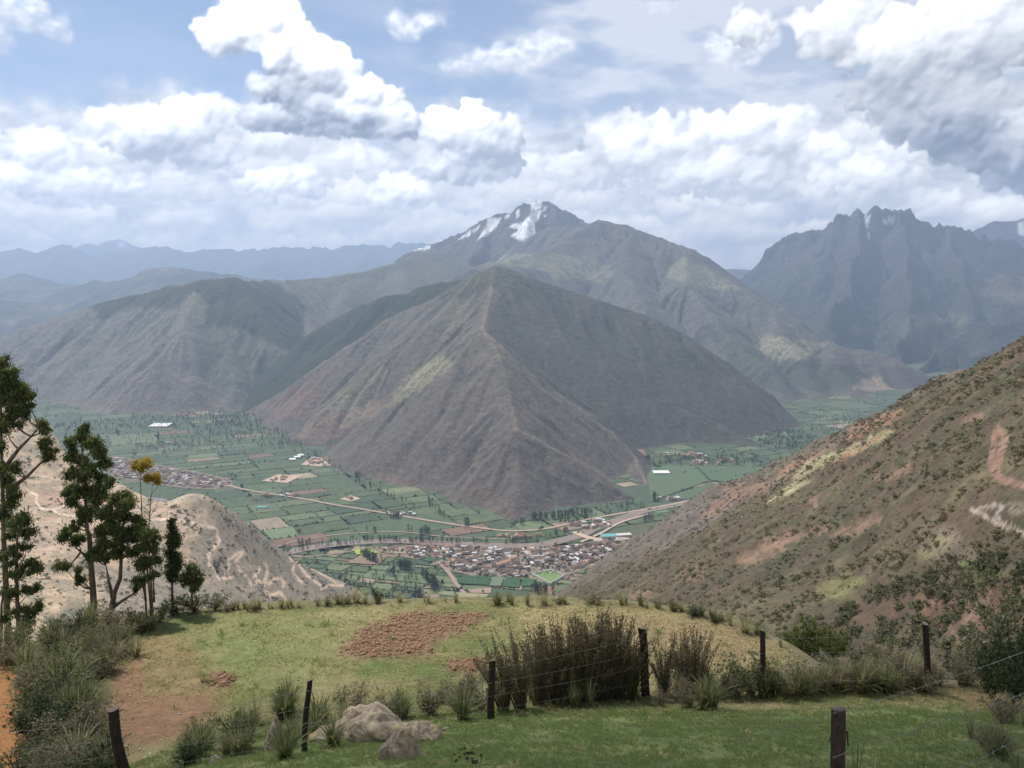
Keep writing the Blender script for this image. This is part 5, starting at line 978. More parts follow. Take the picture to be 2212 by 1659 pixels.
for l, q, n, h, lab in (([(760, 1190), (790, 1230), (860, 1260)], q2, 22, 24, 'dark tall tree in the row above the gravel track'), ([(980, 1290), (1060, 1290)], q2, 20, 24, 'dark tree in the grove left of the town'), ([(940, 1320), (950, 1330)], q2, 5, 22, 'dark tree beside the pale river bed'), ([(1130, 1340), (1190, 1380), (1220, 1440)], q2, 24, 24, 'dark tree lining the pale river bed'),
                        ([(1090, 1475), (1130, 1480)], q2, 10, 24, 'dark tree just above the rim of the field'), ([(1120, 1070), (1180, 1060)], q2, 9, 24, 'tree in the lone clump in the green fields'), ([(1040, 1050), (1045, 1050)], q2, 2, 22, 'single dark tree in the green fields'), ([(800, 1050), (830, 1055)], q2, 4, 18, 'tree in the small clump in the green fields'),
                        ([(1410, 1010), (1430, 1010)], q2, 3, 26, 'tall tree at the foot of the pyramid mountain'), ([(1765, 1005), (1775, 1005)], q2, 3, 24, 'tree at the tip of the pyramid mountain'), ([(1830, 975), (1900, 970), (1980, 965), (2060, 955), (2212, 935)], q2, 46, 24, 'dark tree in the long row under the pyramid mountain'),
                        ([(700, 700), (740, 700)], q2, 5, 26, 'tree at the left foot of the pyramid mountain'), ([(1170, 850), (1200, 900), (1260, 950), (1290, 960)], q2, 12, 20, 'tree along the foot of the pyramid mountain'), ([(930, 960), (1010, 965)], q2, 8, 20, 'tree by the road bend'), ([(880, 1495), (930, 1495)], q2, 8, 22, 'dark tree below the rim of the field'), ([(1850, 1450), (1950, 1460)], q2, 16, 26, 'dark tree below the football pitch'), ([(590, 1400), (720, 1420)], q2, 12, 16, 'tree at the end of the left hill'),
                        ([(220, 1165), (260, 1160)], q2, 4, 18, 'slim tree by the river at the left'), ([(325, 1135), (430, 1130)], q2, 9, 18, 'slim tree in the row above the river'), ([(770, 850), (795, 850)], q3, 5, 30, 'large tree at the right foot of the pyramid mountain'), ([(715, 610), (750, 605)], q3, 5, 30, 'tree left of the green field on the right'), ([(710, 985), (770, 965)], q3, 9, 22, 'tree on the river island on the right')):
    trow(l, q, n, h, lab, lab.replace('tree', 'trees', 1))
g0 = len(EDGES); hp = []; hs = []
rs_ = np.random.default_rng(5)
for (a, b) in EDGES:                                                  # hedges along the field borders
    if rs_.random() < .42: continue
    my = (a[1] + b[1]) / 2; mx = (a[0] + b[0]) / 2; L = math.dist(a, b)
    if my < 1500 or my > 5600 or abs(mx) > my * .72: continue
    n = int(L / rs_.uniform(5, 22)); t = rs_.random(n); hp += [(a[0] + (b[0] - a[0]) * k, a[1] + (b[1] - a[1]) * k, FLOOR) for k in t]; hs += list(rs_.gamma(2.2, .85, n).clip(.8, 7))
hedge_src = link('valley_bush', BALL[0], loc=(*on_z(1000, 1200)[:2], FLOOR), scale=4.0); tag(hedge_src, 'round green bush among the houses at the middle of the valley town', 'bush', 'bushes in the valley town')
scatter('hedgerows', hp, np.array(hs), hedge_src, label='low hedges and bushes along the field borders of the valley')
def pts_poly(poly, n, rs, zf=None, z=FLOOR, sp=None):
    p = np.array(poly); out = []
    x = rs.uniform(p[:, 0].min(), p[:, 0].max(), n * 8); y = rs.uniform(p[:, 1].min(), p[:, 1].max(), n * 8); k = polysd(x, y, poly) < 0; x, y = x[k][:n], y[k][:n]
    return np.stack([x, y, np.full(len(x), z) if zf is None else zf(x, y)], 1)
tp = pts_poly(TOWN, 620, rs_); scatter('town_trees', tp, rs_.uniform(2.2, 5.5, len(tp)), hedge_src, label='green garden trees between the houses of the valley town')
tree_root = link('valley_tree', None, loc=(*on_z(760, 1240)[:2], FLOOR), scale=16); tree_src = link('crown', FT_[2], tree_root); link('trunk', FTR, tree_root); tag(tree_root, 'rounded dark tree near the left end of the valley town', 'tree')
G2 = []
for poly, n in (([(480, 895), (560, 890), (640, 925), (655, 965), (600, 975), (540, 960), (440, 930)], 420), ([(120, 915), (400, 895), (520, 890), (520, 925), (300, 930), (120, 930)], 420), ([(250, 950), (420, 925), (560, 960), (480, 975), (300, 975)], 160), ([(1640, 935), (1730, 930), (1780, 950), (1720, 975), (1640, 970)], 260), ([(1540, 930), (1640, 925), (1640, 965), (1540, 955)], 60), ([(1400, 985), (1640, 985), (1650, 1005), (1400, 1010)], 160), ([(640, 960), (700, 985), (800, 1040), (930, 1110), (900, 1108), (760, 1040), (650, 985)], 90), ([(620, 1190), (800, 1165), (1100, 1172), (1240, 1150), (1240, 1155), (1100, 1178), (800, 1172), (620, 1198)], 120),
                ([(700, 1240), (800, 1230), (900, 1250), (940, 1290), (760, 1280)], 50), ([(1690, 890), (1840, 890), (1850, 930), (1730, 935)], 60), ([(1120, 1130), (1240, 1110), (1400, 1085), (1400, 1095), (1240, 1135)], 60)):
    G2.append(pts_poly(W(poly), n, rs_))
G2 = np.concatenate(G2); scatter('valley_groves', G2, rs_.uniform(9, 21, len(G2)), tree_src, label='far groves of dark trees on the valley floor and at the mountain feet')

# ------------------------------------------------------------------ scrub on the two near hillsides
SHR = [leafball('bush', L_SCR, 120, .34, (1, 1, .8), 11), leafball('bush', L_SCR2, 140, .34, (1, 1, .9), 12), leafball('bush', B_PALE, 80, .34, (1, 1, .6), 13)]
def on_hill(n, ur, zf, yc, y0, seed, dens=None):
    rs = np.random.default_rng(seed); a = rs.uniform((ur[0] - CX) / F, (ur[1] - CX) / F, n); Yc = yc(a); y = np.sqrt(rs.uniform(0, 1, n) * (Yc ** 2 - y0(a) ** 2) + y0(a) ** 2); x = a * y; z = zf(x, y)
    if dens is not None: k = rs.random(n) < dens(x, y); x, y, z = x[k], y[k], z[k]
    return np.stack([x, y, z], 1), rs
def d1(x, y): return .10 + .90 * sstep(fbm(x / 16., y / 16., 4, 121), -.15, .25)
reds = [[(1595, 1200), (1640, 1185), (1700, 1165), (1745, 1150), (1720, 1175), (1640, 1215), (1600, 1222)], [(1790, 1160), (1905, 1105), (1905, 1120), (1800, 1170)], [(2130, 920), (2180, 925), (2170, 1000), (2212, 1030), (2212, 1062), (2140, 1035)], [(2085, 1095), (2230, 1085), (2230, 1165), (2130, 1130)]]
def keep(p):
    u, v = pix(p[:, 0], p[:, 1], p[:, 2]); k = np.ones(len(p), bool)
    for r in reds: k &= polysd(u, v, r) > 3
    return k
near_y = lambda a: np.full(np.shape(a), 42.0)
p, rs = on_hill(46000, (1150, 2400), Z1, C1, near_y, 131, d1); p = p[keep(p)]; sc = rs.gamma(1.5, .30, len(p)).clip(.2, 2.1); d = np.hypot(p[:, 0], p[:, 1]); app = sc / d; order = np.argsort(-app); u_, v_ = pix(p[:, 0], p[:, 1], p[:, 2]); vis = (u_ < 2212) & (v_ < 1480); order = [i for i in order if vis[i]][:230]; ind = np.zeros(len(p), bool); ind[order] = True
first = None
for j, i in enumerate(order):
    k = 0 if rs.random() < .55 else 1; o = link('scrub_bush', SHR[k], loc=p[i], rotz=rs.uniform(0, 6), scale=float(sc[i])); tag(o, ('', 'large ')[int(sc[i] > 1.35)] + ('dull olive scrub bush', 'dark green scrub bush')[k] + ' ' + near(*p[i], HLM), 'bush', ('dull olive bushes', 'dark green bushes')[k] + ' on the right hillside')
srcs = [link('scrub_bush', SHR[k], loc=hit(Z1, u, v, 60, 500), scale=1.3) for k, (u, v) in enumerate(((1800, 1180), (1900, 1300), (1700, 1250)))]
for o, l in zip(srcs, ('dull olive scrub bush below the long red soil scar', 'dark green scrub bush above the shaded red gully', 'pale grass clump near the middle of the right hillside')): tag(o, l, 'bush')
ph, _ = on_hill(30000, (1640, 2330), Z1, C1, near_y, 139, lambda x, y: sstep(fbm(x / 9., y / 9., 4, 141), -.25, .2)); uh, vh = pix(ph[:, 0], ph[:, 1], ph[:, 2]); ph = ph[RNG.random(len(ph)) < .85 * pmask(uh, vh, [(1640, 1420), (1760, 1340), (1880, 1300), (1960, 1240), (2080, 1200), (2230, 1190), (2400, 1500), (1640, 1500)], 25, 26, 60)]
scatter('gully_scrub', ph, RNG.gamma(3., .33, len(ph)).clip(.4, 2.2), srcs[1], label='dense dark green scrub of the gully at the lower right')
r = ~ind; pr, scr = p[r], sc[r]; pick = rs.random(len(pr)); shade = sstep(pix(pr[:, 0], pr[:, 1], pr[:, 2])[1], 1150, 1350)
m1 = pick < .45; m2 = (pick >= .45) & (pick < .62 + .2 * shade); m3 = ~m1 & ~m2
scatter('hillside_scrub', pr[m1], scr[m1], srcs[0], label='olive scrub covering the right hillside'); scatter('hillside_scrub', pr[m2], scr[m2] * 1.15, srcs[1], label='dark green scrub covering the right hillside'); scatter('hillside_grass', pr[m3], scr[m3] * .7, srcs[2], label='pale dry grass clumps on the right hillside')
p, rs = on_hill(11000, (1100, 2050), Z2, C2, lambda a: np.full(np.shape(a), 500.0), 132, d1); scatter('far_slope_scrub', p, rs.gamma(3., .5, len(p)).clip(.6, 3.2), srcs[0], label='olive scrub on the farther slope at the right')
p, rs = on_hill(6500, (-60, 860), ZL, CL, lambda a: np.full(np.shape(a), 700.0), 133, lambda x, y: .1 + .9 * sstep(fbm(x / 60., y / 60., 4, 122), -.05, .35)); scatter('pale_hill_scrub', p, rs.gamma(3., .75, len(p)).clip(.8, 4.5), srcs[1], label='dark scrub dotted over the pale hill at the left')
for (u, v) in Q([(1380, 1545), (1400, 1560), (1395, 1580), (1455, 1590), (1410, 1540)], (.38, 0, 800)):
    h = hit(ZL, u, v, 700, 2000); o = link('tree', None, loc=h, scale=15); tag(o, 'small dark tree beside the zigzag road on the pale hill', 'tree', 'small trees beside the zigzag road'); link('crown', FT_[1], o); link('trunk', FTR, o)
# ------------------------------------------------------------------ trees at the left edge of the field
def branch_path(a, b, rs, sag=.12):
    a, b = Vector(a), Vector(b); L = (b - a).length; pts = []
    for k in range(5):
        t = k / 4; p = a.lerp(b, t); p += Vector((rs.uniform(-1, 1), rs.uniform(-1, 1), rs.uniform(-1, 1))) * L * .045 * math.sin(math.pi * t); p.z -= L * sag * math.sin(math.pi * t); pts.append(p)
    return pts
def big_tree(label, Y, trunks, blobs, rbase, seed, leafs=(L_EUC, L_EUC2), dens=1.0, lsize=.115, depth=.55, cat='eucalyptus tree', bare=(), group=None, up=0):
    rs = random.Random(seed); nr = np.random.default_rng(seed); tr3 = []
    for tr in trunks: tr3.append([Vector(P(u, v, Y + rs.uniform(-.06, .06) * i)) for i, (u, v) in enumerate(tr)])
    base = tr3[0][0].copy(); base.z = gz(base.x, base.y) - .05; root = link('eucalyptus_tree', None, loc=base); tag(root, label, cat, group)
    mb = MB()
    for k, t3 in enumerate(tr3):
        r0 = rbase * (1 if k == 0 else .6); t3 = ([Vector((t3[0].x, t3[0].y, gz(t3[0].x, t3[0].y) - .3))] + t3) if t3[0].z > gz(t3[0].x, t3[0].y) - .25 and k == 0 else t3
        n = len(t3); mb.tube([p - base for p in t3], [r0 * (1 - .82 * i / (n - 1)) for i in range(n)], 8)
    link('trunk', mb.mesh('trunk', [BARK], True), root)
    C, R = [], []; bb = MB()
    for (u, v, ru, rv) in blobs:
        dy = rs.uniform(-1, 1) * depth * ru / F * Y * 1.5; c = Vector(P(u, v, Y + dy)); rx, rz = ru / F * Y, rv / F * Y
        # attach to the closest trunk point below
        best = min((p for t in tr3 for p in t), key=lambda p: (p - c).length + (2.0 if p.z > c.z - .1 else 0)); bp = branch_path(best, c, rs); bb.tube([p - base for p in bp], [rbase * .26, rbase * .2, rbase * .15, rbase * .1, rbase * .05], 5)
        for _ in range(int(8 + rx * rz * 22)):
            d = nr.normal(size=3); d /= np.linalg.norm(d); q = nr.random() ** .4 * .85; cc = (c.x + d[0] * rx * q, c.y + d[1] * (rx + rz) / 2 * q * 1.1, c.z + d[2] * rz * q); C.append(cc); R.append(rs.uniform(.14, .36) * (rx + rz) ** .5 * .85)
            if rs.random() < .35: tw = branch_path(c, cc, rs, .05); bb.tube([p - base for p in tw], [rbase * .07, rbase * .06, rbase * .05, rbase * .04, rbase * .02], 3, cap=False)
    for l in bare:
        pts = [Vector(P(u, v, Y)) - base for u, v in l]; bb.tube(pts, [rbase * .3 * (1 - .7 * i / (len(pts) - 1)) for i in range(len(pts))], 4)
    link('branches', bb.mesh('branches', [BARK], True), root)
    C = np.array(C) - np.array(base); R = np.array(R); n = (R ** 2 * 5000 * dens).astype(int).clip(26, 620)
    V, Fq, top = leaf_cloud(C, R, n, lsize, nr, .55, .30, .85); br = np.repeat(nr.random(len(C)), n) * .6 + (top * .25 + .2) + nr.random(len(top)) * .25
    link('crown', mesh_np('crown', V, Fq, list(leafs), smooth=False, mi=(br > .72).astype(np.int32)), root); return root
qa = (.38, 0, 800); qb = (.3797, 0, 1250)
def qs(l, q): return [((a * q[0] + q[1]) * .8848, (b * q[0] + q[2]) * .8848) for a, b in l]
def qblob(l, q): return [((a * q[0] + q[1]) * .8848, (b * q[0] + q[2]) * .8848, c * q[0] * .8848, d * q[0] * .8848) for a, b, c, d in l]
big_tree('tall leaning eucalyptus cut off by the left edge of the photo', 26.5, [qs([(55, 870), (45, 640), (35, 400), (25, 200), (20, 0)], qb) + qs([(10, 800), (5, 500), (15, 300)], qa), qs([(60, 1040), (170, 960), (260, 870), (330, 810)], qa), qs([(30, 900), (120, 780), (200, 700), (250, 640)], qa)],
         qblob([(15, 230, 50, 60), (55, 300, 60, 60), (60, 390, 60, 60), (130, 370, 60, 50), (40, 450, 80, 60), (120, 450, 80, 60), (185, 430, 30, 40), (50, 540, 90, 60), (150, 540, 70, 50), (20, 640, 60, 50), (200, 500, 25, 20), (290, 640, 60, 52), (325, 770, 60, 52), (280, 745, 45, 40), (110, 625, 50, 30), (320, 835, 55, 30), (60, 900, 75, 50), (110, 890, 30, 30), (30, 980, 60, 60), (70, 1070, 60, 80), (30, 1180, 70, 60), (5, 330, 30, 200), (10, 760, 20, 60)], qa), .13, 61, dens=1.1)
big_tree('second eucalyptus in the left corner with open lower foliage', 25.0, [qs([(125, 840), (112, 600), (105, 380), (110, 180), (140, 20)], qb), qs([(5, 850), (10, 600), (40, 380)], qb)],
         qblob([(150, 50, 80, 60), (190, 150, 55, 55), (70, 130, 70, 70), (120, 250, 90, 60), (40, 300, 80, 60), (190, 330, 60, 45), (120, 400, 80, 50), (200, 490, 50, 45), (60, 500, 70, 50), (235, 610, 40, 50), (130, 640, 70, 45), (20, 690, 40, 50), (170, 720, 50, 30), (200, 660, 50, 40), (240, 360, 50, 40)], qb), .09, 62, dens=.85)
big_tree('tallest round crowned eucalyptus left of the yellow topped trees', 27.0, [qs([(605, 655), (598, 500), (585, 330), (575, 150)], qb) + qs([(560, 1300), (550, 1100), (535, 900), (525, 750)], qa), qs([(585, 1500), (520, 1440), (440, 1540)], qa)],
         qblob([(530, 645, 36, 40), (535, 700, 45, 50), (470, 740, 55, 60), (590, 740, 60, 60), (640, 800, 50, 55), (460, 830, 40, 40), (660, 870, 45, 50), (540, 850, 50, 40), (455, 940, 60, 70), (560, 940, 85, 80), (660, 1000, 65, 70), (450, 1040, 55, 50), (530, 1060, 75, 60), (620, 1080, 80, 70), (470, 1120, 40, 50), (560, 1160, 70, 60), (540, 1230, 60, 45), (480, 1270, 40, 40), (430, 1330, 55, 55), (500, 1370, 50, 40), (405, 1535, 50, 38), (510, 1620, 26, 38), (500, 1560, 16, 24)], qa), .13, 63, dens=1.35)
big_tree('forked eucalyptus with the wide dark crown beside the tallest one', 26.0, [qs([(718, 620), (735, 520), (772, 430), (780, 300)], qb) + qs([(790, 1300), (800, 1180)], qa), qs([(718, 620), (800, 560), (870, 520), (960, 440)], qb), qs([(725, 560), (700, 440), (680, 340)], qb)],
         qblob([(790, 1080, 65, 50), (730, 1130, 65, 60), (820, 1140, 50, 50), (690, 1200, 80, 60), (790, 1200, 60, 50), (650, 1290, 60, 70), (720, 1290, 80, 70), (680, 1380, 80, 60), (780, 1370, 80, 60), (830, 1440, 60, 50), (760, 1450, 60, 50), (640, 1430, 60, 50), (880, 1250, 70, 50), (920, 1330, 50, 55), (850, 1330, 70, 55), (700, 1000, 30, 40), (590, 1460, 40, 50), (660, 1480, 60, 30)], qa), .11, 64, dens=1.35)
big_tree('slim eucalyptus with thin paired trunks and sparse low foliage', 25.6, [qs([(970, 590), (955, 450), (940, 300), (945, 180)], qb), qs([(992, 580), (985, 450), (975, 300), (990, 180)], qb), qs([(940, 570), (915, 470), (890, 420)], qb)],
         qblob([(940, 140, 60, 50), (1000, 170, 30, 40), (920, 230, 45, 40), (1000, 240, 35, 40), (930, 320, 55, 45), (905, 350, 30, 40), (1010, 300, 26, 40), (890, 460, 30, 45), (950, 420, 20, 20), (1000, 400, 20, 20), (870, 500, 14, 20)], qb), .055, 65, dens=1.0, lsize=.12)
big_tree('left one of two slender trees with yellow leafy tops', 29.0, [qs([(925, 1560), (925, 1400), (912, 1200), (905, 1050), (900, 930)], qa)], qblob([(900, 870, 52, 38), (870, 880, 28, 28), (930, 865, 30, 34), (905, 905, 22, 18)], qa), .042, 66, leafs=(L_YEL, L_YEL), dens=1.7, lsize=.10, bare=[qs([(912, 1180), (870, 1120), (860, 1080)], qa), qs([(915, 1200), (960, 1150), (990, 1090)], qa), qs([(905, 980), (880, 950), (870, 910)], qa), qs([(905, 980), (930, 950), (940, 900)], qa)])
big_tree('right one of two slender trees with yellow leafy tops', 29.3, [qs([(965, 1540), (950, 1380), (960, 1230), (970, 1100), (980, 1010)], qa)], qblob([(980, 965, 46, 30), (1015, 985, 26, 24), (955, 960, 24, 22), (1000, 955, 24, 18)], qa), .040, 67, leafs=(L_YEL, L_YEL), dens=1.6, lsize=.10, bare=[qs([(965, 1210), (1000, 1160), (1020, 1100), (1030, 1060)], qa), qs([(962, 1220), (920, 1170), (915, 1150)], qa), qs([(978, 1060), (1010, 1030), (1020, 1000)], qa), qs([(1000, 1220), (1040, 1190), (1060, 1180)], qa)])
big_tree('narrow dark columnar tree right of the yellow topped trees', 26.5, [qs([(1107, 560), (1107, 420), (1108, 300), (1108, 120)], qb)], qblob([(1103, 1245, 14, 26), (1105, 1290, 30, 32), (1110, 1340, 44, 40), (1115, 1395, 50, 42), (1105, 1450, 54, 45), (1105, 1510, 58, 48), (1110, 1565, 52, 46), (1108, 1610, 34, 30)], qa), .055, 68, leafs=(L_DARK, L_EUC), dens=2.0, lsize=.10, depth=.3, cat='tree')
big_tree('small round crowned tree right of the dark columnar tree', 26.0, [qs([(1235, 560), (1232, 480), (1235, 400)], qb)], qblob([(1235, 360, 40, 30), (1205, 400, 45, 40), (1265, 400, 45, 40), (1190, 450, 40, 35), (1240, 450, 55, 40), (1285, 450, 30, 35), (1240, 490, 50, 20)], qb), .045, 69, leafs=(L_EUC, L_EUC2), dens=1.1, lsize=.10, cat='tree')

# ------------------------------------------------------------------ grass tufts, bushes, dry stalks
def blade_mesh(name, n, h, spread, droop, w, mats, seed, heads=0.0, lean=(0, 0), base_r=.06):
    r = np.random.default_rng(seed); a = r.uniform(0, 6.283, n); q = r.random(n) ** .7; H = h * r.uniform(.45, 1.1, n); out = spread * q * r.uniform(.5, 1.2, n)
    d = np.stack([np.cos(a), np.sin(a)], 1); b0 = d * (base_r * r.random(n))[:, None]; side = np.stack([-d[:, 1], d[:, 0]], 1); ww = w * r.uniform(.6, 1.3, n); V = []; 
    for t, k in ((0, 1.0), (.4, .85), (.75, .55), (1.0, .12)):
        p = b0 + d * (out * (t ** 1.7))[:, None] + np.array(lean) * t ** 1.5 * h; z = H * (t - droop * t * t * t * (out / max(spread, 1e-3)))
        V.append(np.concatenate([p + side * (ww * k / 2)[:, None], z[:, None]], 1)); V.append(np.concatenate([p - side * (ww * k / 2)[:, None], z[:, None]], 1))
    V = np.stack(V, 1).reshape(-1, 3); i = np.arange(n)[:, None] * 8; Fq = np.concatenate([i + np.array([[0, 1, 3, 2]]), i + np.array([[2, 3, 5, 4]]), i + np.array([[4, 5, 7, 6]])], 1).reshape(-1, 4)
    mi = np.repeat(r.integers(0, len(mats), n), 3); return mesh_np(name, V, Fq, mats, smooth=False, mi=mi)
TUFT = {'pale': [blade_mesh('grass_tuft', 130, .62, .42, .35, .011, [B_PALE, B_OLV], 71 + k) for k in range(3)], 'green': [blade_mesh('grass_tuft', 150, .52, .36, .4, .012, [B_GRN, B_OLV], 81 + k) for k in range(3)], 'tall': [blade_mesh('grass_tuft', 110, 1.0, .38, .3, .012, [B_PALE, B_OLV, B_GRN], 91 + k) for k in range(2)]}
def bush_mesh(name, mat, seed, n=1500, leaf=.06, tw=14, extra=None):
    nr = np.random.default_rng(seed); mb = MB(); C = []; R = []
    for k in range(tw):
        a = nr.uniform(0, 6.283); q = nr.random() ** .5; top = np.array([math.cos(a) * q * .48, math.sin(a) * q * .48, .45 + .5 * nr.random() * (1 - q * .5)]); mb.tube([(0, 0, 0), tuple(top * .5 + np.array([0, 0, .04])), tuple(top)], [.012, .008, .003], 3, cap=False)
        for t in (.35, .6, .82, 1.0): C.append(top * t + nr.normal(size=3) * .05 * np.array([1, 1, .6])); R.append(.15)
    C = np.array(C); V, Fq, _ = leaf_cloud(C, np.array(R), np.full(len(C), n // len(C)), leaf, nr, -.3, .4, 1.0); tb = mb.mesh('t', [B_BRN]); tv = np.array([v.co[:] for v in tb.vertices]); tf = np.array([list(p.vertices) for p in tb.polygons if len(p.vertices) == 4])
    bpy.data.meshes.remove(tb); V[:, 2] = np.maximum(V[:, 2], .01)
    return mesh_np(name, np.concatenate([V, tv]), np.concatenate([Fq, tf + len(V)]), [mat, B_BRN], smooth=False, mi=np.r_[np.zeros(len(Fq)), np.ones(len(tf))])
BUSH = {'green': [bush_mesh('bush', B_BUSH, 101 + k) for k in range(2)], 'grey': [bush_mesh('bush', B_GREY, 111 + k, 1300, .055) for k in range(2)], 'dark': [bush_mesh('bush', L_DARK, 121, 1900, .06)], 'bright': [bush_mesh('bush', L_EUC2, 131, 1700, .10), bush_mesh('bush', L_EUC, 132, 1900, .10)]}
def dry_mesh(name, seed, n=44, h=1.5, lean=(0, 0)):
    nr = np.random.default_rng(seed); mb = MB(); C = []; 
    for k in range(n):
        a = nr.uniform(0, 6.283); q = nr.random() ** .6; hh = h * nr.uniform(.5, 1.05); sp = .60 * q; b = (math.cos(a) * .12 * q, math.sin(a) * .12 * q, 0); tx, ty = math.cos(a) * sp + lean[0] * hh, math.sin(a) * sp + lean[1] * hh
        p1 = (b[0] + (tx - b[0]) * .4, b[1] + (ty - b[1]) * .4, hh * .5); p2 = (tx, ty, hh); mb.tube([b, p1, p2], [.009, .007, .003], 3, cap=False); plume = nr.random() < .75
        for t in np.linspace(.42 if plume else .7, 1.02, 15): C.append((b[0] + (tx - b[0]) * t * t, b[1] + (ty - b[1]) * t * t, hh * t))
    C = np.array(C); V, Fq, _ = leaf_cloud(C, np.full(len(C), .07), np.full(len(C), 7), .045, nr, -.8, .33, 1.2); tb = mb.mesh('t', [B_BRN]); tv = np.array([v.co[:] for v in tb.vertices]); tf = np.array([list(p.vertices) for p in tb.polygons if len(p.vertices) == 4]); bpy.data.meshes.remove(tb)
    g = blade_mesh('g', 110, h * .6, .4, .35, .012, [B_OLV], seed + 5); gv = np.array([v.co[:] for v in g.vertices]); gf = np.array([list(p.vertices) for p in g.polygons]); bpy.data.meshes.remove(g)
    return mesh_np(name, np.concatenate([V, tv, gv]), np.concatenate([Fq, tf + len(V), gf + len(V) + len(tv)]), [B_BRN, BARK, B_OLV], smooth=False, mi=np.r_[np.zeros(len(Fq)), np.ones(len(tf)), np.full(len(gf), 2)])
DRY = [dry_mesh('dry_shrub', 141 + k, lean=(l, 0)) for k, l in enumerate((-.16, -.06, .03, .0))]
KIND = {'pale': ('grass_tuft', 'grass tuft', 'pale dry grass tuft'), 'green': ('grass_tuft', 'grass tuft', 'green grass tuft'), 'tall': ('grass_tuft', 'grass tuft', 'tall pale grass tuft'), 'bgreen': ('bush', 'bush', 'leafy olive green bush'), 'bgrey': ('bush', 'bush', 'greyish twiggy bush'), 'bdark': ('bush', 'bush', 'dark green bush'), 'bbright': ('bush', 'bush', 'bright leafed green bush')}
cnt = {}
def plant(kind, x, y, h, where, w=1.0, z=None, rs=random, label=None):
    nm, cat, desc = KIND[kind]; key = kind[1:] if kind.startswith('b') else kind; me = rs.choice(BUSH[key] if nm == 'bush' else TUFT[key]); base = {'pale': .55, 'green': .45, 'tall': .95}.get(key, .9) if nm != 'bush' else .9
    s = h / base; o = link(nm, me, loc=(x, y, (gz(x, y) if z is None else z) - .02), rotz=rs.uniform(0, 6.28), scale=(s * w, s * w, s)); lb = label or (desc + ' ' + where); tag(o, lb, cat); cnt.setdefault(lb, []).append(o); return o
def plant_px(kind, u, v, hpx, where, w=1.0, label=None):
    p = G(u, v)
    if p is None: return
    return plant(kind, p[0], p[1], hpx / F * p[1], where, w, p[2], label=label)
rg = random.Random(77)
# along the far rim of the field
for (u, v, h, k, w, lab) in ((330, 1360, 44, 'green', 1.1, 'bluish green grass clump at the left rim of the field, left of the dark bushes'), (375, 1330, 52, 'bdark', 1.3, 'dark bush under the narrow columnar tree'), (420, 1322, 54, 'bgreen', 1.3, 'olive bush under the small round tree'), (465, 1318, 44, 'bgreen', 1.3, 'rightmost of the olive bushes under the small trees'), (345, 1345, 50, 'bgreen', 1.0, 'olive bush at the foot of the paired thin trunks'),
                         (770, 1301, 36, 'pale', 1.4, 'pale grass clump just left of the dark upright bush on the rim'), (815, 1301, 40, 'bdark', .8, 'dark upright bush standing alone on the middle of the rim'), (927, 1303, 22, 'pale', 1.3, 'small pale tuft on the low middle of the rim'), (1075, 1306, 34, 'green', 1.2, 'green leftmost clump of the grass row right of the rim middle'), (1105, 1306, 38, 'tall', 1.4, 'tall pale clump second in the grass row below the football pitch'), (1140, 1307, 36, 'tall', 1.4, 'tall pale clump third in the grass row below the football pitch'), (1175, 1306, 34, 'pale', 1.5, 'broad pale clump at the right end of the grass row'),
                         (1208, 1305, 22, 'bgreen', 1.2, 'low olive bush between the grass row and the rounded green bush'), (1280, 1303, 28, 'bgreen', 2.0, 'wide rounded green bush on the rim right of the football pitch'), (1420, 1314, 26, 'bgreen', 1.3, 'olive bush where the rim starts to fall to the right'), (1455, 1320, 28, 'bgreen', 1.3, 'olive bush second along the falling right rim'), (1500, 1333, 30, 'bdark', 1.5, 'dark bush in the middle of the falling right rim'), (1545, 1345, 28, 'bdark', 1.6, 'dark bush lower on the falling right rim'), (1610, 1366, 44, 'pale', 1.4, 'pale clump at the lower right rim above the gully')):
    plant_px(k, u, v, h, '', w, lab)
for i in range(60):
    u = rg.choice([rg.uniform(480, 820), rg.uniform(480, 740), rg.uniform(830, 1320), rg.uniform(1330, 1700)]); v0 = np.interp(u, [e[0] for e in EDGE], [e[1] for e in EDGE]); side = 'left half of the field rim' if u < 830 else ('middle of the field rim' if u < 1320 else 'falling right rim of the field')
    plant_px(rg.choice(['pale', 'green', 'bgrey', 'tall'] if u < 830 else ['pale', 'green', 'tall', 'pale']), u, v0 + rg.uniform(-1, 5), rg.uniform(14, 28) if u < 1330 else rg.uniform(20, 36), 'on the ' + side, rg.uniform(.9, 1.5))
# dense strip down the left side
STRIP = [(20, 1400), (180, 1370), (300, 1340), (320, 1375), (270, 1420), (225, 1480), (215, 1560), (215, 1640), (240, 1700), (30, 1700), (70, 1600), (62, 1500), (10, 1430)]
n = 0
while n < 88:
    u, v = rg.uniform(0, 330), rg.uniform(1340, 1720)
    if polysd(np.array([u]), np.array([v]), STRIP)[0] > 0: continue
    k = rg.choice(['bgreen', 'bgrey', 'bgrey', 'bgreen', 'tall', 'green', 'pale', 'bdark']); plant_px(k, u, v, rg.uniform(55, 105) * (.75 + .35 * (v > 1500)), 'in the overgrown left strip ' + ('near the tree trunks' if v < 1440 else ('beside the orange soil' if v < 1570 else 'by the leftmost post')) + (', left side' if u < 110 else (', middle' if u < 190 else ', field side')), rg.uniform(.9, 1.4)); n += 1
for i in range(26): plant_px(rg.choice(['bgrey', 'bgreen', 'pale']), rg.uniform(-60, 300), rg.uniform(1345, 1420), rg.uniform(40, 70), 'under the eucalyptus trunks at the left', 1.3)
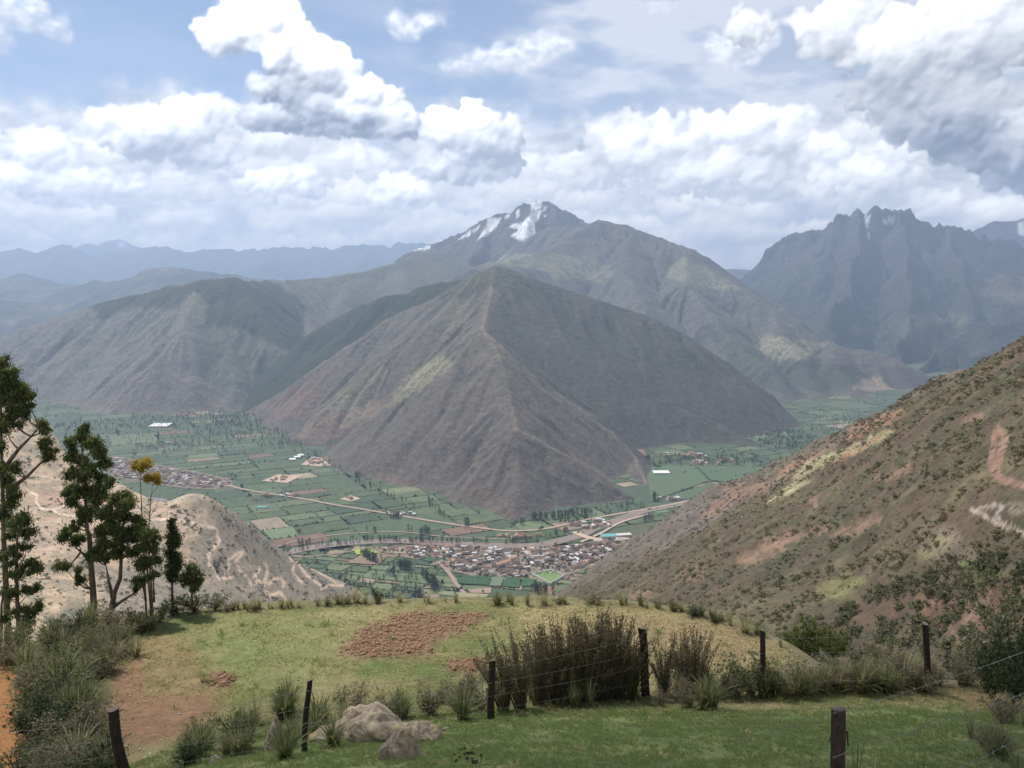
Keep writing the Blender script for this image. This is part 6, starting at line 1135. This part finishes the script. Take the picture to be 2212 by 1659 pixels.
# along the fence by the rocks
for i in range(52):
    t = rg.random(); u = 380 + t * 660; v = 1650 - t * 110 + rg.uniform(-42, 6)
    if 545 < u < 625 and v > 1560: v -= 60
    k = rg.choice(['green', 'tall', 'pale', 'green', 'bgreen', 'bgrey', 'green']); plant_px(k, u, v, rg.uniform(38, 80), 'along the fence ' + ('left of the slanting second post' if u < 640 else ('behind the large grey boulder' if u < 890 else 'between the boulders and the dark shrubs')), rg.uniform(.8, 1.2))
for (u, v, h, k, lab) in ((520, 1625, 75, 'bgreen', 'olive bush just left of the upright pointed rock'), (410, 1655, 70, 'bdark', 'dark weedy bush between the first two fence posts'), (615, 1640, 80, 'green', 'dark green grass clump left of the second post foot'), (722, 1610, 70, 'green', 'green clump in front of the large boulder'), (770, 1520, 55, 'bgrey', 'reddish grey bush behind the second post'), (930, 1545, 80, 'bgrey', 'greyish bush right behind the large boulder'), (1000, 1555, 80, 'green', 'upright green clump left of the third post'), (1040, 1535, 90, 'bgrey', 'dark twiggy bush left of the third post')): plant_px(k, u, v, h, '', 1.2, lab)
# dry dark shrubs at the fence
dl = ((1090, 1535, 165, 0), (1125, 1530, 175, 0), (1165, 1522, 165, 1), (1200, 1520, 190, 1), (1235, 1518, 185, 1), (1270, 1515, 195, 2), (1300, 1512, 190, 3), (1335, 1508, 175, 3), (1368, 1503, 160, 2), (1435, 1500, 130, 2), (1480, 1500, 150, 2), (1505, 1505, 145, 3), (1180, 1500, 150, 0), (1260, 1500, 180, 2), (1320, 1495, 170, 1))
for i, (u, v, h, k) in enumerate(dl):
    p = G(u, v); s = h / F * p[1] / 1.45; o = link('dry_shrub', DRY[k], loc=(p[0], p[1], p[2] - .03), rotz=rg.uniform(-.5, .5), scale=(s * .95, s * .95, s))
    tag(o, ('leaning dark dry shrub beside the third fence post', 'leaning dark dry shrub second from the third fence post', 'dark dry shrub at the left of the tall middle clump', 'tall dark dry shrub in the left of the middle clump', 'dark dry shrub in the heart of the middle clump', 'tallest dark dry shrub in the middle clump', 'tall dark dry shrub right of the tallest one', 'dark dry shrub left of the thick fourth post', 'dark dry shrub against the thick fourth post', 'thin stalky shrub right of the thick fourth post', 'dense dark shrub midway between fourth and fifth posts', 'rightmost dark dry shrub before the fifth post', 'dark shrub behind the leaning left shrubs', 'dark shrub behind the tallest one', 'dark shrub behind the right of the middle clump')[i], 'shrub', 'dark dry shrubs along the fence')
for i in range(34): plant_px(rg.choice(['green', 'tall', 'bgrey', 'tall']), rg.uniform(1080, 1560), rg.uniform(1492, 1532), rg.uniform(45, 95), 'among the dark dry shrubs along the fence', rg.uniform(.9, 1.3))
# right of the fifth post
for (u, v, h, w, k, lab) in ((1590, 1505, 95, 1.1, 'bgreen', 'leafy bush left of the fifth fence post'), (1625, 1503, 110, 1.0, 'bgreen', 'tall leafy bush touching the fifth fence post on its left'), (1665, 1500, 85, 1.0, 'bgreen', 'leafy bush right of the fifth fence post'), (1740, 1500, 70, 1.0, 'bgrey', 'twiggy bush between the fifth and sixth posts'), (1890, 1490, 70, 1.2, 'green', 'green clump left of the sixth post'), (1785, 1498, 75, .9, 'tall', 'tall straw coloured clump between the fifth and sixth posts')): plant_px(k, u, v, h, '', w, lab)
for i in range(64):
    u = rg.uniform(1560, 2230); v = 1503 - rg.uniform(-6, 22) - (10 if u > 1750 else 0); plant_px(rg.choice(['tall', 'tall', 'pale', 'pale', 'green', 'bgrey']), u, v, rg.uniform(40, 82), 'on the bank ' + ('just right of the fifth post' if u < 1770 else ('midway between fifth and sixth posts' if u < 1880 else ('just left of the sixth post' if u < 2000 else 'right of the sixth post'))), rg.uniform(.9, 1.3))
for i in range(16): plant_px(rg.choice(['tall', 'bgrey', 'green']), rg.uniform(2090, 2260), rg.uniform(1510, 1700), rg.uniform(45, 80), 'at the lower right corner beside the near fence', 1.2)
def far_bush(u, v, Y, hpx, w, k, label):
    x, _, z = P(u, v, Y); s = hpx / F * Y; me = BUSH[k][0 if k != 'bright' else rg.randrange(2)]; o = link('bush', me, loc=(x, Y, z), rotz=rg.uniform(0, 6), scale=(s * w, s * w, s * 1.05)); tag(o, label, 'bush')
for a in ((1745, 1422, 25, 95, .9, 'bright', 'bright green bush, tall left half of the pair in the gully'), (1800, 1420, 25.5, 70, 1.0, 'bright', 'bright green bush, lower right half of the pair in the gully'), (1715, 1425, 25, 70, .9, 'bright', 'small bright bush at the left of the gully pair'), (1910, 1455, 23, 70, 1.2, 'green', 'rounded olive bush left of the sixth post'), (1970, 1455, 23.5, 55, 1.3, 'green', 'low olive bush just left of the sixth post top'), (2090, 1450, 22, 75, .9, 'green', 'upright green bush right of the sixth post'), (2050, 1452, 22.5, 45, 1.2, 'dark', 'small dark bush right of the sixth post'),
          (2165, 1500, 18, 180, .75, 'dark', 'large dark bush at the right edge, left part'), (2215, 1500, 17.5, 200, .8, 'dark', 'large dark bush cut off by the right edge'), (2190, 1520, 16.8, 130, .9, 'dark', 'lower front part of dark bushes at the right edge'), (2140, 1510, 18.5, 120, .8, 'dark', 'dark bush leftmost of the large ones at the right edge')): far_bush(*a)
for lb, os in cnt.items():
    if len(os) > 1:
        for o in os: o['group'] = lb.replace(' tuft ', ' tufts ').replace(' bush ', ' bushes ')
# foreground blades in front of the near post
for i, (u, v, h) in enumerate(((1850, 1700, 150), (1890, 1710, 130), (1960, 1720, 130), (1990, 1700, 120))):
    p = P(u, v, 5.6); o = link('grass_tuft', blade_mesh('grass_tuft', 9, h / F * 5.6, .10, .2, .009, [B_GRN], 200 + i, base_r=.03), loc=p); tag(o, ('long green blades just right of the near post', 'long green blades second right of the near post', 'long green blades under the lower wire', 'long green blades rightmost in front of the near post')[i], 'grass tuft')

# ------------------------------------------------------------------ rocks, clods, stones, pellets
def rock_mat():
    m, t, b, o = new_mat("lichen_rock"); tc = t.new('ShaderNodeTexCoord'); co = tc.outputs['Object']; n = t.noise(co, 4, 7, .7); n2 = t.noise(co, 1.6, 4, .6, .5); n3 = t.noise(co, 26, 4, .7)
    c = t.mix(t.ramp(n, .3, .7), (.20, .165, .12), (.46, .375, .27)); c = t.mix(t.ramp(n2, .50, .64), c, (.45, .33, .18)); c = t.mix(t.ramp(n3, .58, .7, 0, .7), c, (.50, .47, .40)); c = t.mix(t.ramp(n, .36, .30), c, (.05, .045, .04))
    t.put(b.inputs['Base Color'], c); t.put(b.inputs['Normal'], t.bump(t.m('ADD', n, t.m('MULTIPLY', n3, .4)), 1.0, .06)); return m
MROCK = rock_mat()
def ico(sub):
    import bmesh
    bm = bmesh.new(); bmesh.ops.create_icosphere(bm, subdivisions=sub, radius=1); v = np.array([x.co[:] for x in bm.verts]); f = np.array([[q.index for q in p.verts] for p in bm.faces]); bm.free(); return v, f
IV, IF = ico(5); IVs, IFs = ico(1)
def rock(name, u, v, w, h, d, seed, label, cat='rock', peak=0.0, tilt=0.0, mat=None, group=None):
    p = G(u, v); k = p[1] / F; nr = np.random.default_rng(seed); V = IV.copy()
    for _ in range(16):                                            # cut flat facets
        n = nr.normal(size=3); n /= np.linalg.norm(n); q = nr.uniform(.55, .85); s = V @ n; V = V - np.maximum(s - q, 0)[:, None] * n * .85
    nz = fbm(V[:, 0] * 1.4 + V[:, 2] * .9 + seed, V[:, 1] * 1.4 - V[:, 2] * .7, 5, seed); V *= (1 + .38 * nz + .18 * ridged(V[:, 0] * 3 + V[:, 2] * 2, V[:, 1] * 3 + V[:, 2], 3, seed + 1))[:, None]
    if peak: V[:, :2] *= (1 - peak * np.clip(V[:, 2], 0, 1))[:, None]
    V[:, 0] += tilt * V[:, 2]; V *= np.array([w * k / 2, d * k / 2, h * k * .80]); V[:, 2] += h * k * .10
    o = link(name, mesh_np(name, V, IF, [mat or MROCK]), loc=p, rotz=nr.uniform(-.2, .2)); tag(o, label, cat, group); return o
def z6(x, y): return ((.3797 * x + 500) * .8848, (.3797 * y + 1400) * .8848)
rock('boulder', *z6(1120, 1050), 172, 68, 130, 5, 'largest grey boulder with a rounded top beside the fence', peak=.25); rock('boulder', *z6(860, 1060), 125, 48, 80, 6, 'low flat grey boulder half hidden by grass left of the largest one', tilt=.3)
rock('boulder', *z6(990, 1020), 130, 72, 90, 15, 'middle grey boulder joining the low one to the largest one', tilt=.3)
rock('rock', *z6(435, 1128), 56, 84, 44, 7, 'upright pointed rock with an orange top left of the second post', peak=.35, tilt=.25); rock('rock', *z6(1430, 1065), 84, 54, 60, 8, 'tan rock right of the largest boulder', peak=.3, tilt=-.2); rock('rock', *z6(1245, 1195), 100, 72, 66, 9, 'pointed tan rock in front of the boulders on the green grass', peak=.45, tilt=.15)
rock('rock', *z6(1550, 1012), 18, 8, 14, 10, 'small flat tan stone right of the tan rock'); rock('rock', *z6(760, 1125), 15, 15, 14, 11, 'small round orange stone in front of the second post'); rock('rock', *z6(110, 1140), 26, 15, 20, 12, 'reddish stone left of the upright pointed rock'); rock('rock', *z6(70, 1190), 22, 10, 20, 13, 'pale stone low among weeds left of the upright rock'); rock('rock', *z6(45, 1220), 18, 9, 16, 14, 'pale stone lowest among the weeds left of the upright rock')
def small_mesh(name, seed, mat, sq=.6):
    nr = np.random.default_rng(seed); V = IVs * (1 + .3 * nr.normal(size=(len(IVs), 1)).clip(-1, 1)); V[:, 2] *= sq; return mesh_np(name, V, IFs, [mat], smooth=False)
MST = flat_mat("pale_stone", (.46, .42, .35), (.30, .26, .21), .05); MCL = flat_mat("soil_clod", (.28, .165, .10), (.17, .10, .065), .06); MDU = flat_mat("dark_dung", (.020, .016, .012), None, .1)
STONES = [small_mesh('stone', 300 + k, MST) for k in range(4)]; CL_ = [small_mesh('clod', 310 + k, MCL, .8) for k in range(3)]; DU = small_mesh('dung_pellet', 320, MDU, .9)
for (u, v, s) in [(z6(x, y) + (q,)) for x, y, q in ((1605, 1175, 1), (1640, 1145, 1), (1655, 1138, .8), (1672, 1135, 1), (1727, 1138, 1), (1640, 1190, .8), (1675, 1172, 1), (1690, 1168, 1.1), (1702, 1166, 1), (1716, 1163, 1), (1728, 1164, .9), (1688, 1198, 1), (1718, 1202, .9), (1778, 1196, 1.1), (1616, 1212, .9), (1730, 1224, 1.2), (1744, 1224, 1.1), (1750, 1220, 1), (1775, 1178, .9))]:
    p = G(u, v); o = link('dung_pellet', DU, loc=(p[0], p[1], p[2] + .02), rotz=random.uniform(0, 6), scale=.034 * s); tag(o, 'small black dung pellet on the green grass below the tan rocks', 'dung pellet', 'black dung pellets on the green grass')
for i in range(150):
    zone = rg.choice((0, 0, 1, 2, 2, 3)); u, v = ((rg.uniform(230, 420), rg.uniform(1380, 1640)), (rg.uniform(420, 1300), rg.uniform(1310, 1480)), (rg.uniform(900, 2200), rg.uniform(1530, 1650)), (rg.uniform(250, 700), rg.uniform(1560, 1655)))[zone]; p = G(u, v)
    if not p: continue
    o = link('stone', rg.choice(STONES), loc=(p[0], p[1], p[2] + .005), rotz=rg.uniform(0, 6), scale=rg.uniform(.015, .04) * (1 if zone != 2 else .55)); w = ('on the bare left part of the field', 'on the short grass of the field', 'on the dark green near slope', 'in the lower left of the field by the fence')[zone]; tag(o, 'small pale stone ' + w, 'stone', 'small pale stones ' + w)
nr = np.random.default_rng(9)
def px_region(poly, n, seed):
    r = np.random.default_rng(seed); p = np.array(poly); out = []
    u = r.uniform(p[:, 0].min(), p[:, 0].max(), n * 4); v = r.uniform(p[:, 1].min(), p[:, 1].max(), n * 4)
    k = polysd(u + 22 * fbm(u / 22, v / 12, 3, 5), v + 10 * fbm(u / 22 + 4, v / 12, 3, 6), poly) < r.exponential(5, len(u)) - 5; u, v = u[k][:n], v[k][:n]
    b = (CY - v) / F; aa = (u - CX) / F; dy = CT + b * ST; dz = -ST + b * CT; Y = 20.0 * np.ones(len(u))
    for _ in range(14): z = z_f(aa / dy * Y, Y, False); Y = Y + (z / (dz / dy) - Y) * .7
    return np.stack([aa / dy * Y, Y, z_f(aa / dy * Y, Y)], 1)
cs = link('clod', CL_[0], loc=G(950, 1370), scale=.07); tag(cs, 'large reddish clod in the middle of the dug patch', 'clod')
for k, (pl, n) in enumerate(((PLOUGH[0], 5200), (PLOUGH[1], 800), (PLOUGH[2], 420))):
    q = px_region(pl, n, 40 + k); scatter('soil_clods', q, nr.gamma(1.3, .014, len(q)).clip(.006, .07), cs, label='reddish brown clods of the dug soil patch')
# short grass
SG = {'g': blade_mesh('short_grass', 16, .07, .07, .4, .010, [B_SHORT], 401, base_r=.07), 'd': blade_mesh('short_grass', 16, .07, .07, .4, .008, [B_DKG], 402, base_r=.07), 's': blade_mesh('straw', 12, .055, .11, .5, .010, [B_STRAW], 403, base_r=.06)}
sg = {k: link(n_, SG[k], loc=G(*px), scale=1.2) for k, n_, px in (('g', 'grass_tuft', (700, 1450)), ('d', 'grass_tuft', (1400, 1580)), ('s', 'straw_tuft', (1450, 1380)))}
tag(sg['g'], 'tiny tuft on the bright green middle of the field', 'grass tuft'); tag(sg['d'], 'tiny tuft on the dark green near slope', 'grass tuft'); tag(sg['s'], 'tiny straw tuft on the dry right part of the field', 'grass tuft')
def grass_pts(n, x0, x1, y0, y1, f, seed):
    r = np.random.default_rng(seed); x = r.uniform(x0, x1, n); y = r.uniform(y0, y1, n); z = z_f(x, y); u, v = pix(x, y, z); k = (u > -60) & (u < 2270) & (v < 1720) & (y < YE(x / y) + .3) & (r.random(n) < f(x, y, u, v)); return np.stack([x[k], y[k], z[k]], 1)
soilm = lambda u, v: np.maximum.reduce([pmask(u, v, p, 8, 10, 30) for p in PLOUGH] + [pmask(u, v, [(200, 1440), (320, 1430), (330, 1500), (460, 1500), (420, 1600), (230, 1640)], 20, 22, 35) * .75, pmask(u, v, [(-200, 1440), (20, 1430), (48, 1470), (58, 1560), (40, 1640), (-300, 1700)], 8, 8)])
strw = lambda u, v: pmask(u, v, [(1180, 1300), (1500, 1320), (1740, 1430), (1700, 1520), (1500, 1500), (1150, 1420)], 50, 40, 50)
pg = grass_pts(42000, -16, 14, 16.5, 29, lambda x, y, u, v: (1 - soilm(u, v)) * (1 - .8 * strw(u, v)) * sstep(fbm(x / 1.1, y / 1.1, 3, 131), -.5, .35), 51); scatter('field_grass', pg, nr.uniform(.3, .75, len(pg)), sg['g'], label='short grass of the lit field')
ps = grass_pts(26000, -4, 14, 16.5, 29, lambda x, y, u, v: (1 - soilm(u, v)) * (.08 + strw(u, v)), 52); scatter('field_straw', ps, nr.uniform(.5, 1.2, len(ps)), sg['s'], label='dry straw stubble on the right part of the field')
pw = grass_pts(2600, -16, 14, 16.5, 29, lambda x, y, u, v: sstep(fbm(x / 1.6, y / 1.6, 3, 137), .05, .35) * (1 - .6 * soilm(u, v)), 57); scatter('field_weeds', pw, nr.gamma(3., .5, len(pw)).clip(.6, 3.2), sg['d'], label='low green weeds dotted over the field')
pp = grass_pts(1500, -8, 12, 7, 17.5, lambda x, y, u, v: sstep(fbm(x / 1.4, y / 1.4, 3, 138), .0, .35), 58); scatter('slope_straw', pp, nr.gamma(3., .28, len(pp)).clip(.4, 1.6), sg['s'], label='pale dead stems scattered in the near slope grass')
pd = grass_pts(46000, -7.5, 12, 6, 17.2, lambda x, y, u, v: sstep(fbm(x / .9, y / .9, 3, 132), -.6, .2), 53); scatter('slope_grass', pd, nr.uniform(.4, .95, len(pd)), sg['d'], label='dense short dark green grass of the near slope')

# ------------------------------------------------------------------ fences
def post(top, bottom, w, parent, seed, matt=POSTD, label=None, Y=None, wob=1.0, end=POSTTOP):
    (u0, v0), (u1, v1) = top, bottom; p1 = G(u1, v1) if Y is None else P(u1, v1, Y); Yp = p1[1]; p0 = P(u0, v0, Yp); r = w / F * Yp / 2; nr_ = random.Random(seed); n = 12; m = 22; mb = MB(); a, b = Vector(p1), Vector(p0); a.z -= .35; d = b - a; vs = []
    for i in range(n + 1):
        t = i / n; c = a + d * t + Vector((math.sin(t * 5 + seed) * r * .35 * wob, math.cos(t * 4 + seed) * r * .3 * wob, 0))
        for k in range(m):
            an = 2 * math.pi * k / m; q = r * (1.06 - .12 * t) * (1 + .10 * mnoise.noise((math.cos(an) * 1.3, math.sin(an) * 1.3, t * 3 + seed)) + .05 * mnoise.noise((math.cos(an) * 5, math.sin(an) * 5, t * 5 + seed))); vs.append((c.x + math.cos(an) * q, c.y + math.sin(an) * q, c.z + (.02 * math.sin(an + seed) if i == n else 0)))
    vs = [tuple(Vector(v) - a) for v in vs]; fs = [(i * m + k, i * m + (k + 1) % m, (i + 1) * m + (k + 1) % m, (i + 1) * m + k) for i in range(n) for k in range(m)]; mb.add(vs, fs, 0); cc = tuple(b - a + Vector((0, 0, r * .12))); ring = [vs[n * m + k] for k in range(m)]; mb.add(ring + [cc], [(k, (k + 1) % m, m) for k in range(m)], 1)
    me = mb.mesh('post', [matt, end], False); o = link('post', me, parent, loc=a - parent.location)
    if label: o['label'] = label
    return a, b, o
MW = new_mat("galvanised_wire"); MW[2].inputs['Base Color'].default_value = (.33, .32, .30, 1); MW[2].inputs['Metallic'].default_value = .7; MW[2].inputs['Roughness'].default_value = .5; MWIRE = MW[0]
def wire(pts, parent, r, barb, sag=.03, step=.5, seed=1, bl=.022):
    rs = random.Random(seed); path = []
    for a, b in zip(pts[:-1], pts[1:]):
        a, b = Vector(a), Vector(b); L = (b - a).length; n = max(4, int(L / step))
        for i in range(n): t = i / n; p = a.lerp(b, t); p.z -= sag * 4 * t * (1 - t); path.append(p)
    path.append(Vector(pts[-1])); mb = MB(); org = parent.location; mb.tube([p - org for p in path], [r] * len(path), 4, cap=False); o = link('wire', mb.mesh('wire', [MWIRE]), parent)
    bb = MB(); acc = 0
    for a, b in zip(path[:-1], path[1:]):
        d = (b - a).length
        while acc < d:
            c = a.lerp(b, acc / d) - org; dr = (b - a).normalized(); s1, s2 = rot_to(dr)
            for _ in range(2):
                an = rs.uniform(0, 6.28); w = (s1 * math.cos(an) + s2 * math.sin(an) + dr * rs.uniform(-.5, .5)).normalized() * bl; bb.tube([c - w, c + w], [r * .8, r * .3], 3, cap=False)
            bb.tube([c - dr * bl * .4, c + dr * bl * .4], [r * 1.8, r * 1.8], 4)
            acc += barb
        acc -= d
    link('barb', bb.mesh('barb', [MWIRE]), o)['kind'] = 'stuff'; return o
b0 = G(1062, 1552); fence = link('barbed_wire_fence', None, loc=b0); tag(fence, 'barbed wire fence with six dark wooden posts between field and near slope', 'fence')
spec = [((246, 1532), (278, 1692), 24, 1, 'leftmost post, leaning left, cut by the bottom edge'), ((668, 1470), (654, 1624), 13, 2, 'thin crooked post beside the boulders'), ((1061, 1427), (1063, 1553), 16, 3, 'straight post at the left end of the dark shrubs'), ((1385, 1356), (1400, 1502), 19, 4, 'thickest post, inside the dark shrubs'), ((1647, 1360), (1646, 1503), 12, 5, 'slim post left of the gully'), ((2000, 1346), (2004, 1494), 14, 6, 'slightly bent post at the right')]
posts = [post(t, b, w, fence, s, POSTD, l) for t, b, w, s, l in spec]
ends = []
for fr in (.9, .66, .44, .2):
    l = [a.lerp(b, (fr * 0.78 + .2)) for a, b, _ in posts]; l.insert(0, l[0] + (l[0] - l[1]) * .5 + Vector((0, 0, .1))); l.append(l[-1] + Vector((3.2, -1.4, .25))); wire([p + Vector((0, -.06, 0)) for p in l], fence, .0028, .14, .04, .6, int(fr * 100), .014)
nb = P(1822, 1720, 6.4); nf = link('near_barbed_wire_fence', None, loc=nb); tag(nf, 'near barbed wire fence with one thick post, at the lower right', 'fence')
na_, nb_, npost = post((1809, 1532), (1820, 1770), 33, nf, 9, POSTW, 'thick near post with a pale weathered top', Y=6.4, wob=.5)
npost2 = post((2585, 1330), (2595, 1700), 45, nf, 10, POSTW, None, Y=4.6)[2]
mb = MB(); nail = P(1794, 1600, 6.33); mb.tube([Vector(P(1797, 1590, 6.3)) - Vector(nb), Vector(P(1789, 1604, 6.3)) - Vector(nb)], [.006, .003], 4); mb.tube([Vector(P(1830, 1580, 6.3)) - Vector(nb), Vector(P(1832, 1612, 6.3)) - Vector(nb)], [.009, .005], 4); link('splinter', mb.mesh('splinter', [POSTD]), nf)
for l, sd in (([(1380, 1668, 9.4), (1504, 1623, 8.6), (1798, 1541, 6.38), (1930, 1503, 5.9), (2150, 1431, 5.2), (2400, 1335, 4.7)], 1), ([(1600, 1705, 7.6), (1735, 1658, 6.9), (1806, 1634, 6.33), (1834, 1622, 6.33), (1933, 1591, 5.9), (2032, 1559, 5.5), (2212, 1498, 5.0), (2420, 1420, 4.7)], 2), ([(1990, 1700, 5.8), (2074, 1658, 5.5), (2212, 1591, 5.0), (2420, 1490, 4.6)], 3)):
    wire([P(*q) for q in l], nf, .0022, .125, .004, .25, sd, .017)
# ------------------------------------------------------------------ cloud added out of view, outlined to shade the near slope
M_CLOUD = new_mat("cloud"); M_CLOUD[2].inputs['Base Color'].default_value = (.85, .86, .88, 1); M_CLOUD[2].inputs['Roughness'].default_value = 1; MCLD = M_CLOUD[0]
def cloud_over(ground_poly, gz_, zc, res, seed, label, soft=40.0, warp=60.0, holes=0.0, hs=300.0):
    k = (zc - gz_) / SD.z; dx, dy = SD.x * k, SD.y * k; p = np.array(ground_poly, float) + np.array([dx, dy]); x0, y0 = p.min(0) - soft * 2; x1, y1 = p.max(0) + soft * 2
    xs = np.arange(x0, x1, res); ys = np.arange(y0, y1, res); X, Y = np.meshgrid(xs, ys, indexing='ij'); X = X.ravel(); Y = Y.ravel()
    Xw = X + warp * fbm(X / (warp * 4), Y / (warp * 4), 4, seed); Yw = Y + warp * fbm(X / (warp * 4) + 5, Y / (warp * 4), 4, seed + 1)
    m = -polysd(Xw, Yw, p)
    if holes: m = np.minimum(m, (fbm(X / hs, Y / hs, 4, seed + 2) + holes) * hs * .6)
    th = np.sqrt(np.clip(m, 0, None)) * math.sqrt(soft) * (1 + .35 * ridged(X / (soft * 3), Y / (soft * 3), 3, seed + 3)); n = len(X); top = np.stack([X, Y, zc + 12 + th], 1); bot = np.stack([X, Y, zc - th * .12], 1)
    Fq = grid_faces(len(xs), len(ys)); inside = (m > 0)[Fq].any(1); Fq = Fq[inside]; V = np.concatenate([top, bot]); Fa = np.concatenate([Fq, Fq[:, ::-1] + n]); used = np.zeros(2 * n, bool); used[Fa] = True; idx = np.cumsum(used) - 1
    tag(link('cloud', mesh_np('cloud', V[used], idx[Fa], [MCLD])), label, 'cloud')
cloud_over([(-260, -320), (-220, 4), (-20, 8), (4, 12), (16, 17), (30, 34), (62, 110), (110, 165), (230, 215), (480, 230), (450, -320)], -12, 2050, 9, 501, 'added cloud out of view shading the near slope', soft=14, warp=5)
